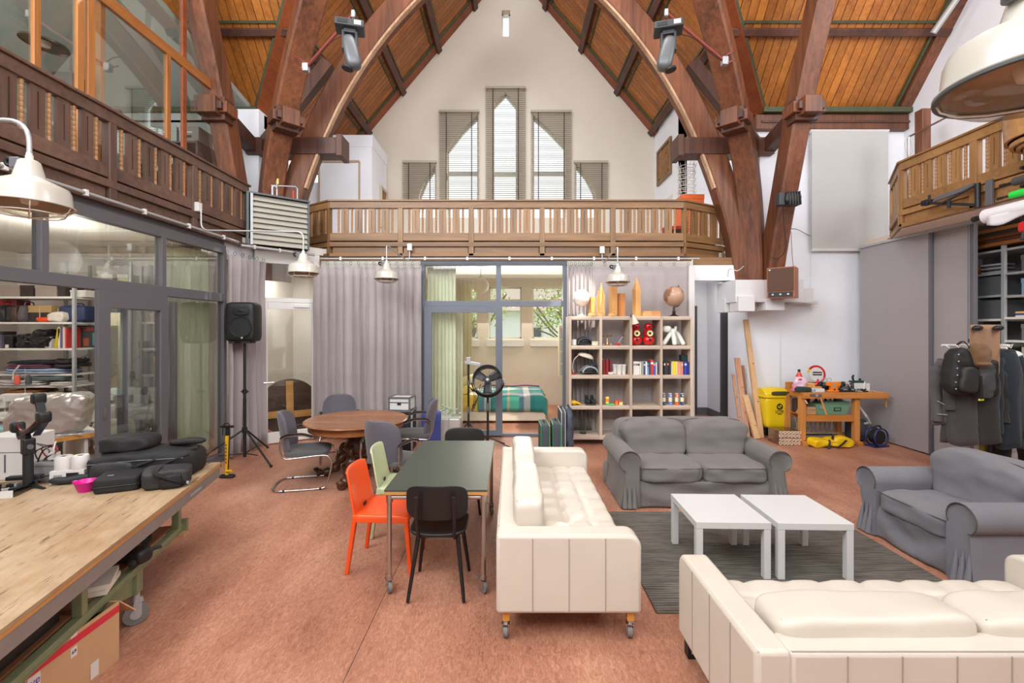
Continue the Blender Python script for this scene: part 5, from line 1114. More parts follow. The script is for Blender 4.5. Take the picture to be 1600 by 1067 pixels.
# four patterned canisters
for x,c1,lb in ((1036.8,(40,72,120),'dark blue'),(1047,(120,136,204),'lilac blue'),(1057,(236,104,30),'orange'),(1065.5,(30,140,62),'green')):
    o = thing('canister', '%s and cream paper canister in the row of four' % lb, 'tin', (sx(x,7.56),7.55,.652), group='paper canisters'); m1 = mat('canister_%d'%sum(c1),c1,.45); r = .029
    MB().lathe([(0,0),(r,0),(r,.056),(0,.056)],18).build('lower_band', m1, o, 50); MB().lathe([(0,.056),(r,.056),(r,.128),(0,.128)],18).build('label_band', mat('canister_cream',(236,232,196),.5), o, 50); MB().lathe([(0,.128),(r,.128),(r,.182),(0,.182)],18).build('upper_band', m1, o, 50)
    MB().lathe([(0,.182),(r+.001,.182),(r+.001,.192),(0,.193)],18).build('lid', M_whitepaint, o, 50); MB().blob((.002,-r*.93,.156),(.034,.008,.03),2,6).build('emblem', M_whitepaint, o, 80); MB().blob((.008,-r*.93,.028),(.012,.006,.018),2,5).build('emblem', M_whitepaint, o, 80)
# ---- on top of the bookshelf
def globe(label, x, dia, m, mst, z0=2.121, y=7.62):
    o = thing('globe', label, 'globe', (sx(x,y),y,z0)); r = dia/2; zc = .17+r
    MB().lathe([(0,0),(.085,0),(.085,.012),(.05,.022),(.022,.05),(.030,.075),(.018,.10),(.014,.16),(0,.165)],20).build('stand', mst, o, 50)
    MB().blob((0,0,zc),(dia,dia,dia),2,18).build('sphere', m, o, 80)
    MB().tube([Vector((math.sin(a)*(r+.012)*math.cos(.5)*1.0, 0, zc-math.cos(a)*(r+.012))) for a in [-.1+2.75*j/18 for j in range(19)]],.006,6).build('meridian_arm', mst, o, 60)
    MB().cyl((math.sin(.42)*r,0,zc+math.cos(.42)*r),(math.sin(.42)*(r+.03),0,zc+math.cos(.42)*(r+.03)),.008,8).build('axis_pin', mst, o)
def globe_mat(name, sea, land, scale):
    m, nt, b = nodes(name); L = nt.links.new; tc = nt.nodes.new('ShaderNodeTexCoord'); n = nt.nodes.new('ShaderNodeTexNoise'); n.inputs['Scale'].default_value = scale; n.inputs['Detail'].default_value = 8
    L(tc.outputs['Object'],n.inputs[0]); cr = nt.nodes.new('ShaderNodeValToRGB'); cr.color_ramp.elements[0].position = .5; cr.color_ramp.elements[1].position = .56; cr.color_ramp.elements[0].color = (*rgb(*sea),1); cr.color_ramp.elements[1].color = (*rgb(*land),1)
    L(n.outputs[0],cr.inputs[0]); L(cr.outputs[0],b.inputs['Base Color']); b.inputs['Roughness'].default_value = .3; return m
globe('pale white globe on a stand at the left end of the bookshelf top', 908, .285, globe_mat('white_globe',(236,228,220),(214,196,184),3.5), M_galv_steel, y=7.66); globe('antique brown globe on a dark stand at the right end of the bookshelf top', 1053, .34, globe_mat('antique_globe',(188,152,126),(140,100,80),5), mat('dark_bronze',(48,40,38),.4,.5))
M_pine = wood('pale_pine_block', (206,148,84), (236,186,118), 'Z', 4, .5)
def tower(label, x, prof, m=M_pine, y=7.62):
    o = thing('wooden_tower', label, 'model', (sx(x,y),y,2.121), .35, 'wooden model towers')
    for i,(w,z0,z1,w2) in enumerate(prof):
        if w2 is None: MB().bb(-w/2,w/2,-w/2,w/2,z0,z1).build('tower_block', m, o, bevel=.003)
        else: MB().hexa([(-w/2,-w/2,z0),(w/2,-w/2,z0),(w/2,w/2,z0),(-w/2,w/2,z0),(-w2/2,-w2/2,z1),(w2/2,-w2/2,z1),(w2/2,w2/2,z1),(-w2/2,w2/2,z1)]).build('spire', m, o)
tower('short wooden model tower right behind the white globe', 925, [(.085,0,.33,None)], y=7.7); tower('stepped wooden skyscraper model with a thin spire', 939, [(.10,0,.36,None),(.075,.36,.43,None),(.05,.43,.47,None),(.03,.47,.56,.008)], y=7.6); tower('tall broad wooden model tower below the hanging lamp', 958, [(.10,0,.50,None)]); tower('reddish wooden block tower right of the tall pair', 971, [(.095,0,.385,None)], wood('reddish_block',(186,116,60),(216,150,90),'Z',4,.5)); tower('tall pointed wooden obelisk model', 994.5, [(.10,0,.45,None),(.10,.45,.66,.004)])
for k,(x,w,lb) in enumerate(((925,.12,'octagonal wooden base piece below the white globe'),(938,.10,'carved wooden base at the foot of the skyscraper model'),(956,.12,'low wooden blocks in front of the broad tower'))):
    o = thing('wooden_model', lb, 'model', (sx(x,7.52),7.52,2.121)); MB().lathe([(0,0),(w*.6,0),(w*.6,.02),(w*.4,.05),(0,.055)],8).build('plinth', M_pine, o, 30); MB().box((.02,-.01,.065),(.05,.05,.02)).build('cap', M_pine, o, bevel=.003)
for x,z,w,h_,lb in ((1011,0,.19,.028,'lowest pale wooden slat of the small stack'),(1010,.0285,.14,.026,'middle pale wooden slat of the small stack'),(1010,.055,.13,.03,'top pale wooden slat of the small stack')):
    o = thing('wooden_block', lb, 'block', (sx(x,7.56),7.56,2.121+z),.05); MB().bb(-w/2,w/2,-.06,.06,0,h_).build('slat_body', M_pine, o, bevel=.003)
    MB().bb(-w/2+.01,w/2-.01,-.0605,-.06,h_*.4,h_*.55).build('end_groove', M_tan, o)
o = thing('wooden_box', 'small orange brown wooden box left of the antique globe', 'box', (sx(1024,7.6),7.64,2.121)); MB().bb(-.08,.08,-.06,.06,0,.07).build('box_body', wood('orange_box_wood',(196,130,70),(220,160,96),'X',4,.5), o, bevel=.003); MB().bb(-.082,.082,-.062,.062,.07,.09).build('lid', wood('orange_box_wood',(196,130,70),(220,160,96),'X',4,.5), o, bevel=.003)
o = thing('clip_lamp', 'small cream clip lamp clamped to the bookshelf top edge', 'lamp', (sx(987,7.44),7.44,2.10)); MB().lathe([(.062,-.13),(.058,-.128),(.022,-.0),(.018,.02),(0,.022)],20).build('lamp_shade', M_cream2, o, 50, solid=.002).matrix_local = Matrix.Translation((.02,-.03,.02)) @ Matrix.Rotation(-.25,4,'Y'); MB().box((0,.01,.025),(.04,.05,.025)).build('clip', M_steelgrey, o, bevel=.003); MB().tube([(0,.0,.03),(.0,-.02,.07),(.01,-.03,.045)],.005,6).build('stem', M_steelgrey, o)
# ================================================================= big worktable in the left foreground
WT = Vector((-2.577,4.053)); WA = math.atan2(-.969,.2466)
wt = thing('work_table', 'large scratched plywood work table on a green steel trolley frame', 'table', (WT.x,WT.y,0), WA)
def worktop_mat():
    m, nt, b = nodes('scratched_worktop'); L = nt.links.new; tc = nt.nodes.new('ShaderNodeTexCoord')
    def noise_(sc, st, det=6, rot=0):
        mp = nt.nodes.new('ShaderNodeMapping'); mp.inputs['Scale'].default_value = st; mp.inputs['Rotation'].default_value = (0,0,rot); n = nt.nodes.new('ShaderNodeTexNoise'); n.inputs['Scale'].default_value = sc; n.inputs['Detail'].default_value = det; n.inputs['Roughness'].default_value = .7
        L(tc.outputs['Object'],mp.inputs[0]); L(mp.outputs[0],n.inputs[0]); return n.outputs[0]
    cr = nt.nodes.new('ShaderNodeValToRGB'); e = cr.color_ramp.elements; e[0].position = .32; e[0].color = (*rgb(150,112,72),1); e[1].position = .68; e[1].color = (*rgb(188,164,134),1); k = e.new(.48); k.color = (*rgb(176,148,114),1)
    L(noise_(1.6,(.6,1,1)),cr.inputs[0])
    sc = nt.nodes.new('ShaderNodeMapRange'); sc.inputs[1].default_value = .59; sc.inputs[2].default_value = .66; L(noise_(34,(.10,1,1),4,.9),sc.inputs[0])
    g = nt.nodes.new('ShaderNodeMapRange'); g.inputs[1].default_value = .3; g.inputs[2].default_value = .75; g.inputs[3].default_value = .82; g.inputs[4].default_value = 1.08; L(noise_(30,(.15,1,1)),g.inputs[0])
    mx = nt.nodes.new('ShaderNodeMix'); mx.data_type = 'RGBA'; mx.inputs[7].default_value = (*rgb(96,70,50),1); L(sc.outputs[0],mx.inputs[0]); L(cr.outputs[0],mx.inputs[6])
    hs = nt.nodes.new('ShaderNodeHueSaturation'); L(g.outputs[0],hs.inputs['Value']); L(mx.outputs[2],hs.inputs['Color']); L(hs.outputs[0],b.inputs['Base Color']); b.inputs['Roughness'].default_value = .6; return m
M_top = worktop_mat(); M_gr = mat('green_painted_steel', (120,130,98), .5, var=.1, scale=7); M_apron = mat('grey_steel_apron', (140,134,130), .5, .2, var=.1, scale=5)
MB().bb(0,2.9,-1.5,0,.700,.722).build('tabletop', M_top, wt, bevel=.002); MB().bb(.001,2.899,-1.499,-.001,.682,.6995).build('ply_edge', M_ply, wt)
MB().bb(.01,2.9,-.018,-.004,.60,.6815).build('apron', M_apron, wt); MB().bb(.01,.025,-1.49,-.02,.60,.6815).build('apron', M_apron, wt)
MB().bb(.0,.006,-.05,.004,.684,.70).build('edge_clip', M_black, wt); MB().bb(.42,.62,-.003,.0,.63,.645).build('apron_scuff', M_galv_steel, wt)
for y in (-.12,-1.3):
    MB().bb(.5,2.9,y-.025,y+.025,.335,.385).build('beam', M_gr, wt, bevel=.004); MB().bb(.55,2.9,y+.0255,y+.029,.347,.352).build('beam_edge', M_gr, wt)
    for x in (.55,1.66,2.6): MB().bb(x-.024,x+.024,y-.024,y+.024,.386,.60).build('leg', M_gr, wt, bevel=.003)
    MB().bb(1.08,1.15,y-.022,y+.022,.20,.334).build('leg', M_gr, wt, bevel=.003); MB().px([(y+.024,.2),(y+.024,.33),(y-.2,.33),(y-.2,.2)],1.10,1.108).build('gusset', M_gr, wt); MB().py([(1.15,.20),(1.50,.30),(1.50,.334),(1.15,.334)],y-.01,y-.004).build('gusset', M_gr, wt)
    c = caster(wt, (1.12,y,0), .068, .5, .03, steel=M_galv_steel); MB().cyl((1.115,y,.145),(1.115,y,.2),.02,10).build('stem', M_galv_steel, wt)
    MB().bb(.5,.58,y-.05,y+.06,.315,.334).build('foot_plate', wood('raw_block',(150,110,76),(190,150,110),'X',4,.6), wt); MB().bb(.47,.50,y-.03,y+.05,.31,.42).build('end_bracket', M_gr, wt)
for x in (.53,2.0): MB().bb(x-.02,x+.02,-1.27,-.146,.34,.38).build('cross_beam', M_gr, wt)
MB().bb(.55,2.9,-1.27,-.147,.386,.40).build('lower_shelf', wood('brown_shelf_board',(96,62,38),(134,92,60),'X',3,.6), wt)
def TP(x, y, z=.722): return G(x, y, z)
# ---- on the tabletop
M_nylon = mat('black_nylon', (26,25,26), .7, bump=.15, bscale=220, var=.08, scale=12); M_nylon2 = mat('charcoal_nylon', (44,44,45), .6, bump=.1, bscale=220)
o = thing('camera_backpack', 'large black camera backpack lying on the far end of the work table', 'backpack', (-2.93,3.70,.722), .26)
MB().blob((0,0,.10),(.76,.36,.25),4.2,18,wr(.018,7,3)).build('main_body', M_nylon, o, 70); MB().blob((-.14,.02,.265),(.38,.26,.13),3.5,12,wr(.015,9,8),Matrix.Rotation(-.1,4,'Z')).build('top_pouch', M_nylon, o, 70)
MB().blob((-.17,-.165,.09),(.28,.07,.15),4,10,wr(.01,9)).build('front_pocket', M_nylon2, o, 70); MB().blob((.27,.0,.255),(.26,.09,.05),3,8,wr(.01,9)).build('handle', M_nylon, o, 70)
for k,(a,b) in enumerate((((-.05,-.19,.02),(.33,-.14,.19)),((.0,-.185,.13),(.36,-.06,.22)))): MB().sweep(smoothpath([Vector(a),Vector(a)*.5+Vector(b)*.5+Vector((0,-.02,.01)),Vector(b)],5),[(-.024,-.006),(.024,-.006),(.024,.006),(-.024,.006)]).build('shoulder_strap', M_nylon2, o, 60)
MB().tube([(-.33,-.172,.15),(.0,-.188,.165),(.3,-.17,.16)],.004,5).build('zipper', M_steelgrey, o); MB().box((-.02,-.19,.1),(.045,.012,.05)).build('buckle', M_black, o, bevel=.003); MB().box((.06,-.03,.205),(.05,.012,.004)).build('logo_patch', mat('orange_patch',(196,110,60),.6), o)
o = thing('hard_case', 'black zipped hard case lying left of the grey camera bag', 'case', (-2.90,3.40,.722), .42)
MB().blob((0,0,.055),(.27,.26,.11),9,12).build('case_shell', M_blackmat, o, 60); MB().tube([Vector((x,y,.05)) for x,y in ((-.137,-.12),(-.12,-.132),(.12,-.132),(.137,-.12),(.137,.12),(.12,.132),(-.12,.132),(-.137,.12))],.004,5,True).build('zipper', M_black, o); MB().box((-.05,-.05,.111),(.035,.014,.002)).build('badge', M_galv_steel, o)
o = thing('camera_bag', 'small dark grey camera shoulder bag at the table edge', 'bag', (-2.60,3.45,.722), .55)
MB().blob((0,0,.07),(.31,.22,.145),4.5,14,wr(.012,8,2)).build('bag_body', M_nylon2, o, 65); MB().blob((.03,-.115,.055),(.14,.05,.10),4,8,wr(.008,9)).build('front_pocket', M_nylon, o, 70); MB().sweep(smoothpath([Vector(p) for p in ((.12,-.11,.02),(.05,-.15,.07),(-.06,-.12,.13),(-.04,0,.147))],5),[(-.018,-.003),(.018,-.003),(.018,.003),(-.018,.003)]).build('strap', M_nylon, o); MB().box((.135,-.115,.03),(.016,.012,.02)).build('buckle', M_galv_steel, o)
o = thing('folding_umbrella', 'black folded cloth and wooden stick poking out left of the backpack', 'umbrella', (-3.32,3.52,.722), .1)
MB().blob((0,0,.035),(.36,.10,.06),2.6,10,wr(.012,10),Matrix.Rotation(.35,4,'Z')).build('folded_cloth', M_nylon2, o, 70); MB().cyl((.05,.06,.07),(.30,.20,.13),.011,8).build('stick', M_legwood, o, 50); MB().tube(smoothpath([Vector(p) for p in ((-.16,-.05,.02),(-.10,.07,.07),(.08,.16,.10),(.24,.17,.07))],5),.012,7).build('strap_loop', M_nylon, o, 60)
c = TP(134,767)
o = thing('pink_bowl', 'small bright pink plastic bowl on the work table', 'bowl', c); M_pink = mat('magenta_plastic', (214,18,140), .35)
MB().lathe([(0,0),(.042,0),(.068,.07),(.073,.074),(.066,.07),(.04,.006),(0,.006)],22).build('bowl_wall', M_pink, o, 60); MB().box((-.078,0,.071),(.022,.025,.005)).box((.078,0,.071),(.022,.025,.005)).build('lug', M_pink, o)
c = TP(101,756)
o = thing('socket_box', 'white printed carton with a socket picture under two white rolls', 'box', (c.x,c.y+.06,.722), .25); MB().bb(-.11,.11,-.06,.06,0,.10).build('carton', M_whitepaint, o, bevel=.002); MB().bb(-.005,.075,-.061,-.06,.018,.082).build('black_print', M_black, o); MB().bb(-.085,-.03,-.061,-.06,.03,.07).build('socket_print', mat('grey_print',(150,150,150),.6), o)
for k, lb in ((-1,'white paper roll with an open core, left one on the carton'),(1,'white paper roll, right one on the carton')):
    r = thing('paper_roll', lb, 'roll', (c.x+k*.053,c.y+.06+k*.012,.823), 0, 'white rolls on the carton'); MB().lathe([(.02,0),(.052,0),(.055,.01),(.055,.09),(.05,.10),(.02,.10),(.02,0)],20).build('paper', M_whitepaint, r, 50); MB().lathe([(0,.08),(.019,.08),(.019,.098),(.014,.098),(.014,.085),(0,.085)],14).build('core', M_black, r)
c = TP(62,755)
o = thing('grey_bin', 'small grey plastic bin with cables behind the camera gimbal', 'bin', (c.x,c.y+.08,.722)); mg = mat('grey_bin_plastic',(150,150,152),.5)
MB().hexa([(-.09,-.06,0),(.09,-.06,0),(.09,.06,0),(-.09,.06,0),(-.11,-.075,.15),(.11,-.075,.15),(.11,.075,.15),(-.11,.075,.15)]).build('bin_body', mg, o, bevel=.006); MB().bb(-.118,.118,-.083,-.076,.135,.155).build('rim', mg, o)
rd = random.Random(4)
for k in range(5): MB().tube(smoothpath([Vector((rd.uniform(-.09,.09),rd.uniform(-.05,.05),.14+.12*math.sin(PI*j/4)+rd.uniform(0,.04))) for j in range(5)],4),.005,5).build('cable', [M_black,M_whitepaint,M_black,mat('red_wire',(170,40,40),.5),M_steelgrey][k], o, 60)
MB().box((.03,0,.19),(.07,.04,.06),rz=.4).build('adapter', M_whitepaint, o, bevel=.008)
c = TP(44,762)
o = thing('camera_gimbal', 'black and red handheld camera gimbal standing on its tripod foot', 'camera gimbal', (c.x,c.y,.722), -.5); M_redline = mat('dark_red_anodised',(120,40,44),.35,.5)
for a in (0.3,2.4,4.5): MB().bar((0,0,.03),(math.cos(a)*.16,math.sin(a)*.16,.006),.03,.014,(0,0,1),.02,.008).build('foot', M_black, o, bevel=.003)
MB().cyl((0,0,.02),(0,0,.26),.030,14).build('grip', M_blackmat, o, 40, .004); MB().box((0,0,.31),(.07,.07,.12)).build('controller', M_black, o, bevel=.012); MB().cyl((-.05,0,.31),(.05,0,.31),.018,10).build('knob', M_steelgrey, o, 40)
for pts, m_ in (([(0,0,.37),(-.05,0,.40),(-.13,0,.36),(-.18,0,.38),(-.20,0,.45)],M_black),([(-.20,0,.45),(-.10,0,.40),(.05,0,.43),(.13,.02,.49),(.19,.03,.53)],M_black),([(-.20,-.012,.466),(-.10,-.012,.416),(.05,-.012,.446),(.13,.008,.506)],M_redline)):
    MB().sweep(smoothpath([Vector(p) for p in pts],4),[(-.014,-.016),(.014,-.016),(.014,.016),(-.014,.016)] if m_ is M_black else [(-.006,-.005),(.006,-.005),(.006,.005),(-.006,.005)],(0,1,0)).build('arm', m_, o, 50)
for q in ((-.22,0,.43),(.19,.03,.54),(.02,.05,.66)): MB().blob(q,(.085,.08,.085),4,8).build('motor', M_black, o, 60)
MB().bar((.17,.04,.50),(.0,.05,.68),.05,.03).build('camera_plate', M_blackmat, o, bevel=.005); MB().bar((-.02,.05,.38),(.16,.05,.50),.04,.012).build('phone_plate', mat('navy_plate',(40,48,76),.3), o)
c = TP(8,770)
o = thing('clear_tray', 'clear plastic tray with small parts at the left edge of the work table', 'tray', (c.x-.05,c.y-.03,.722), .3); MB().bb(-.18,.18,-.12,.12,0,.012).build('tray_base', glassy('clear_plastic',(220,224,226),.2), o)
for b in ((-.18,.18,-.124,-.12,0,.05),(-.18,.18,.12,.124,0,.05),(-.184,-.18,-.12,.12,0,.05),(.18,.184,-.12,.12,0,.05)): MB().bb(*b).build('tray_wall', M_whitepaint if b[2] < 0 and b[0] < .17 else glassy('clear_plastic',(220,224,226),.2), o)
for k in range(9): MB().box((rd.uniform(-.14,.14),rd.uniform(-.09,.09),.03),(.04,.03,.03),rd.uniform(0,3)).build('small_part', [M_black,M_galv_steel,M_steelgrey][k%3], o)
c = TP(8,752)
o = thing('white_cabinet_box', 'tall white metal box at the far left edge of the work table', 'box', (c.x-.06,c.y+.12,.722), .1); MB().bb(-.16,.17,-.1,.16,0,.34).build('box_body', M_whitepaint, o, bevel=.008); MB().bb(.02,.03,-.104,-.1,.06,.20).build('slot', M_steelgrey, o); MB().bb(-.16,.17,-.103,-.1,.215,.219).build('seam', M_steelgrey, o)
o = thing('power_strip', 'black power strip lying in front of the white metal box', 'power strip', (TP(12,768).x,TP(12,760).y,.722+.055), .2); MB().bb(-.10,.12,-.025,.025,0,.03).build('strip_body', M_black, o, bevel=.006); MB().tube(smoothpath([Vector(p) for p in ((.12,0,.015),(.2,.02,.02),(.22,.08,0))],4),.006,6).build('cord', M_black, o, 60); o.location.z = .722+.052
# ---- on the lower shelf and below
def WL(x, y, z): v = Matrix.Rotation(WA,4,'Z') @ Vector((x,y,z)); return Vector((WT.x+v.x,WT.y+v.y,z))
o = thing('folded_tripod', 'folded black camera tripod lying on the lower shelf of the work table', 'tripod', WL(1.02,-.50,.401), WA+1.2)
for k in range(3): MB().tube([(-.30,-.045+.045*k,.03+.02*(k==1)),(.22,-.03+.03*k,.05+.02*(k==1)),(.42,-.03+.03*k,.05+.02*(k==1))],[.014,.02,.022],8).build('leg', M_black, o, 50); MB().cyl((.10,-.03+.03*k,.05+.02*(k==1)),(.13,-.03+.03*k,.05+.02*(k==1)),.027,10).build('leg_lock', M_steelgrey, o, 50)
MB().blob((.46,0,.07),(.13,.12,.10),3,8).build('head', M_black, o, 70); MB().cyl((.46,.03,.08),(.50,.12,.07),.010,8).build('pan_handle', M_black, o)
for p in ((.42,.07,.08),(.5,-.07,.06)): MB().cyl(p,(p[0],p[1]*1.4,p[2]),.018,10).build('knob', M_blackmat, o)
o = thing('black_strap', 'black loop strap lying on the lower shelf behind the tripod', 'strap', WL(.82,-.22,.401), WA)
MB().sweep([Vector((.07*math.cos(a),.045*math.sin(a),.02)) for a in [2*PI*j/16 for j in range(16)]],[(-.002,-.018),(.002,-.018),(.002,.018),(-.002,.018)],(0,0,1),True).build('band', M_nylon, o, 60); MB().box((.07,0,.02),(.012,.03,.03)).build('buckle', M_steelgrey, o)
o = thing('paper_tube', 'pale paper roll standing out behind the tripod under the table', 'roll', WL(.80,-.40,.43), WA+.3); MB().cyl((-.05,-.1,0),(.10,.12,.10),.03,12).build('paper', M_offwhite, o, 50); MB().cyl((.10,.12,.10),(.101,.122,.101),.022,10).build('core', M_groove, o)
for k, lb in enumerate(('lower white brochure pile under the work table','upper white brochure pile under the work table')):
    o = thing('paper_stack', lb, 'papers', WL(1.42,-.26,.401+.026*k), WA+.2+.1*k); MB().bb(-.12,.12,-.16,.16,0,.025).build('sheets', mat('paper',(226,220,204),.8), o); MB().bb(-.121,.121,-.161,.161,.025,.0258).build('cover_sheet', M_offwhite, o)
o = thing('flat_black_case', 'long flat black case on the lower shelf near the viewer', 'case', WL(2.2,-.30,.401), WA); MB().bb(-.48,.48,-.2,.13,0,.15).build('case_body', M_black, o, bevel=.006)
for x in (-.42,-.3,.2): MB().cyl((x,.13,.1),(x,.134,.1),.012,10).build('rivet', M_galv_steel, o)
o = thing('cardboard_box', 'open cardboard box with red tape standing under the work table', 'box', (-2.52,2.36,0), .02); M_card = mat('brown_cardboard', (196,158,118), .75, var=.04, scale=4)
for b in ((-.27,.27,-.26,-.254,0,.335),(-.27,.27,.254,.26,0,.335),(-.27,-.264,-.254,.254,0,.335),(.264,.27,-.254,.254,0,.335),(-.264,.264,-.254,.254,0,.006)): MB().bb(*b).build('side_panel', M_card, o)
MB().hexa([(.04,.262,.33),(.27,.262,.33),(.30,.34,.23),(.04,.34,.23),(.04,.267,.333),(.27,.267,.333),(.30,.345,.233),(.04,.345,.233)]).build('flap', M_card, o)
M_tape = mat('red_packing_tape', (206,46,66), .4)
MB().bb(.2702,.2712,-.26,.26,.275,.315).build('tape', M_tape, o); MB().bb(-.27,.2702,-.2612,-.2602,.275,.315).build('tape', M_tape, o)
for y, z, w, h in ((-.02,.24,.035,.05),(-.02,.325,.035,.02),(.10,.06,.05,.085)): MB().bb(.2714,.272,y-w/2,y+w/2,z-h/2,z+h/2).build('sticker', M_whitepaint, o)
MB().bb(.2714,.272,-.25,-.19,.17,.272).build('sticker', M_whitepaint, o); text('we', .05, o, (.2725,-.222,.24), (PI/2,PI/2*0,PI/2), mat('violet_ink',(90,70,170),.6)); text('69', .026, o, (.2725,-.02,.24), (PI/2,0,PI/2), M_black)
# ================================================================= loudspeaker stand and pump
c = G(382,698)
o = thing('speaker_stand', 'black tripod loudspeaker stand in front of the narrow mauve curtain', 'stand', (-3.86,6.62,0))
MB().cyl((0,0,.25),(0,0,1.72),.0175,12).cyl((0,0,.05),(0,0,.9),.022,12).build('pole', M_black, o, 50); MB().cyl((0,0,.40),(0,0,.48),.035,12).build('collar', M_black, o, 50); MB().cyl((-.05,0,1.0),(.05,0,1.0),.014,8).cyl((0,0,.97),(0,0,1.03),.03,10).build('height_knob', M_black, o, 50)
for a in (-.55,1.6,3.75):
    e = Vector((math.cos(a)*.66,math.sin(a)*.66,.02)); MB().tube([(math.cos(a)*.03,math.sin(a)*.03,.44),e],.013,8).build('leg', M_black, o, 50); MB().tube([(0,0,.1),e*.5+Vector((0,0,.11))],.008,6).build('brace', M_black, o); MB().cyl(e*.985,e*1.02,.018,8).build('rubber_foot', M_blackmat, o)
o = thing('loudspeaker', 'black active loudspeaker on top of the tripod stand', 'speaker', (-3.86,6.60,1.70), .12)
def lsp(w_, q): return Vector((w_.x*(1-.10*max(0,q.y)),w_.y,w_.z))
MB().blob((0,.02,.31),(.40,.36,.57),8,16,lsp).build('cabinet', M_black, o, 55); MB().lathe([(0,0),(.135,0),(.145,.012),(.15,0)],28).build('woofer_grille', M_blackmat, o, 50).matrix_local = Matrix.Translation((.03,-.166,.235)) @ Matrix.Rotation(PI/2,4,'X')
def horn(w_, q): return w_
MB().blob((.03,-.155,.46),(.22,.05,.13),3,10).build('horn', M_blackmat, o, 70); MB().blob((.03,-.168,.47),(.10,.04,.05),2.5,8).build('horn_throat', M_black, o, 70); MB().cyl((.05,-.185,.085),(.05,-.175,.085),.014,12).build('badge', M_galv_steel, o); MB().blob((-.195,.0,.28),(.03,.1,.16),3,8).build('side_handle', M_blackmat, o, 70)
for sx_ in (-1,1): MB().box((sx_*.1,-.05,.02),(.08,.2,.03)).build('foot', M_blackmat, o)
c = G(355,746)
o = thing('floor_pump', 'yellow and black bicycle floor pump standing beside the work table', 'pump', c); M_pumpy = mat('yellow_pump_paint', (226,176,20), .35)
MB().blob((0,0,.02),(.20,.10,.04),3,8).build('foot_base', M_black, o, 70); MB().cyl((0,0,.03),(0,0,.54),.025,14).build('barrel', M_pumpy, o, 50); MB().cyl((0,0,.54),(0,0,.64),.02,12).build('cap', M_black, o, 50); MB().cyl((-.08,0,.655),(.08,0,.655),.016,10).build('handle', M_black, o, 50)
MB().cyl((0,-.027,.09),(.09,-.05,.10),.016,8).build('outlet', M_pumpy, o, 50); MB().tube(smoothpath([Vector(p) for p in ((.03,-.03,.09),(.05,-.045,.35),(.05,-.03,.62),(.03,-.03,.70),(-.03,-.03,.68),(-.04,-.03,.55))],5),.007,6).build('hose', M_black, o, 60)
for k in range(6): MB().box((0,-.0255,.20+.045*k),(.012,.002,.026)).build('print', M_black, o)
# round dark table top leaning behind the white door
o = thing('round_tabletop', 'round dark wooden tabletop leaning behind the glass of the white door', 'tabletop', (-3.93,8.15,0.01), .62)
r = .50; T = Matrix.Translation((0,.1,r)) @ Matrix.Rotation(PI/2-.12,4,'X')
x = MB(); x.T = T; x.lathe([(0,-.015),(r,-.015),(r,.015),(0,.015)],40); x.build('disc', wood('dark_mahogany_disc',(50,34,26),(84,58,42),'X',2,.3), o, 40)
x = MB(); x.T = T; x.bb(-.06,.06,-r*.92,r*.92,.0155,.045); x.build('batten', M_ply, o); x = MB(); x.T = T; x.bb(-r*.9,-.065,-.18,-.06,.0155,.045).bb(.065,r*.9,-.2,-.08,.0155,.045); x.build('cross_batten', M_ply, o)
# ================================================================= workshop behind the glass
def shelf_unit(name, label, loc, rz, L, D, levels, htop, cols, m=M_galv_steel):
    o = thing(name, label, 'shelf', loc, rz)
    for i in range(cols+1):
        x = L*i/cols
        for y in (0,D): MB().bb(x-.018,x+.018,y-.018,y+.018,0,htop).build('post', m, o)
    for z in levels:
        for i in range(cols): MB().bb(L*i/cols+.019,L*(i+1)/cols-.019,-.012,D+.012,z-.028,z).build('shelf_board', M_whitepaint if m is M_galv_steel and rz == 0 else m, o)
    MB().bar((.02,D+.01,.9),(L/cols,D+.01,1.6),.02,.004,(0,1,0)).build('brace', m, o); MB().bar((L/cols,D+.01,.9),(.02,D+.01,1.6),.02,.004,(0,1,0)).build('brace', m, o); return o
AX, AY_ = -7.95, 6.6
shelf_unit('storage_shelf', 'white metal storage shelves seen through the open workshop doorway', (AX,AY_,0), 0, 1.63, .42, [.45,.89,1.09,1.26,1.63,2.01,2.38], 2.62, 1)
shelf_unit('storage_shelf', 'white metal storage shelves behind the sliding glass door, beside the green curtain', (-5.83,7.2,0), 0, .98, .40, [.4,.8,1.19,1.606,2.02,2.56], 2.9, 1)
ax = lambda x, Y=6.75: (x-CX)*Y/F
def box(name, label, cat, c, d, m, rz=0, lid=None, group=None, bev=.006):
    o = thing(name, label, cat, c, rz, group); MB().bb(-d[0]/2,d[0]/2,-d[1]/2,d[1]/2,0,d[2]).build('box_body', m, o, bevel=bev)
    if lid: MB().bb(-d[0]/2-.004,d[0]/2+.004,-d[1]/2-.004,d[1]/2+.004,d[2]*.72,d[2]+.004).build('lid', lid, o, bevel=bev)
    return o
M_taupe = mat('taupe_box', (150,138,128), .7); M_darkb = mat('dark_brown_box', (52,42,38), .7)
for x0,x1,m,lb in ((2,42,M_taupe,'taupe storage box on the top workshop shelf, left one'),(43,63,M_darkb,'dark brown storage box between the two taupe boxes'),(65,99,M_taupe,'taupe storage box on the top workshop shelf, right one'),(100,112,M_darkb,'dark brown box beside the shelf post')):
    box('storage_box', lb, 'box', ((ax(x0)+ax(x1))/2,6.8,2.381), (ax(x1)-ax(x0)-.01,.3,.165), m, lid=m)
box('storage_box', 'white lidded box on the top workshop shelf, right of the post', 'box', (ax(134,6.85),6.86,2.381), (.22,.28,.10), M_offwhite, lid=M_whitepaint)
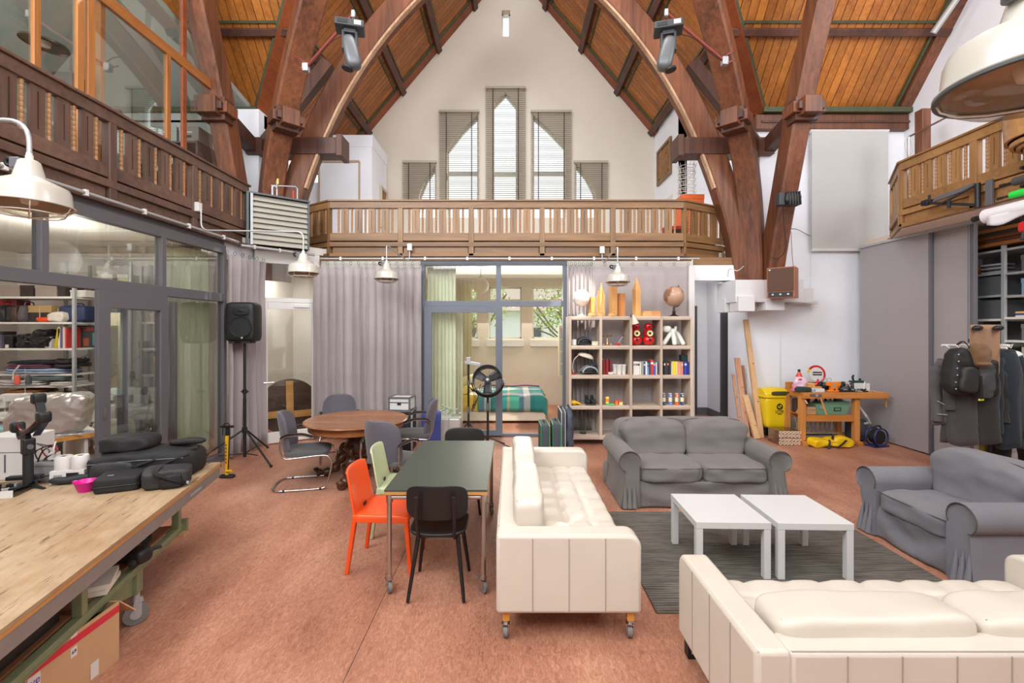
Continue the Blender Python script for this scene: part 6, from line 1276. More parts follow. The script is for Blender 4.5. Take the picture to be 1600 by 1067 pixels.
box('red_folder_box', 'big dark red box standing on the second workshop shelf', 'box', (ax(8),6.85,2.011), (.34,.2,.33), mat('dark_red_box',(150,24,28),.5), lid=None)
for k,(x,c,rx,lb) in enumerate(((14,(40,44,46),.1,'dark green folder leaning on the red box'),(20,(34,32,34),-.12,'black leather bag leaning beside the folder'),(30,(56,40,34),.06,'brown leather handbag on the second workshop shelf'),(38,(70,48,38),-.1,'brown strap bag with a handle on the second workshop shelf'),(46,(90,84,88),.12,'grey pouch beside the brown strap bag'))):
    o = thing('leather_bag', lb, 'bag', (ax(x),6.72,2.012), rot=(0,rx,0)); m = mat('leather_%d'%sum(c),c,.5); MB().blob((0,0,.12),(.11,.24,.24),4,8,wr(.015,8,k)).build('bag_body', m, o, 65); MB().tube(smoothpath([Vector(p) for p in ((0,-.06,.23),(0,-.05,.29),(0,.05,.29),(0,.06,.23))],4),.009,6).build('handle', m, o, 60)
o = thing('shoe_box', 'tan and dark striped carton on the second workshop shelf', 'box', (ax(72),6.78,2.012)); MB().bb(-.17,.17,-.12,.12,0,.14).build('carton_base', M_darkb, o); MB().bb(-.17,.17,-.12,.12,.14,.24).build('lid', mat('tan_lid',(176,146,96),.6), o); MB().bb(-.008,.008,-.122,-.12,.02,.24).build('ribbon', M_tan, o)
def bundle(name, label, cat, c, d, m, seed, rot=0):
    o = thing(name, label, cat, c, rot); MB().blob((0,0,d[2]/2),d,3,12,wr(min(d)*.18,9,seed)).build('folded_cloth', m, o, 70); MB().blob((d[0]*.12,-d[1]*.1,d[2]*.8),(d[0]*.7,d[1]*.7,d[2]*.4),3,10,wr(min(d)*.14,11,seed+5)).build('upper_fold', m, o, 70); return o
bundle('orange_cloth', 'crumpled bright orange cloth on the second workshop shelf', 'cloth', (ax(66,6.62),6.66,2.012), (.20,.12,.07), mat('bright_orange_cloth',(230,82,30),.8), 2); bundle('white_cloth_bag', 'off white cloth bag slumped beside the blue case', 'bag', (ax(88,6.62),6.66,2.012), (.26,.16,.14), cloth('off_white_cloth',(216,208,196)), 4)
o = thing('blue_case', 'dark blue case with rounded lid on the second workshop shelf', 'case', (ax(121,6.8),6.82,2.012), .1); m = mat('navy_case',(38,50,88),.5); MB().blob((0,0,.12),(.36,.28,.25),6,12).build('case_body', m, o, 60); MB().tube(smoothpath([Vector(p) for p in ((-.06,0,.245),(-.04,0,.275),(.05,0,.275),(.07,0,.245))],4),.01,6).build('handle', m, o, 60); MB().tube([(-.181,-.12,.03),(-.183,-.12,.2)],.005,5).build('edge_piping', M_galv_steel, o)
o = box('letter_box', 'grey box printed with big white letters on the third workshop shelf', 'box', (ax(9),6.72,1.632), (.16,.2,.19), mat('slate_grey_box',(96,92,106),.6)); text('BC', .13, o, (-.0,-.1015,.10), (PI/2,-PI/2,0), M_whitepaint, bold=.002)
box('dark_box', 'black flat box lying on the lettered grey box', 'box', (ax(8),6.74,1.823), (.15,.2,.05), M_darkb)
o = thing('tall_black_box', 'narrow black box between the lettered box and the black plastic bags', 'box', (ax(25),6.75,1.632)); MB().bb(-.06,.06,-.1,.1,0,.17).build('box_body', M_black, o, bevel=.003); MB().bb(-.05,.0,-.1005,-.1,.0,.05).build('label_sticker', M_offwhite, o)
M_plastic = mat('shiny_black_plastic_film', (22,22,26), .18, var=.1, scale=8, bump=.6, bscale=30)
bundle('black_bag', 'shiny black plastic bag on the third workshop shelf, left one', 'bag', (ax(45,6.7),6.72,1.632), (.26,.26,.20), M_plastic, 11); bundle('black_bag', 'shiny black plastic bag beside the yellow binder', 'bag', (ax(69,6.7),6.72,1.632), (.32,.26,.27), M_plastic, 14)
for k,(x,w,c,h,lb,ln) in enumerate(((85,.10,(200,198,196),.16,'white shrink wrapped stack on the third workshop shelf',0),(96,.05,(196,170,30),.29,'leaning yellow binder on the third workshop shelf',.18),(101.5,.03,(220,216,210),.31,'white magazine right of the yellow binder',0),(105,.03,(90,96,130),.30,'blue spined magazine on the third workshop shelf',0),(109,.035,(216,190,180),.31,'pale pink magazine left of the shelf post',0),(112.5,.02,(200,60,60),.29,'thin red magazine beside the shelf post',0))):
    book(lb, ax(x), 6.66, 1.632, w, h, .22, c, 'magazines on the third workshop shelf', ln)
o = thing('poster_book', 'dark picture book with red capital letters standing behind the shelf post', 'book', (ax(132,6.85),6.9,1.632), .1); MB().bb(-.15,.15,-.015,.015,0,.33).build('cover', mat('dark_teal_cover',(44,56,54),.5), o); text('CUBA', .075, o, (0,-.0165,.275), (PI/2,0,0), mat('red_letter',(190,64,44),.5)); MB().bb(-.13,-.08,-.0165,-.015,.03,.22).bb(.08,.13,-.0165,-.015,.03,.22).build('pillar_print', mat('teal_print',(70,120,116),.5), o); MB().bb(-.05,.03,-.0165,-.015,.02,.14).build('figure_print', mat('rust_print',(140,70,50),.5), o)
# folded leather and hides on lower shelves
for x0,x1,z,h,c,lb,s in ((14,112,1.262,.075,(150,168,196),'pale blue folded fabric on the fourth workshop shelf',1),(18,90,1.345,.055,(112,66,88),'plum coloured folded fabric on the pale blue one',2),(20,100,1.407,.04,(40,44,56),'dark navy folded fabric on the plum one',3),(96,122,1.345,.13,(36,32,32),'black folded leather pile near the shelf post',4),(2,78,1.092,.075,(196,194,194),'pale grey folded hide on the fifth workshop shelf',5),(48,112,1.172,.045,(104,122,126),'blue grey folded fabric on the pale hide',6),(88,120,1.092,.05,(210,204,196),'white folded paper at the end of the fifth shelf',8),(0,60,.892,.075,(66,36,48),'dark maroon rolled leather on the sixth workshop shelf',9),(14,72,.975,.045,(150,92,50),'tan folded leather on the maroon roll',10),(62,124,.892,.08,(64,46,50),'dark brown folded leather on the sixth workshop shelf',12)):
    X0, X1 = ax(x0,6.7), ax(x1,6.7); o = thing('folded_fabric', lb, 'fabric', ((X0+X1)/2,6.75,z)); L_ = X1-X0; m = mat('fabric_%d_%d_%d'%c,c,.6,var=.12,scale=8)
    MB().blob((0,0,h*.26),(L_,.40,h*.5),5,12,wr(h*.16,7,s)).build('lower_fold', m, o, 70); MB().blob((L_*.03,-.01,h*.74),(L_*.94,.38,h*.5),5,12,wr(h*.16,7,s+20)).build('upper_fold', m, o, 70)
o = thing('paper_sleeve', 'white bent strap hanging over the pale blue fabric', 'strap', (ax(24,6.5),6.5,1.262)); MB().tube([(-.03,0,-.08),(-.02,-.01,.02),(.06,0,.13)],.012,6).build('band', M_whitepaint, o, 60); MB().box((.06,0,.13),(.03,.02,.015)).build('clasp', M_galv_steel, o)
for x, z, lb, kind in ((132,1.52,'white square wall socket right of the shelf post','sq'),(133,1.42,'white round wall thermostat under the square socket','rd')):
    o = thing('wall_socket', lb, 'socket', (ax(x,7.7),7.744,z-.0)); (MB().box((0,0,0),(.09,.02,.09)) if kind == 'sq' else MB().cyl((0,.008,0),(0,-.03,0),.06,20)).build('plate', M_whitepaint, o, bevel=.004); MB().cyl((0,-.012 if kind == 'sq' else -.03,0),(0,-.016 if kind == 'sq' else -.04,0),.02,12).build('dial', M_offwhite if kind == 'sq' else M_steelgrey, o)
# second unit's boxes
bx2 = lambda x: (x-CX)*7.35/F
for x0,x1,z,h,c,lb in ((219,246,2.021,.15,(190,180,170),'beige lidded carton behind the sliding glass door'),(222,250,1.607,.10,(110,108,106),'flat grey box stack behind the sliding door'),(226,246,1.191,.34,(120,118,116),'tall grey file box behind the sliding door'),(246,249,1.191,.28,(216,186,40),'yellow file beside the tall grey box'),(262,292,1.191,.2,(176,150,130),'tan carton behind the fixed glass pane'),(262,290,1.607,.13,(96,96,98),'dark box on the shelf behind the fixed pane'),(234,258,.801,.16,(206,196,180),'pale wooden box under the second shelf unit'),(262,295,2.021,.3,(150,160,150),'big grey green box near the green curtain'),(262,290,.801,.22,(200,196,188),'white box low behind the fixed pane')):
    X0, X1 = bx2(x0), bx2(x1); box('file_box', lb, 'box', ((X0+X1)/2,7.4,z), (max(.02,X1-X0-.01),.25,h), mat('fb_%d_%d_%d'%c,c,.65), lid=mat('fbl_%d'%sum(c),tuple(min(255,v+14) for v in c),.6))
for x,w,h,c,lb in ((128,.16,.16,(206,206,202),'pale box on the highest workshop shelf, seen through the transom glass, first'),(150,.14,.12,(222,216,204),'low cream box on the highest shelf seen through the transom glass'),(178,.16,.20,(190,180,172),'beige plastic tub seen through the transom glass'),(202,.16,.20,(196,200,150),'yellow green tub seen through the transom glass')):
    box('transom_box', lb, 'box', ((x-CX)*7.2/F,7.2,2.561 if x > 160 else 2.561), (w,.25,h), mat('tb_%d'%sum(c),c,.6), lid=M_offwhite)
shelf_unit('wall_shelf', 'upper white wall shelf seen through the transom glass', (-6.85,7.02,0), 0, 1.0, .4, [2.56], 2.95, 1)
# tables and sewing machines
o = thing('white_table', 'white table with a sewing machine behind the sliding glass door', 'table', (-6.25,6.30,0), .30); MB().bb(0,1.25,0,.6,.715,.75).build('tabletop', M_whitepaint, o, bevel=.004)
for x in (.05,1.2):
    for y in (.05,.55): MB().bb(x-.02,x+.02,y-.02,y+.02,0,.714).build('leg', M_whitepaint, o)
MB().bb(.0,1.25,.0,.02,.60,.714).build('front_rail', M_whitepaint, o)
def sewing(label, c, rz, m):
    o = thing('sewing_machine', label, 'sewing machine', c, rz); MB().bb(-.22,.22,-.09,.09,0,.05).build('machine_bed', m, o, bevel=.01); MB().bb(.11,.21,-.06,.06,.05,.27).build('pillar', m, o, bevel=.015); MB().bb(-.20,.12,-.055,.055,.18,.29).build('arm', m, o, bevel=.02); MB().bb(-.21,-.13,-.06,.06,.10,.26).build('head', m, o, bevel=.015); MB().cyl((.21,0,.23),(.25,0,.23),.06,18).build('hand_wheel', M_black, o, 40); MB().cyl((-.17,0,.05),(-.17,0,.10),.008,6).build('needle_bar', M_galv_steel, o); MB().cyl((-.17,-.065,.2),(-.17,-.07,.2),.022,12).build('dial', M_galv_steel, o)
    MB().cyl((.02,.05,.28),(.02,.05,.62),.005,6).cyl((-.12,.05,.40),(.14,.05,.40),.01,6).build('thread_stand', M_galv_steel, o)
    for x, cc in ((-.07,(214,90,70)),(.06,(70,74,80))): MB().lathe([(0,.41),(.035,.41),(.03,.50),(.012,.53),(0,.53)],12).build('thread_cone', mat('thread_%d'%sum(cc),cc,.7), o, 50).location = (x,.05,0)
sewing('white industrial sewing machine with red and grey thread cones', (-5.72,6.78,.751), .3, mat('pale_machine_enamel',(206,208,204),.35)); sewing('second white sewing machine far left in the workshop', (-6.62,6.15,.751), .2, mat('pale_machine_enamel',(206,208,204),.35))
o = thing('white_table', 'second white table at the far left of the workshop', 'table', (-7.1,5.85,0), .1); MB().bb(0,.95,0,.6,.715,.75).build('tabletop', M_whitepaint, o, bevel=.004)
for x in (.05,.9):
    for y in (.05,.55): MB().bb(x-.02,x+.02,y-.02,y+.02,0,.714).build('leg', M_whitepaint, o)
o = thing('cream_chair', 'cream upholstered chair behind the sliding glass door', 'chair', (-4.95,5.75,0), .5); mcr = mat('cream_vinyl',(206,200,180),.5); MB().blob((0,0,.46),(.44,.42,.08),4,8).build('seat', mcr, o, 70); MB().blob((0,-.2,.66),(.42,.06,.30),3.5,8).build('backrest', mcr, o, 70)
for sx_ in (-1,1):
    for sy_ in (-1,1): MB().tube([(sx_*.17,sy_*.16,.43),(sx_*.2,sy_*.2,0)],.011,6).build('leg', M_chrome, o)
o = thing('assembly_table', 'work table with a wooden edge under the silver covered machine', 'table', (-4.95,4.62,0), .963)
MB().bb(-.05,.62,0,.9,.715,.75).build('tabletop', M_whitepaint, o, bevel=.003); MB().bb(-.05,.62,-.022,-.001,.71,.752).build('wood_edge', M_legwood, o, bevel=.002); MB().bb(.02,.05,.05,.85,.0,.714).build('side_panel', M_whitepaint, o); MB().bb(.48,.51,.05,.85,.0,.714).build('side_panel', M_whitepaint, o); MB().bb(.06,.47,.3,.32,.0,.5).build('back_panel', mat('lime_green_panel',(140,160,50),.5), o)
M_silver = mat('silver_plastic_cover', (196,190,182), .28, .45, var=.08, scale=5, bump=.9, bscale=9)
o = thing('machine_cover', 'machine hidden under a crinkled silver plastic cover in the workshop doorway', 'cover', (-5.02,4.98,.751), .35)
def cvr(w_, q):
    n_ = abs(noise.noise(Vector((w_.x*5+w_.z*8,w_.y*6,w_.z*3-w_.x*4))))*.10+abs(noise.noise(w_*13))*.05; return w_*(1.05-n_)+Vector((.05*q.z,0,0))
MB().blob((0,0,.225),(.66,.34,.45),5,40,cvr).build('cover_sheet', M_silver, o, 50); MB().grid(lambda u,v: Vector((-.335+.67*u,-.172-.01*math.sin(u*40),.03*v)),24,2).build('hem', M_silver, o, 60, solid=.003)
for c,d,col,lb,s in (((-5.45,4.85,.751),(.36,.3,.05),(120,150,70),'green folded fabric on the table left of the silver cover',1),((-5.52,5.02,.751),(.40,.3,.09),(130,170,176),'pale blue folded fabric behind the green one',3)):
    bundle('folded_fabric', lb, 'fabric', c, d, mat('ff_%d'%sum(col),col,.8), s)
o = thing('steel_side_shelf', 'grey steel rack with papers low behind the silver covered machine', 'shelf', (-5.85,5.85,0), .1)
for x in (0,.5):
    for y in (0,.35): MB().bb(x-.018,x+.018,y-.018,y+.018,0,.95).build('post', M_galv_steel, o)
for z in (.18,.5,.93): MB().bb(.02,.48,0,.35,z-.02,z).build('shelf_board', M_steelgrey, o); MB().bb(.06,.4,.02,.3,z,z+.03).build('papers', M_offwhite, o)
# ================================================================= right side: bin, planks, workbench, store, clothes
def leanplank(label, b, t, w, d, m):
    b = Vector(b); t = Vector(t)+Vector((0,.10,0)); o = thing('wooden_plank', label, 'plank', b, group='planks leaning by the corbel'); MB().bar((0,0,0),t-b,w,d,(0,1,0)).build('plank_board', m, o, bevel=.003); MB().bar((t-b)*.999,(t-b)*1.0015,w*.96,d*.96,(0,1,0)).build('end_grain', M_tan, o)
    for k in (.3,.62): MB().cyl((t-b)*k+Vector((w*.2,-d*.52,0)),(t-b)*k+Vector((w*.2,-d*.54,0)),.012,8).build('knot', M_groove, o)
M_pn1 = wood('raw_pine_plank', (190,148,104), (222,184,140), 'Z', 4, .6); M_pn2 = wood('pinkish_plank', (170,124,96), (204,160,128), 'Z', 4, .6); M_pn3 = wood('brown_plank', (130,92,68), (166,124,94), 'Z', 4, .6)
leanplank('tallest pale plank leaning against the white pillar', (4.40,7.98,0), (4.33,8.26,2.08), .09, .055, M_pn1); leanplank('short pale offcut plank at the foot of the tallest plank', (4.30,7.92,0), (4.23,8.10,.72), .10, .05, M_pn1)
leanplank('pinkish medium plank second from the left of the leaning planks', (4.20,8.06,0), (4.17,8.26,1.38), .10, .03, M_pn2); leanplank('brown narrow plank between the pinkish and the tallest plank', (4.28,8.14,0), (4.27,8.27,1.24), .06, .03, M_pn3); leanplank('thin reddish plank at the far left of the leaning planks', (4.12,8.10,0), (4.10,8.27,1.08), .045, .03, M_pn2)
# yellow litter bin
M_binY = mat('yellow_bin_plastic', (226,196,22), .35)
o = thing('litter_bin', 'big yellow plastic litter bin between the leaning planks and the workbench', 'bin', (4.66,8.08,0), .06)
def bsec(w_, q): return Vector((w_.x*(1+.10*q.z), w_.y*(1+.08*q.z), w_.z))
MB().blob((0,0,.455),(.44,.32,.56),7,14,bsec).build('bin_body', M_binY, o, 55); MB().blob((0,0,.735),(.52,.38,.05),8,10).build('rim', M_binY, o, 55)
def hood(u,v):
    a = PI*u; x = -.245+.49*v; return Vector((x*(1-.04*math.sin(a)), .17*math.cos(a), .745+.135*math.sin(a)*(1-.25*abs(2*v-1)**3)))
MB().grid(hood,10,10).build('hood', M_binY, o, 60, solid=.012); MB().blob((.03,-.175,.79),(.32,.05,.075),4,10).build('mouth', mat('bin_mouth_dark',(70,62,20),.8), o, 70)
for s in (-1,1): MB().px([(.17*math.cos(PI*k/8),.745+.12*math.sin(PI*k/8)) for k in range(9)],s*.24-.006,s*.24+.006).build('hood_side', M_binY, o)
MB().cyl((.02,-.164,.56),(.02,-.170,.56),.055,24).build('emblem_disc', M_black, o, 40); MB().lathe([(0,0),(.016,0),(.016,.002),(0,.002)],12).build('emblem_head', M_binY, o).matrix_local = Matrix.Translation((.035,-.171,.575)) @ Matrix.Rotation(PI/2,4,'X'); MB().box((.01,-.1715,.545),(.05,.002,.014),ry=.4).box((.0,-.1715,.562),(.014,.002,.04),ry=-.5).build('emblem_figure', M_binY, o)
text('LITTER', .05, o, (.02,-.163,.475), (PI/2,0,0), M_black, bold=.001); MB().bb(-.06,.10,-.165,-.162,.447,.450).build('print_line', M_black, o); MB().bb(-.01,.06,-.165,-.162,.425,.437).build('print_bar', M_black, o)
MB().bb(-.05,.05,.0,.1,.01,.19).build('foot_post', M_black, o)
tag(MB().cyl((4.45,8.24,.07),(5.0,8.24,.07),.065,14).build('black_pipe', mat('dark_grey_pipe',(66,68,74),.6), None, 50), 'thick dark pipe lying on the floor under the yellow bin', 'pipe')
# briquettes: two wrapped packs
M_briq = wood('pressed_wood_briquette', (206,176,148), (236,212,188), 'Y', 8, .8); bqm = MB().lathe([(.0145,0),(.028,0),(.028,.30),(.0145,.30),(.0145,0)],6).mesh('briquette', M_briq)
for k, lb in enumerate(('lower plastic wrapped pack of holed wood briquettes','upper plastic wrapped pack of holed wood briquettes')):
    o = thing('briquette_pack', lb, 'firewood', (4.60,7.47,.004+k*.118), .0)
    for r in range(2):
        for q in range(6): inst('briquette', bqm, o, (-.155+.06*q+.012*(r%2),0,.029+.056*r), (-PI/2,0,0))
    MB().bb(-.19,.195,.01,.30,.0,.004).build('base_sheet', M_card, o); MB().bb(-.192,.198,.004,.302,.113,.1145).build('shrink_wrap', glassy('shrink_wrap',(235,230,225),.14), o); MB().bb(-.192,-.188,.004,.302,.0,.113).build('shrink_wrap', glassy('shrink_wrap',(235,230,225),.14), o)
# workbench
M_bench = wood('orange_beech_bench', (172,104,44), (214,146,76), 'X', 2.5, .45); M_benchv = wood('orange_beech_bench_leg', (176,112,52), (216,150,82), 'Z', 2.5, .45)
wbn = thing('workbench', 'orange wooden carpenter workbench against the white wall, covered with tools', 'workbench', (4.87,7.45,0)); b = lambda nm,*a,m=M_bench,bv=.005: MB().bb(*a).build(nm, m, wbn, bevel=bv)
b('benchtop',-.02,1.08,.02,.56,.80,.87); b('front_apron',-.02,1.31,-.03,.019,.775,.872); b('end_block',-.08,-.021,-.03,.36,.775,.872); b('vise_jaw',1.081,1.31,.02,.20,.785,.868)
for x in (-.09,.80):
    b('leg',x,x+.085,.03,.115,.07,.795,m=M_benchv); b('leg',x+.0,x+.085,.44,.52,.07,.795,m=M_benchv); b('sled_foot',x+.002,x+.083,-.04,.56,0,.069)
b('front_rail',-.003,.798,.045,.085,.385,.49); b('back_rail',-.003,.798,.46,.50,.385,.49); b('shelf_board',-.003,.798,.087,.458,.465,.488)
b('back_rim',-.02,1.08,.561,.58,.80,.98)
MB().cyl((.12,-.055,.83),(.12,.0,.83),.02,12).build('vise_screw', M_galv_steel, wbn); MB().cyl((.17,-.06,.80),(.26,-.075,.52),.013,8).build('vise_handle', M_legwood, wbn); MB().bb(.02,.2,-.045,-.031,.815,.85).build('vise_plate', M_steelgrey, wbn)
MB().cyl((1.32,.05,.82),(1.29,.05,.82),.016,10).build('vise_screw', M_galv_steel, wbn); MB().cyl((1.33,.05,.84),(1.33,.05,.62),.011,8).build('vise_handle', M_legwood, wbn)
BY = 7.7; bp_ = lambda x, Y=BY: (x-CX)*Y/F; BZ = .873
def bt(name, label, cat, x, y, z=BZ, rz=0, group=None): return thing(name, label, cat, (bp_(x,y),y,z), rz, group)
o = bt('orange_bottle','orange red plastic bottle with a dark cap on the bench back','bottle',1248.5,7.9,.99); MB().lathe([(0,0),(.05,0),(.055,.02),(.055,.10),(.025,.16),(.02,.18),(0,.18)],16).build('bottle_body', mat('orange_red_plastic',(222,70,40),.35), o, 50); MB().cyl((0,0,.18),(0,0,.22),.022,12).build('cap', M_black, o)
o = bt('wire_reel_sign','round white sign with a red ring and black print standing on the bench','sign',1275,7.95,.88,0); T = Matrix.Translation((0,0,.24)) @ Matrix.Rotation(PI/2-.1,4,'X')
x = MB(); x.T = T; x.lathe([(0,0),(.125,0),(.125,.012),(0,.012)],36); x.build('white_disc', M_whitepaint, o, 40)
x = MB(); x.T = T; x.lathe([(.125,-.004),(.158,-.004),(.158,.016),(.125,.016),(.125,-.004)],36,a0=-.9,a1=PI*.78); x.build('red_ring', mat('signal_red',(204,26,30),.35), o, 40); x = MB(); x.T = T; x.lathe([(.125,-.004),(.158,-.004),(.158,.016),(.125,.016),(.125,-.004)],8,a0=PI*.79,a1=PI*.92); x.build('yellow_ring_piece', M_binY, o, 40)
for k,z in enumerate((.275,.235)): MB().bb(-.07,.09,-.022,-.018,z-.008,z+.010).build('printed_word', M_black, o)
o = bt('pink_bag','pink and white plastic bag with a red logo on the bench','bag',1250,7.72); mpk = mat('pale_pink_plastic',(226,196,214),.35); MB().blob((0,0,.115),(.21,.10,.23),3,12,wr(.02,9,5)).build('bag_body', mpk, o, 70); MB().blob((-.11,-.05,.03),(.10,.08,.12),3,8,wr(.012,12,6)).build('pink_handle', mat('strong_pink',(226,120,160),.4), o, 70); MB().box((-.03,-.055,.19),(.05,.004,.02)).build('red_logo', mat('signal_red',(204,26,30),.35), o); MB().bar((-.10,-.10,.03),(-.07,-.30,-.18),.018,.006).build('white_strip', M_whitepaint, o)
o = bt('tape_roll','white round tape roll at the left rear of the bench','tape',1243,7.9,.875); MB().tube([Vector((.04*math.cos(a),0,.05+.04*math.sin(a))) for a in [2*PI*j/16 for j in range(16)]],.018,8,True).build('tape', M_whitepaint, o, 60); MB().tube([Vector((.02*math.cos(a),-.005,.05+.02*math.sin(a))) for a in [2*PI*j/12 for j in range(12)]],.006,6,True).build('core', M_card, o)
o = bt('bird_house','small pale wooden bird house on the bench','bird house',1265,7.66); MB().bb(-.06,.06,-.05,.05,0,.11).build('house_body', M_pine, o, bevel=.003); MB().bb(-.075,.075,-.065,.065,.111,.125).build('roof', M_pine, o); MB().cyl((.01,-.051,.06),(.01,-.05,.06),.013,12).build('entry_hole', M_groove, o)
o = bt('red_toy_figure','small red and orange plastic rooster figure in front of the ring sign','figure',1277,7.72,.93); MB().blob((0,0,.05),(.07,.05,.10),2.3,8).build('body', mat('signal_red',(204,26,30),.35), o, 70); MB().blob((.025,-.02,.04),(.035,.03,.05),2.3,6).build('orange_chest', mat('orange_plastic',(236,86,32),.32), o, 70); MB().blob((.012,0,.115),(.035,.03,.035),2,6).build('head', mat('signal_red',(204,26,30),.35), o, 70); MB().bb(-.06,.06,-.04,.04,-.055,.0).build('perch_block', M_pine, o)
bundle('green_cloth','dark green crumpled cloth on the bench front','cloth',(bp_(1255,7.52),7.53,BZ),(.26,.12,.08),mat('dark_green_cloth',(38,58,56),.9),7)
o = bt('battery_box','white and blue small carton lying on the bench front','box',1276,7.53); MB().bb(-.10,.10,-.05,.05,0,.055).build('carton', M_whitepaint, o, bevel=.003); MB().bb(-.095,-.05,-.0505,-.05,.01,.045).build('blue_print', mat('pale_blue_print',(120,160,210),.5), o)
o = bt('wood_pieces','flat stack of pale wood offcuts behind the white carton','wood',1273,7.62)
for k in range(4): MB().box((.01*k,0,.012+.018*k),(.22-.02*k,.06,.016),.1*k).build('offcut', M_pine, o)
o = bt('orange_vise','bright orange bench clamp on the workbench','clamp',1302,7.55); mo = mat('clamp_orange',(240,130,30),.35)
MB().py([(-.10,0),(.10,0),(.10,.015),(.055,.03),(.05,.09),(.11,.10),(.11,.15),(.06,.16),(-.06,.16),(-.11,.15),(-.11,.10),(-.05,.09),(-.055,.03),(-.10,.015)],-.03,.03).build('clamp_body', mo, o, bevel=.006); MB().bb(-.022,.022,-.0315,-.0301,.075,.135).build('label', M_galv_steel, o); MB().bb(-.014,.014,-.0315,-.0301,.025,.05).build('slot', M_black, o)
rd = random.Random(9)
for k,(x,y,lb) in enumerate(((1287,7.68,'black and grey power drill lying left of the orange clamp'),(1320,7.62,'dark grinder with a silver guard right of the orange clamp'),(1333,7.7,'green and black jigsaw on the right half of the bench'))):
    o = bt('power_tool', lb, 'tool', x, y, BZ, .4*k); m = [M_black,M_steelgrey,mat('dark_green_tool',(40,74,62),.5)][k]
    MB().blob((0,0,.05),(.20,.07,.08),3,10).build('motor_housing', m, o, 70); MB().blob((-.06,0,.10),(.06,.05,.12),3,8,None,Matrix.Rotation(.4,4,'Y')).build('grip', M_black, o, 70); MB().cyl((.10,0,.05),(.16,0,.05),.02,12,.008).build('chuck', M_galv_steel, o)
    MB().tube(smoothpath([Vector((rd.uniform(-.12,.12),rd.uniform(-.08,.08),.02+.10*(j%2))) for j in range(5)],4),.005,6).build('cord', M_black, o, 60)
for k,(x,lb) in enumerate(((1292,'clear goggles with wire frames behind the drill'),(1318,'glass jar of bits behind the orange clamp'))):
    o = bt('clear_jar' if k else 'goggles', lb, 'jar' if k else 'goggles', x, 7.85)
    if k: MB().lathe([(0,0),(.035,0),(.035,.10),(.03,.12),(.028,.12),(.032,.01),(0,.006)],16).build('glass', glassy('vase_glass',(226,232,230),.16), o, 60); MB().cyl((0,0,.12),(0,0,.135),.034,14).build('lid', M_galv_steel, o)
    else:
        for s in (-1,1): MB().tube([Vector((s*.04+.035*math.cos(a),0,.16+.035*math.sin(a))) for a in [2*PI*j/14 for j in range(14)]],.005,5,True).build('lens_frame', M_galv_steel, o, 60)
        MB().bb(-.09,.09,-.03,.03,0,.12).build('goggle_box', M_steelgrey, o, bevel=.004)
o = bt('parts_tray','shallow black tray of screws and metal parts on the right half of the bench','tray',1328,7.6); MB().bb(-.24,.24,-.09,.09,0,.02).build('tray_base', M_black, o)
for k in range(12): MB().box((rd.uniform(-.2,.2),rd.uniform(-.06,.06),.035),(.06,.02,.02),rd.uniform(0,3)).build('metal_part', [M_galv_steel,M_steelgrey,M_black][k%3], o)
o = bt('white_parts_box','white open parts box at the right end of the bench','box',1340,7.72); MB().bb(-.13,.13,-.10,.10,0,.13).build('box_body', M_whitepaint, o, bevel=.003); MB().bb(-.115,.115,-.085,.085,.1301,.134).build('contents', M_steelgrey, o); MB().cyl((.06,-.102,.03),(.06,-.1,.03),.012,10).build('knob', M_black, o)
o = bt('plane_tool','dark green hand plane with a tall handle on top of the parts box','tool',1338,7.72,BZ+.135); MB().bb(-.11,.11,-.03,.03,0,.03).build('sole', mat('dark_green_tool',(40,74,62),.5), o, bevel=.004); MB().tube([(-.05,0,.03),(-.065,0,.09),(-.045,0,.12)],.016,8).build('rear_handle', M_black, o, 60); MB().blob((.06,0,.05),(.04,.04,.04),2,6).build('front_knob', M_black, o, 70); MB().tube([(-.01,0,.03),(.02,0,.19)],.005,5).build('lever', M_galv_steel, o); MB().bar((.03,-.12,-.12),(.06,-.11,.02),.02,.006).build('steel_ruler', M_whitepaint, o)
for x,lb in ((1341,'curl of wood shavings near the front edge of the bench'),(1362,'second curl of wood shavings on the bench vise')):
    o = bt('wood_shaving', lb, 'shavings', x, 7.5); MB().tube(smoothpath([Vector((.02*k-.04,.01*math.cos(k*2),.012+.01*math.sin(k*2.3))) for k in range(6)],3),.007,6).build('curl', M_tan, o, 60); MB().blob((.05,0,.008),(.05,.03,.014),2,5).build('chip', M_tan, o)
# below the bench
o = thing('green_toolbox', 'green metal toolbox with a black label on the bench shelf', 'toolbox', (5.35,7.66,.489), .02); mgt = mat('sea_green_metal',(112,156,128),.4); MB().hexa([(-.24,-.10,0),(.24,-.10,0),(.24,.10,0),(-.24,.10,0),(-.29,-.12,.18),(.29,-.12,.18),(.29,.12,.18),(-.29,.12,.18)]).build('box_body', mgt, o, bevel=.004); MB().hexa([(-.20,-.135,.185),(.29,-.135,.185),(.29,.12,.185),(-.20,.12,.185),(-.16,-.10,.215),(.28,-.10,.215),(.28,.1,.215),(-.16,.1,.215)]).build('lid', mgt, o, bevel=.004); MB().bb(.02,.14,-.116,-.108,.06,.12).build('label_plate', M_black, o); MB().bb(.035,.125,-.1175,-.116,.075,.105).build('label_print', mgt, o); MB().bb(-.22,-.16,-.125,-.11,.10,.15).build('latch', M_galv_steel, o)
for k in range(5): MB().cyl((-.2+.08*k,0,.215),(-.17+.08*k,.05,.26),.018,8).build('tool_end', M_galv_steel if k%2 else M_black, o)
o = thing('book_stack', 'stack of pale offcut boards beside the green toolbox', 'wood', (4.98,7.66,.489), .1)
for k in range(4): MB().box((.015*k,0,.016+.03*k),(.20,.2,.026),.1-.05*k).build('offcut', [M_pine,M_tan,M_pn2,M_pn1][k], o)
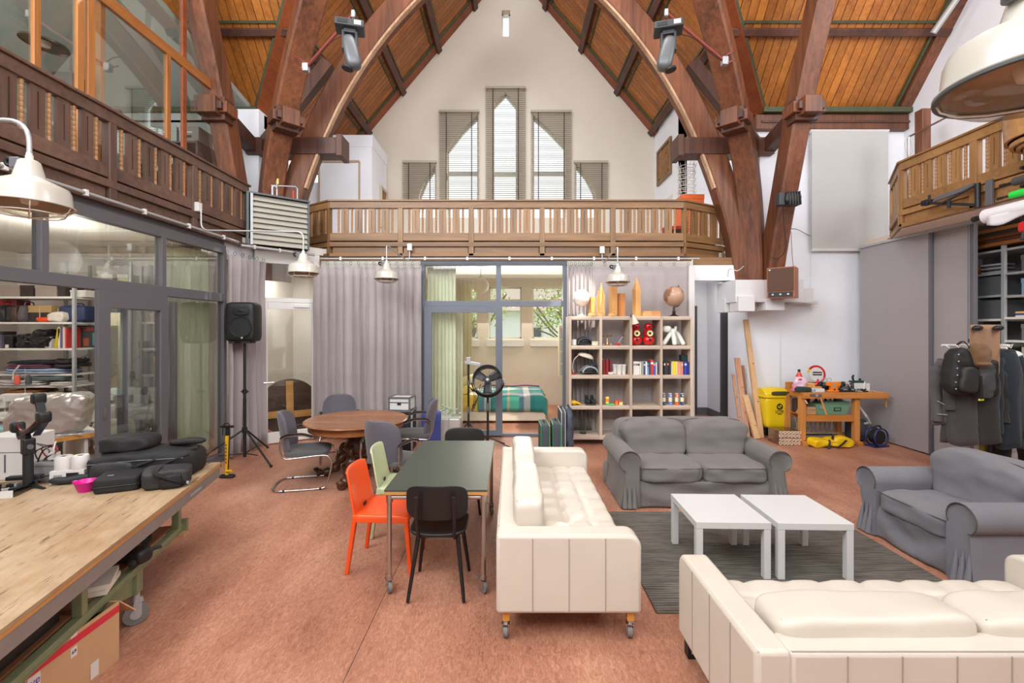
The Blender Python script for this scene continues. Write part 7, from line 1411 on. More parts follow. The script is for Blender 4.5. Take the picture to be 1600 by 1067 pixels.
for x,h,c,lb in ((4.93,.24,(66,40,34),'dark red tin at the left back of the bench shelf'),(5.08,.25,(150,60,40),'brick red box at the back of the bench shelf'),(5.65,.2,(120,110,100),'grey jar at the right end of the bench shelf')):
    o = thing('paint_tin', lb, 'tin', (x,7.83,.489)); MB().cyl((0,0,0),(0,0,h),.07,16).build('tin_body', mat('tin_%d'%sum(c),c,.5), o, 40); MB().cyl((0,0,h),(0,0,h+.012),.073,16).build('lid', M_galv_steel, o, 40)
o = thing('folded_wire_rack', 'zigzag pale wooden lattice folded under the bench', 'lattice', (5.28,7.88,0))
for k in range(9): MB().bar((-.34+.08*k,0,.12),(-.27+.08*k,0,.38),.012,.012,(0,1,0)).build('lattice_rod', M_tan, o); MB().bar((-.27+.08*k,.014,.12),(-.34+.08*k,.014,.38),.012,.012,(0,1,0)).build('lattice_rod', M_tan, o)
MB().bb(-.36,.42,-.012,.026,.1,.1195).build('bottom_rail', M_tan, o); MB().bb(-.3,.3,-.02,.03,.0,.0995).build('support_block', M_groove, o)
o = thing('grey_board', 'flat grey board lying under the bench behind the yellow bag', 'board', (5.25,7.72,.0), .02); MB().bb(-.38,.42,-.1,.1,.05,.085).build('board_sheet', mat('grey_felt',(140,132,122),.9), o); MB().bb(-.36,.4,-.08,.08,0,.0495).build('batten', M_card, o)
o = thing('yellow_bag', 'crumpled yellow waterproof bag with black straps on the floor under the bench', 'bag', (5.18,7.38,0), .0); my = mat('yellow_pvc', (232,190,16), .4, bump=.3, bscale=18)
MB().blob((-.18,0,.07),(.34,.24,.15),2.8,14,wr(.03,7,2)).build('left_half', my, o, 65); MB().blob((.16,.03,.08),(.44,.26,.17),2.8,14,wr(.035,7,6)).build('right_half', my, o, 65)
for pts in (((-.13,-.16,.005),(-.09,-.13,.07),(-.06,-.08,.13)),((-.02,-.1,.15),(.04,-.02,.18),(.10,.06,.14)),((.02,-.15,.02),(.12,-.13,.08),(.2,-.1,.13))): MB().sweep(smoothpath([Vector(p) for p in pts],4),[(-.016,-.004),(.016,-.004),(.016,.004),(-.016,.004)]).build('strap', M_nylon, o)
o = thing('cable_reel', 'dark blue cable reel standing on the floor at the right of the bench', 'cable reel', (5.98,7.42,0), .25); mbl = mat('dark_blue_plastic',(30,44,90),.4)
for y in (-.07,.07): MB().tube([Vector((.14*math.cos(a),y,.155+.14*math.sin(a))) for a in [2*PI*j/24 for j in range(24)]],.014,8,True).build('flange', mbl, o, 60)
MB().cyl((0,-.06,.155),(0,.06,.155),.11,20).build('cable_coil', M_black, o, 40); MB().bb(-.15,.15,-.09,.09,0,.02).build('foot_frame', mbl, o); MB().tube([(-.08,0,.28),(-.03,0,.33),(.06,0,.33),(.1,0,.27)],.012,8).build('handle', M_black, o, 60)
o = thing('vacuum_cleaner', 'grey drum vacuum cleaner with a pale hose behind the blue cable reel', 'vacuum cleaner', (5.97,7.85,0)); MB().lathe([(0,.02),(.14,.02),(.16,.06),(.16,.30),(.12,.36),(0,.38)],20).build('drum', mat('dark_grey_drum',(74,78,84),.5), o, 60); MB().tube(smoothpath([Vector(p) for p in ((.02,-.12,.30),(.06,-.2,.36),(-.06,-.15,.60),(-.14,-.05,.82),(-.12,.12,.95))],6),.02,8).build('hose', M_offwhite, o, 60); MB().box((.05,-.2,.38),(.04,.04,.14),ry=-.5).build('hose_grip', M_galv_steel, o, bevel=.006)
for a in (0.5,2.6,4.7): MB().cyl((.12*math.cos(a),.12*math.sin(a),0),(.12*math.cos(a),.12*math.sin(a),.03),.02,8).build('wheel', M_black, o)
# ================================================================= store behind the sliding doors
so = thing('steel_shelving', 'grey galvanised steel shelving behind the open sliding door', 'shelf', (6.72,0,0))
for y in (6.95,6.19,5.25,4.3):
    for x in (0,.46): MB().bb(x-.02,x+.02,y-.02,y+.02,0,3.05).build('post', M_galv_steel, so)
for a, b_, zs_ in ((6.21,6.93,(3.0,2.69,2.38,2.05,1.7,1.3,.9,.4)),(5.27,6.17,(3.0,2.67,2.36,2.07,1.76,1.46,1.16,.84,.4)),(4.32,5.23,(3.0,2.67,2.36,2.07,1.76,1.46,1.16,.84,.4))):
    for z in zs_: MB().bb(-.01,.47,a,b_,z-.03,z).build('shelf_board', M_galv_steel if z > 2.2 else M_offwhite, so)
for y in (6.4,6.75): MB().bb(.455,.462,y-.01,y+.01,.5,3.0).build('back_strip', M_steelgrey, so)
def sbox(name, label, cat, y, z, d, m, lid=None, x=6.92): return box(name, label, cat, (x,y,z), (d[1],d[0],d[2]), m, lid=lid)
sbox('small_carton','orange brown carton at the left end of the upper steel shelf','box',6.78,2.691,(.12,.2,.13),mat('carton_orange',(190,120,66),.6)); sbox('grey_crate','dark grey plastic crate on the second steel shelf','crate',6.5,2.381,(.5,.36,.26),mat('dark_crate',(88,90,92),.5)); sbox('grey_crate','dark grey plastic crate on the third steel shelf','crate',6.5,2.051,(.5,.36,.26),mat('dark_crate',(88,90,92),.5))
o = thing('film_stack','stack of clear plastic packets on the upper steel shelf','packets',(6.86,6.40,2.691))
for k in range(5): MB().box((0,0,.014+.026*k),(.2,.26,.022),.05*k).build('packet', glassy('clear_plastic',(220,224,226),.2) if k%2 else M_galv_steel, o)
for z,c,lb in ((2.671,(96,98,100),'grey lidded box at the top right of the steel shelving'),(2.361,(120,150,170),'pale blue grey box on the right steel shelf'),(1.761,(110,112,112),'grey tray with a red item on the right steel shelf'),(1.461,(176,174,170),'pale grey bin with slots, upper one on the right'),(1.161,(206,200,190),'cream open crate on the right steel shelf'),(.841,(196,192,184),'cream crate lower on the right steel shelf'),(.401,(70,72,74),'dark box at the bottom of the right steel shelving')):
    sbox('storage_bin', lb, 'bin', 5.78, z, (.44,.36,.21), mat('sb_%d'%sum(c),c,.5), lid=None if 1 < z < 1.5 else mat('sb_%d'%sum(c),c,.5)); 
for k,(z,c,lb) in enumerate(((2.071,(210,206,200),'white paper stack lying on the right steel shelf'),(2.096,(60,70,150),'blue folder on top of the white paper stack'),(2.116,(212,160,80),'orange folder topmost on the paper stack'))):
    o = thing('paper_folder', lb, 'folder', (6.9,5.85,z),.06*k); MB().bb(-.16,.16,-.22,.22,0,.018).build('folder_sheet', mat('pf_%d'%sum(c),c,.6), o); MB().bb(-.158,.15,-.215,.215,.0181,.022).build('papers', mat('paper',(226,220,204),.8), o)
o = thing('red_item','flat red plastic case in the grey tray','case',(6.75,5.75,1.975)); MB().bb(-.02,.1,-.12,.12,0,.05).build('case_body', mat('signal_red',(204,26,30),.35), o, bevel=.004); MB().bb(-.022,-.02,-.03,.03,.015,.03).build('latch', M_black, o)
o = thing('red_item','row of pink red packets in the cream crate','packets',(6.74,5.78,1.375))
for k in range(4): MB().bb(-.03,.05,-.16+.08*k,-.09+.08*k,0,.09).build('packet', mat('pink_red_packet',(206,70,96),.5), o)
for k in range(14):
    z = 3.052+.05*(k//3); y = 5.4+.0*k; c = [(150,92,44),(120,66,34),(178,120,60),(96,54,32),(70,66,48)][k%5]
    o = thing('timber_board', '%s timber board in the pile stored on top of the steel shelving' % ORD[k], 'timber', (6.72+.14*(k%3)+.02*(k%2),5.75+.05*(k%4),z), .02*(k%3-1), 'timber on top of the shelving'); MB().bb(-.06,.065,-1.0,1.0,0,.045).build('board_plank', wood('timber_%d'%sum(c),tuple(int(v*.8) for v in c),c,'Y',3,.6), o); MB().bb(-.059,.064,1.0,1.002,.001,.044).build('end_grain', M_tan, o)
# ================================================================= clothes rack
XR = lambda x, Y: (x-CX)*Y/F
cr_ = thing('clothes_rack', 'white and steel clothes rack loaded with coats before the steel shelving', 'coat rack', (5.95,5.80,0))
MB().cyl((0,0,.02),(0,0,1.78),.03,14).build('pole', M_galv_steel, cr_, 50); MB().lathe([(0,0),(.24,0),(.24,.02),(.05,.035),(0,.04)],24).build('base', M_galv_steel, cr_, 50); MB().tube([(-.45,0,1.70),(.42,0,1.70)],.014,8).build('rail', M_whitepaint, cr_, 50); MB().tube([(0,-.35,1.68),(0,.35,1.68)],.014,8).build('rail', M_whitepaint, cr_, 50)
for k in range(7): MB().tube([(-.4+.13*k,0,1.70),(-.4+.13*k,-.05,1.67),(-.4+.13*k,-.07,1.72)],.007,6).build('hook', M_whitepaint, cr_, 60)
def garment(name, label, cat, c, w, d, h, m, seed, sleeves=((-1,.8),(1,.8)), rz=0, top=.55):
    o = thing(name, label, cat, c, rz); rd = random.Random(seed); ph = rd.uniform(0,6)
    def f(u, v):
        a = 2*PI*u; t = min(1,v*4.0)**.6; wd = w/2*(top*(1-t)+t)*(1+.10*v); dd = d/2*(.45*(1-t)+t)
        k = 1+.16*v*math.sin(5*a+ph+1.2*math.sin(v*3))+.10*noise.noise(Vector((u*5,v*5,seed)))
        return Vector((math.cos(a)*wd*k, math.sin(a)*dd*k, -h*v-.02*math.sin(3*a+ph)*v))
    MB().grid(f,32,16,True).build('body', m, o, 75, solid=.006)
    MB().blob((0,0,-.01),(w*top*.9,d*.5,.06),3,8).build('collar', m, o, 70)
    for s, l in sleeves:
        pts = [Vector((s*w*.38,0,-.08)), Vector((s*w*.52,-.03,-.22)), Vector((s*w*.56,-.05+rd.uniform(-.03,.03),-h*l*.6)), Vector((s*w*(.55+rd.uniform(-.06,.06)),-.06,-h*l))]
        pp = smoothpath(pts,5); n_ = len(pp); MB().tube(pp,[.062*(1-.25*i/n_)*(1+.12*math.sin(i*1.7+ph)) for i in range(n_)],10).build('sleeve', m, o, 70)
    return o
garment('grey_hoodie','dark grey hooded sweater hanging low at the left of the clothes rack','sweater',(XR(1502,5.62),5.62,1.56),.36,.24,1.06,cloth('dark_grey_jersey',(62,60,62)),3,((-1,.6),(1,.85)))
o = garment('grey_jacket','grey jacket sleeve with white lettering at the far left of the clothes rack','jacket',(XR(1472,5.72),5.72,1.52),.20,.18,.80,cloth('mid_grey_jersey',(84,80,82)),5,((-1,.95),))
MB().bar((-.16,-.11,-.50),(-.05,-.12,-.56),.012,.004).build('print_stripe', M_whitepaint, o); MB().bar((-.16,-.115,-.66),(-.02,-.12,-.67),.02,.004).build('print_stripe', M_whitepaint, o)
garment('black_coat','black coat hanging in the middle of the clothes rack','coat',(XR(1537,5.60),5.60,1.52),.38,.22,1.0,cloth('black_wool',(40,38,38)),8,((-1,.8),(1,.75)))
garment('navy_sweater','dark navy sweater hanging at the right of the clothes rack','sweater',(XR(1574,5.60),5.60,1.64),.30,.22,1.18,cloth('dark_navy_knit',(24,34,42)),11,((-1,.85),(1,.9)))
garment('black_trousers','black trousers hanging lowest between the coat and the navy sweater','trousers',(XR(1562,5.74),5.74,1.0),.22,.14,.82,cloth('black_cotton',(30,30,32)),13,())
o = thing('rucksack','black rucksack with silver studs hanging at the left of the clothes rack','backpack',(XR(1496,5.42),5.42,1.06),.2); MB().blob((.02,0,.34),(.34,.20,.56),4,16,wr(.02,7,9),Matrix.Rotation(.16,4,'Y')).build('bag_body', M_nylon, o, 70); MB().blob((.02,-.1,.25),(.26,.09,.30),4,10,wr(.012,8),Matrix.Rotation(.16,4,'Y')).build('front_pocket', M_nylon2, o, 70)
for k in range(6): MB().blob((-.13-.02*k*.5+.012*(k%2),-.10,.55-.08*k),(.018,.014,.018),2,5).build('stud', M_galv_steel, o, 70)
MB().sweep(smoothpath([Vector(p) for p in ((.10,-.06,.62),(.06,-.02,.70),(.0,0,.66))],4),[(-.018,-.004),(.018,-.004),(.018,.004),(-.018,.004)]).build('strap', M_nylon, o); MB().box((.16,-.13,.02),(.07,.012,.02)).build('yellow_tag', mat('neon_yellow',(220,220,40),.5), o); MB().bar((.14,-.12,.3),(.16,-.12,.03),.05,.03).build('hanging_strap', M_nylon, o)
mht = cloth('tan_hide',(146,112,84)); o = thing('tan_apron','stiff tan leather hide hanging high on the clothes rack','hide',(XR(1537,5.52),5.52,1.36)); MB().grid(lambda u,v: Vector((-.19+.38*u+.02*v*math.sin(6*u), .03*math.sin(u*9)*v-.03*v, -.0+.60*v)),16,10).build('hide_sheet', mht, o, 80, solid=.006)
for s in (-1,1): MB().blob((s*.125,-.05,.56),(.12,.05,.06),2.6,6,wr(.01,20)).build('black_clamp', M_black, o, 70)
o = thing('tan_hat','tan cloth cap hanging in the middle of the clothes rack','cap',(XR(1527,5.38),5.38,1.50)); MB().blob((0,-.02,.10),(.21,.18,.30),2.5,14,wr(.012,9)).build('crown', cloth('tan_cotton',(112,82,54)), o, 70); MB().blob((0,-.07,-.0),(.16,.10,.05),2.6,8).build('visor', cloth('tan_cotton',(112,82,54)), o, 70)
bundle('clear_bag','shiny clear plastic bag hanging right of the tan cap','bag',(XR(1536,5.42),5.42,1.08),(.24,.12,.42),mat('smoky_plastic',(70,72,74),.15,bump=.6,bscale=20),21)
bundle('black_pouch','black pouch with a brown strap hanging before the navy sweater','bag',(XR(1547,5.44),5.44,1.08),(.16,.10,.46),M_nylon,23)
o = thing('white_helmet','white rounded helmet at the right end of the clothes rack','helmet',(XR(1578,5.72),5.72,1.50)); MB().blob((0,0,.06),(.20,.24,.17),2.3,10).build('shell', M_whitepaint, o, 70); MB().blob((0,0,-.01),(.19,.22,.05),3,8).build('rim', M_blackmat, o, 70)
for k,(x,y,h,lb) in enumerate(((6.28,6.15,1.75,'first dark metal clamp stand behind the clothes rack'),(6.40,6.2,1.8,'second dark metal clamp stand behind the clothes rack'))):
    o = thing('clamp_stand', lb, 'stand', (x,y,0)); MB().cyl((0,0,0),(0,0,h),.014,8).build('pole', M_steelgrey, o, 50); MB().box((0,0,h),(.12,.06,.05)).build('head', M_black, o, bevel=.006); MB().lathe([(0,0),(.12,0),(.11,.02),(0,.025)],14).build('base', M_black, o)
bundle('yellow_rope_bag','yellow and black safety harness low behind the clothes rack','harness',(6.22,5.95,0),(.16,.14,.62),mat('yellow_black_mesh',(130,120,30),.8,var=.5,scale=18),31); bundle('white_sack','pale cloth sack on the floor behind the clothes rack','sack',(6.42,5.92,0),(.22,.2,.5),cloth('pale_sack',(186,182,180)),33)
o = thing('jerry_can','red plastic jerry can on the floor at the right edge of the photo','jerry can',(6.12,5.25,.0),.3); mr = mat('signal_red_plastic',(206,42,28),.35); MB().blob((0,0,.19),(.34,.20,.36),9,12).build('can_body', mr, o, 55); MB().tube([(-.10,0,.36),(-.08,0,.42),(.08,0,.42),(.10,0,.36)],.016,8).build('handle', mr, o, 60); MB().cyl((-.13,0,.36),(-.13,0,.42),.03,12).build('screw_cap', M_black, o)
# ================================================================= fittings below the right gallery
o = thing('wall_bracket', 'black folding steel arm bracket mounted on the right gallery railing', 'bracket', (5.80,5.49,3.55))
MB().bb(-.03,.0,-.04,.04,-.15,.16).build('wall_plate', M_steelgrey, o, bevel=.004); MB().cyl((-.045,.11,-.15),(-.045,.11,.15),.03,10).build('hinge_post', M_black, o, 50)
MB().bar((-.05,.1,-.12),(-.18,.62,.05),.03,.035).build('lower_arm', M_black, o); MB().bar((-.05,.1,.14),(-.16,.45,.0),.022,.022).build('strut', M_black, o); MB().bar((-.05,.14,.14),(-.10,.62,.09),.03,.05).build('upper_arm', M_steelgrey, o); MB().box((-.19,.64,.06),(.08,.10,.07)).build('swivel_head', M_black, o, bevel=.008); MB().cyl((-.19,.60,.06),(-.19,.60,.15),.016,8).build('lock_knob', M_black, o); MB().cyl((-.14,.38,-.08),(-.14,.38,.02),.02,8).build('lock_knob', M_black, o)
o = thing('backdrop_bracket', 'dark steel bracket holding the coloured backdrop rolls', 'bracket', (5.78,4.97,3.15)); MB().bb(-.05,.02,-.03,.03,-.15,.55).build('upright', M_blackmat, o, bevel=.004)
for z in (.50,.30,.02): MB().bar((-.02,0,z),(-.20,0,z+.02),.03,.03).build('hook', M_black, o)
for nm,lb,z,r,c,y1 in (('backdrop_roll','bright green backdrop roll at the right edge below the gallery',3.40,.040,(40,214,70),5.08),('backdrop_roll','dark grey backdrop roll above the green one',3.54,.045,(72,68,72),5.05),('backdrop_roll','thick white paper roll hanging below the right gallery',3.23,.085,(228,226,230),5.35)):
    o = thing(nm, lb, 'roll', (5.60,y1,z)); MB().cyl((0,0,0),(0,-1.3,0),r,18).build('paper', mat('roll_%d'%sum(c),c,.6), o, 50); MB().cyl((0,.0,0),(0,.10,0),r*.3,10).build('core_end', M_black, o, 50); MB().cyl((0,.10,0),(0,.15,0),r*.4,10).build('plug', M_black, o)
    if r > .06: MB().grid(lambda u,v: Vector((-.08+.03*v*math.sin(u*4), -.08-1.1*u, -.02-(.10+.03*math.sin(u*14))*v)),20,4).build('loose_sheet', mat('roll_%d'%sum(c),c,.6), o, 80, solid=.002)
o = thing('red_clamp','red and black spring clamp below the white paper roll','clamp',(5.60,4.95,3.02)); MB().blob((0,0,.0),(.08,.1,.12),3,8).build('jaw', mat('signal_red',(204,26,30),.35), o, 60); MB().cyl((-.02,0,-.14),(0,0,-.02),.022,8).build('grip', M_black, o); MB().box((0,0,.1),(.03,.03,.12)).build('link', M_black, o)
# curved organ front at the right edge
o = thing('organ_front', 'curved honey wood organ front with metal pipes above the right gallery railing', 'organ', (5.72,4.68,0)); M_org = wood('honey_organ_wood', (150,104,58), (194,146,92), 'X', 2, .35)
R_ = .44; MB().lathe([(R_-.03,3.92),(R_,3.92),(R_+.01,4.15),(R_-.0,4.22),(R_-.03,4.22),(R_-.03,3.92)],40).build('curved_band', M_org, o, 40)
for k in range(6): r = R_-.045-.05*k; MB().lathe([(r-.03,3.86-.028*k),(r,3.86-.028*k),(r+.005,3.90-.028*k),(r-.03,3.90-.028*k),(r-.03,3.86-.028*k)],36).build('curved_slat', M_org, o, 40)
MB().lathe([(0,4.18),(R_-.04,4.18),(R_-.04,4.2),(0,4.2)],30).build('top_board', M_galr, o); MB().lathe([(0,3.66),(.12,3.66),(R_-.05,4.17),(0,4.17)],24).build('core', M_groove, o)
for k in range(9): a = PI*.55+PI*.9*k/8; MB().cyl((.33*math.cos(a),.33*math.sin(a),4.2),(.33*math.cos(a),.33*math.sin(a),5.4+.1*(k%3)),.03,12).build('organ_pipe', M_galv_steel, o, 50)
o = thing('timber_post','dark timber post rising behind the right gallery railing','post',(6.62,7.3,3.52)); MB().bb(-.07,.07,-.07,.07,0,1.9).build('post_body', M_beam, o, bevel=.006); MB().bb(-.085,-.06,-.07,.07,.9,1.0).build('peg', M_beamdk, o)
o = thing('microphone_stand','thin metal stand with a slanted rod behind the right gallery railing','stand',(6.35,7.25,3.52)); MB().cyl((0,0,0),(0,0,1.45),.02,10).build('pole', M_galv_steel, o, 50); MB().cyl((0,0,1.45),(.75,-.35,1.85),.014,8).build('slanted_rod', M_beamdk, o, 50); MB().tube(smoothpath([Vector(p) for p in ((0,0,1.45),(-.06,0,1.35),(-.05,-.03,1.15),(.03,-.03,1.2),(.03,0,1.4))],4),.004,5).build('cord', M_tan, o)
o = thing('tube_light','slim fluorescent batten fixed under the right roof slope','light',(7.0,7.15,7.0)); MB().bar((-.12,.25,-.28),(.12,-.55,.62),.09,.05).build('batten_body', M_galv_steel, o, bevel=.004); MB().bar((-.16,.2,-.30),(.08,-.60,.60),.03,.03).build('tube', M_whitepaint, o)
# ================================================================= fan, stands, cases near the bedroom front
o = thing('drum_fan', 'black round drum fan on a stand in front of the bedroom glazing', 'fan', (-.365,7.45,0)); fc = Vector((0,0,1.06))
T = Matrix.Translation((0,0,1.06)) @ Matrix.Rotation(PI/2-.30,4,'X')
x = MB(); x.T = T; x.lathe([(.235,-.14),(.245,-.14),(.235,-.10),(.235,.10),(.245,.14),(.235,.14),(.225,.10),(.225,-.10),(.235,-.14)],36); x.build('drum_ring', M_black, o, 40)
x = MB(); x.T = T; x.lathe([(0,.02),(.06,.02),(.06,.10),(0,.12)],20); x.build('hub', M_black, o, 40); x = MB(); x.T = T; x.lathe([(0,.12),(.028,.12),(.02,.128),(0,.13)],14); x.build('badge', M_galv_steel, o, 40)
for k in range(3):
    a = 2*PI*k/3+.5; x = MB(); x.T = T @ Matrix.Rotation(a,4,'Z'); x.grid(lambda u,v: Vector((.05+.165*u, (-.05+.11*v)*(1+.4*u), .06+.05*(v-.5))),6,4); x.build('blade', mat('dark_grey_blade',(58,58,60),.35), o, 70, solid=.004)
for k in range(7):
    x = MB(); x.T = T; r = .045+.03*k; x.tube([Vector((r*math.cos(a),r*math.sin(a),.142-.03*(r/.24)**2*0)) for a in [2*PI*j/28 for j in range(28)]],.0016,4,True); stuff(x.build('guard_ring', M_black, o))
x = MB(); x.T = T
for k in range(18): a = 2*PI*k/18; x.tube([(.03*math.cos(a),.03*math.sin(a),.142),(.238*math.cos(a),.238*math.sin(a),.142)],.0016,4)
stuff(x.build('guard_spoke', M_black, o))
MB().tube([Vector((.265*math.cos(a),0,1.06+.265*math.sin(a))) for a in [-PI*1.0+PI*j/14 for j in range(15)]],.011,8).build('yoke', M_black, o, 60); MB().cyl((0,0,.04),(0,0,.80),.02,12).build('pole', M_black, o, 50); MB().cyl((0,0,.58),(0,0,.70),.028,12).build('collar', M_steelgrey, o)
for a in (.2,2.3,4.4): MB().tube([(0,0,.14),(.28*math.cos(a),.28*math.sin(a),.02)],.012,8).build('leg', M_black, o)
for s in (-1,1): MB().box((s*.262,0,1.06),(.03,.06,.06)).build('pivot_knob', M_galv_steel, o, bevel=.006)
MB().tube(smoothpath([Vector(p) for p in ((.05,0,.12),(.3,-.1,.03),(.42,-.25,.02),(.46,-.5,.02))],5),.009,6).build('power_cord', M_black, o, 60)
o = thing('light_stand', 'black light stand with a silver clamp left of the drum fan', 'stand', (-.69,7.55,0)); MB().cyl((0,0,.02),(0,0,1.36),.018,10).build('pole', M_black, o, 50); MB().cyl((0,0,.52),(0,0,.62),.026,10).cyl((0,0,.98),(0,0,1.06),.026,10).build('collar', M_steelgrey, o); MB().bar((-.06,0,1.36),(.20,-.02,1.32),.05,.05).build('clamp_arm', M_galv_steel, o, bevel=.006); MB().box((.0,0,1.40),(.07,.06,.09)).build('clamp', M_galv_steel, o, bevel=.008)
for a in (.9,3.0,5.1): MB().tube([(0,0,.35),(.34*math.cos(a),.34*math.sin(a),.015)],.011,8).build('leg', M_black, o)
for k in range(3): MB().tube(smoothpath([Vector(p) for p in ((.02,0,.95),(.10+.03*k,-.03,.80),(.06,-.04,.55+.04*k),(.14,-.02,.72),(.20,0,1.0))],5),.006,6).build('cable', M_black, o, 60)
# flight cases beside the table
def flight(name, label, c, d, m, rz=0, group=None):
    o = thing(name, label, 'case', c, rz, group); MB().bb(-d[0]/2,d[0]/2,-d[1]/2,d[1]/2,0,d[2]).build('case_body', m, o, bevel=.004)
    e = .012
    for sx_ in (-1,1):
        for sy_ in (-1,1): MB().box((sx_*d[0]/2,sy_*d[1]/2,d[2]/2),(e*2,e*2,d[2]+.004)).build('corner_edge', M_galv_steel if m is not M_case else M_steelgrey, o)
        MB().box((sx_*d[0]/2,0,d[2]),(e*2,d[1],e*2)).build('top_edge', M_steelgrey, o)
    for sy_ in (-1,1): MB().box((0,sy_*d[1]/2,d[2]),(d[0],e*2,e*2)).build('top_edge', M_steelgrey, o)
    MB().box((0,-d[1]/2-.004,d[2]*.62),(d[0],.006,.01)).build('lid_gap', M_black, o); MB().box((0,-d[1]/2-.008,d[2]*.5),(.06,.012,.03)).build('latch', M_black, o, bevel=.003); return o
M_case = mat('white_ribbed_case', (214,212,208), .4)
flight('flight_case', 'black trunk standing on the floor under the silver case', (-1.72,7.30,0), (.36,.34,.62), M_blackmat); flight('flight_case', 'small silver flight case behind the round table', (-1.73,7.30,.636), (.33,.28,.19), M_case, -.1)
o = thing('blue_suitcase', 'blue hard suitcase standing beside the round table chairs', 'suitcase', (-1.22,7.05,0), .1); mbs = mat('cobalt_suitcase',(64,74,140),.4); MB().blob((0,0,.34),(.30,.14,.62),10,10).build('shell', mbs, o, 55); MB().tube([(-.05,0,.65),(-.04,0,.69),(.04,0,.69),(.05,0,.65)],.009,6).build('handle', M_galv_steel, o, 60); MB().bb(.151,.158,-.06,.06,.04,.64).build('edge_frame', M_galv_steel, o)
for x in (-.1,.1): MB().cyl((x,-.03,.02),(x,.03,.02),.02,10).build('wheel', M_black, o)
o = thing('aluminium_crate', 'aluminium crate stacked with metal clamps left of the light stand', 'crate', (-.98,7.35,0)); MB().bb(-.16,.18,-.15,.15,0,.48).build('crate_body', mat('aluminium_sheet',(204,204,196),.35,.5), o, bevel=.006)
for x in (-.16,.01,.18): MB().bb(x-.012,x+.012,-.156,-.15,.0,.5).build('rib', M_galv_steel, o)
rd = random.Random(5)
for k in range(7): MB().bar((rd.uniform(-.15,.15),rd.uniform(-.1,.1),.50+.02*k),(rd.uniform(-.15,.22),rd.uniform(-.1,.1),.52+.025*k),.03,.02).build('metal_clamp', M_galv_steel if k%3 else mat('pale_green_metal',(150,160,130),.5), o)
# portfolios
def portfolio(label, c, w, h, t, m, trim, rz):
    o = thing('portfolio_case', label, 'case', c, rz, 'portfolio cases beside the bookshelf'); MB().blob((0,0,h/2),(t,w,h),12,8).build('case_body', m, o, 50)
    for s in (-1,1): MB().tube([(s*t*.48,-w*.49,.01),(s*t*.48,-w*.49,h-.02),(s*t*.48,-w*.3,h-.006),(s*t*.48,w*.4,h-.006)],.006,6).build('piping', trim, o, 50)
    MB().tube([(0,-.06,h),(0,-.05,h+.03),(0,.05,h+.03),(0,.06,h)],.009,6).build('handle', M_black, o, 60); return o
M_slate = mat('slate_nylon', (66,72,80), .75, bump=.1, bscale=180); M_gpipe = mat('green_piping', (40,150,90), .5)
portfolio('slate grey portfolio case with green piping, left one beside the bookshelf', (.52,7.06,0), .50, .47, .13, M_slate, M_gpipe, .03); portfolio('slate grey portfolio case with green piping, second one beside the bookshelf', (.70,7.08,0), .50, .49, .12, M_slate, M_gpipe, .0); portfolio('tall slate portfolio case with pale edge, third beside the bookshelf', (.81,7.2,0), .60, .66, .06, M_slate, M_offwhite, .0)
o = thing('garment_bag', 'dark blue grey garment bag leaning against the bookshelf side', 'bag', (.91,7.12,0)); MB().blob((0,0,.35),(.13,.46,.70),3.2,16,wr(.02,6,12)).build('bag_body', mat('blue_grey_nylon',(66,74,88),.6), o, 70); MB().tube(smoothpath([Vector(p) for p in ((0,-.1,.66),(.0,-.06,.72),(.0,.06,.72),(0,.1,.66))],3),.01,6).build('handle', M_black, o, 60)
# ================================================================= bedroom
bd = thing('bed', 'low bed with white upholstered frame in the bedroom behind the glass', 'bed', (-.30,9.75,0)); M_bedw = mat('cream_bed_frame',(222,210,190),.6)
MB().bb(-1.0,1.02,-.55,.75,.05,.34).build('bed_frame', M_bedw, bd, bevel=.02); MB().blob((0,.1,.44),(2.0,1.28,.22),10,14).build('mattress', mat('white_mattress',(232,226,214),.8), bd, 60)
for sx_ in (-.9,.92):
    for sy_ in (-.5,.65): MB().bb(sx_-.03,sx_+.03,sy_-.03,sy_+.03,0,.049).build('foot', M_black, bd)
def plaid():
    m, nt, b = nodes('plaid_wool'); L = nt.links.new; tc = nt.nodes.new('ShaderNodeTexCoord'); sp = nt.nodes.new('ShaderNodeSeparateXYZ'); L(tc.outputs['Object'],sp.inputs[0]); prev = None
    def ramp(sock, scale, stops):
        mu = nt.nodes.new('ShaderNodeMath'); mu.operation = 'MULTIPLY'; mu.inputs[1].default_value = scale; L(sock,mu.inputs[0]); fr_ = nt.nodes.new('ShaderNodeMath'); fr_.operation = 'FRACT'; L(mu.outputs[0],fr_.inputs[0])
        cr = nt.nodes.new('ShaderNodeValToRGB'); cr.color_ramp.interpolation = 'CONSTANT'; e = cr.color_ramp.elements
        for i,(p,c) in enumerate(stops):
            k = e[i] if i < 2 else e.new(p); k.position = p; k.color = (*rgb(*c),1)
        L(fr_.outputs[0],cr.inputs[0]); return cr.outputs[0]
    a = ramp(sp.outputs[0],1.25,[(0,(40,120,120)),(.3,(178,140,96)),(.36,(70,140,112)),(.62,(104,112,150)),(.72,(206,196,190)),(.88,(36,104,110))]); c = ramp(sp.outputs[1],1.3,[(0,(56,140,130)),(.35,(214,206,210)),(.55,(120,128,176)),(.68,(196,90,90)),(.72,(80,150,140))])
    mx = nt.nodes.new('ShaderNodeMix'); mx.data_type = 'RGBA'; mx.inputs[0].default_value = .42; L(a,mx.inputs[6]); L(c,mx.inputs[7]); L(mx.outputs[2],b.inputs['Base Color']); b.inputs['Roughness'].default_value = .9; return m
o = thing('plaid_blanket', 'blue green plaid blanket draped over the bed', 'blanket', (-.30,9.75,0))
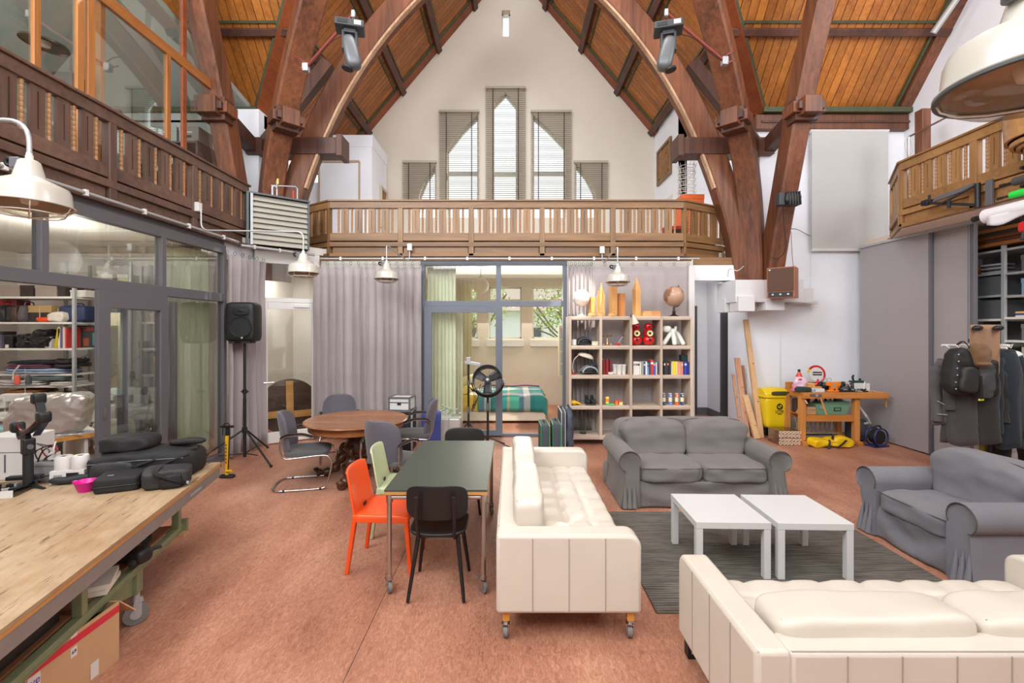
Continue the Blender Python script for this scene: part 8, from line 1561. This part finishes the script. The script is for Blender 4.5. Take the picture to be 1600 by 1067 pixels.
def blk(u,v):
    x = -.35+1.42*u; y = -.60+1.36*v; z = .575+.012*math.sin(u*17)*math.sin(v*9)
    if v < .12: z = .575-(.12-v)/.12*.33; y = -.58+.012*math.sin(u*20)
    if u > .93: z -= (u-.93)/.07*.30; x = 1.04+.02*math.sin(v*15)
    return Vector((x,y,z))
MB().grid(blk,40,28).build('blanket_cloth', plaid(), o, 80, solid=.012); MB().tube(smoothpath([Vector((-.34+.33*k,.72,.60+.02*(k%2))) for k in range(5)],4),.016,6).build('fringe_edge', mat('red_blue_fringe',(120,60,90),.9), o, 60)
M_pil = cloth('yellow_pillow',(226,200,110))
for i,(x,y,z,r,lb) in enumerate(((-1.02,9.55,.62,.25,'yellow pillow lying lower on the bed'),(-1.0,9.75,.78,.45,'pale yellow pillow on top of the lower pillow'))):
    o = thing('pillow', lb, 'pillow', (x,y,z)); MB().blob((0,0,0),(.58,.46,.18),3,12,wr(.015,6,i*4),Matrix.Rotation(-r,4,'Y')).build('pillow_body', M_pil if not i else cloth('pale_yellow_pillow',(224,212,160)), o, 70); MB().blob((0,0,0),(.60,.48,.03),5,12,None,Matrix.Rotation(-r,4,'Y')).build('seam', M_pil, o, 70)
o = thing('yellow_blanket', 'bright yellow throw hanging over the bed side behind the glass', 'blanket', (-.98,9.19,.30)); MB().grid(lambda u,v: Vector((-.30+.62*u, -.012*math.sin(u*18)*(1-v)-.02, -.02+.30*v)),16,6).build('throw_cloth', cloth('bright_yellow_throw',(226,186,60)), o, 80, solid=.01); MB().tube([(-.3,-.03,-.02),(.32,-.03,-.02)],.008,6).build('hem', M_pil, o)
o = thing('pendant_globe', 'round paper pendant lamp hanging in the bedroom', 'lamp', (-.62,9.6,2.83)); MB().blob((0,0,0),(.34,.34,.34),2,14).build('paper_shade', mat('paper_shade',(232,218,190),.7), o, 80); MB().cyl((0,0,.17),(0,0,.36),.006,6).build('cord', M_black, o); MB().cyl((0,0,.155),(0,0,.185),.05,14).build('cap', M_galv_steel, o)
o = thing('radiator', 'pale slim wall cabinet at the right side of the bedroom', 'cabinet', (1.29,11.0,.75)); MB().bb(-.12,.21,-.1,.1,0,1.25).build('cabinet_frame', M_cream2, o, bevel=.004)
for k in range(4): MB().bb(-.08,.10,-.106,-.1,.06+.29*k,.32+.29*k).build('glass_panel', mat('pale_blue_panel',(166,176,176),.25), o)
# outdoors seen through the low windows
tag(MB().bb(-14,14,11.9,40,-.3,-.1).build('lawn', mat('lawn_green',(120,140,70),.9,var=.2,scale=2)), 'green lawn outside the low bedroom windows', 'lawn')
M_leaf = mat('bright_leaf', (150,172,70), .6, rnd=.25); M_bark = mat('grey_bark', (120,104,90), .9, var=.2, scale=12)
def leafmesh(n, r, cz, seed, flat=.6, leaf=.07):
    rd = random.Random(seed); mb = MB()
    for i in range(n):
        d = Vector((rd.gauss(0,1),rd.gauss(0,1),rd.gauss(0,1))); d.normalize(); p = Vector((0,0,cz))+Vector((d.x*r,d.y*r,d.z*r*flat))*(rd.random()**.4)
        u = Vector((rd.gauss(0,1),rd.gauss(0,1),rd.gauss(0,1))).normalized(); v = u.orthogonal().normalized(); l = leaf*rd.uniform(.6,1.3)
        q = [mb.v(p-u*l), mb.v(p+v*l*.5), mb.v(p+u*l), mb.v(p-v*l*.5)]; mb.bm.faces.new(q)
    return mb
for i,(x,y,h,lb) in enumerate(((1.9,15.2,2.7,'branching tree outside the right bedroom window'),(-1.5,16.5,2.9,'leafy tree outside the left bedroom windows'))):
    o = thing('garden_tree', lb, 'tree', (x,y,-.1)); rd = random.Random(i+3); mb = MB(); mb.tube([(0,0,0),(.05,0,1.2),(0,0,1.8)],[.16,.11,.09],8).build('trunk', M_bark, o, 60)
    for k in range(11):
        a = rd.uniform(0,6.28); e = Vector((math.cos(a)*rd.uniform(.7,1.7),math.sin(a)*.7,rd.uniform(1.9,3.6))); MB().tube(smoothpath([Vector((0,0,1.2+.05*k)),Vector((e.x*.4,e.y*.4,1.7+.05*k)),e],4),.03,5).build('branch', M_bark, o, 60)
    stuff(leafmesh(900,1.6,h,i+11).build('foliage', M_leaf, o))
for i,(x,y,lb) in enumerate(((.8,13.6,'bright green shrub low outside the right bedroom window'),(-.6,14.2,'green shrub low outside the middle bedroom window'),(-2.2,14.0,'green shrub outside the left bedroom window'))):
    o = thing('garden_shrub', lb, 'shrub', (x+.9,y,-.1)); stuff(leafmesh(900,.8,.95,i+31,1.0).build('foliage', mat('lime_leaf',(176,190,80),.6), o)); MB().tube([(0,0,0),(.02,0,.7)],.03,6).build('stem', M_bark, o)
o = thing('neighbour_house', 'white house with a grey roof beyond the garden', 'house', (-2,24,-.1)); MB().bb(-9,9,-2,2,0,2.9).build('wall', M_white, o); MB().px([(-2.5,2.9),(2.5,2.9),(0,5.2)],-9.3,9.3).build('roof', mat('pinkish_roof_tile',(206,186,172),.8), o)
for k in range(5): w_ = MB().bb(-7+3.2*k,-6+3.2*k,-2.06,-2.0,.9,2.2).build('window', M_whitepaint, o); MB().bb(-6.9+3.2*k,-6.1+3.2*k,-2.08,-2.061,1.0,2.1).build('pane', mat('dark_window_pane',(90,104,110),.15), w_)
# ================================================================= office on the left gallery
o = thing('office_shelf', 'dark grey shelf unit with boxes inside the glazed office', 'shelf', (-6.2,7.35,3.34)); mds = mat('dark_grey_cabinet',(74,76,76),.6)
for x in (0,.55,1.12): MB().bb(x,x+.03,0,.5,0,1.62).build('side_panel', mds, o)
for z in (.02,.62,1.10,1.58): MB().bb(.03,1.12,.0,.5,z,z+.03).build('shelf_board', mds, o)
MB().bb(.0,1.15,.5,.52,0,1.61).build('back_panel', mds, o)
M_abox = mat('grey_archive_box',(140,140,134),.7)
for k,lb in enumerate(('left grey archive box on top of the office shelf','middle grey archive box on top of the office shelf','right grey archive box on top of the office shelf')):
    b_ = box('archive_box', lb, 'box', (-5.96+.36*k,7.6,4.951), (.32,.36,.26), M_abox, lid=M_abox); MB().bb(-.05,.05,-.186,-.1845,.08,.12).build('handle_hole', M_black, b_); MB().bb(-.06,.06,-.186,-.1845,.16,.18).build('label_holder', M_offwhite, b_)
box('office_box','white box file in the middle of the office shelf','box',(-5.75,7.55,4.471),(.3,.25,.10),M_whitepaint); box('office_box','dark box standing on the office shelf','box',(-5.4,7.6,4.471),(.35,.25,.22),mat('black_file',(40,40,44),.5)); box('office_box','pale green box on the lower office shelf','box',(-5.9,7.55,3.991),(.3,.3,.24),mat('pale_green_box',(140,156,140),.6)); box('office_box','white file box on the lower office shelf','box',(-5.35,7.6,3.991),(.22,.3,.3),M_offwhite)
o = thing('reading_lamp','small grey clamp lamp with a bright tube in the office shelf','lamp',(-5.55,7.45,4.471)); MB().tube([(-.06,0,.02),(.06,0,.28)],.018,8).build('tube', M_whitepaint, o); MB().box((.08,.02,.30),(.12,.05,.03)).build('head', M_black, o); MB().cyl((-.06,0,0),(-.06,0,.02),.05,12).build('base', M_black, o)
o = thing('office_lamp', 'dark round dish lamp on a curved arm inside the glazed office', 'lamp', P(110,118,5.0)); cl = o.location.copy()
dl = P(70,66,4.75)-cl
MB().box((0,.05,-.33),(.22,.30,.64)).build('stand_box', M_black, o, bevel=.01); MB().cyl((0,0,-.02),(0,0,.10),.014,8).build('socket', M_steelgrey, o)
MB().tube(smoothpath([Vector((0,0,.05)),Vector((.0,0,.22)),Vector((-.06,0,.32)),dl+Vector((.02,0,.04))],6),.009,8).build('arm', M_steelgrey, o, 60)
x = MB(); x.T = Matrix.Translation(dl) @ Matrix.Rotation(.12,4,'Y'); x.lathe([(.2,-.03),(.195,-.01),(.12,.02),(0,.035),(0,.03),(.12,.014),(.19,-.014),(.195,-.03),(.2,-.03)],30); x.build('dish_shade', mat('dark_bronze_enamel',(70,68,60),.35,.4), o, 50)
x = MB(); x.T = Matrix.Translation(dl); x.lathe([(0,-.05),(.045,-.04),(.05,-.0),(0,.02)],14); x.build('bulb', M_offwhite, o, 70)
for a_,b_,lb in (((-4.95,3.2),(.5,.4),'white paper stack behind the left office window'),((-4.92,3.75),(.3,.4),'second white paper stack behind the left office window')):
    box('paper_pile', lb, 'papers', (a_[0],a_[1],4.05), (b_[1],b_[0],.30), M_whitepaint)
o = thing('office_desk','long grey desk behind the office glazing','desk',(-5.0,4.2,3.34)); MB().bb(-.4,.3,-2.2,1.2,.66,.70).build('desktop', M_offwhite, o)
for y in (-2.1,-.5,1.1): MB().bb(-.35,.25,y-.02,y+.02,0,.659).build('side_panel', mds, o)
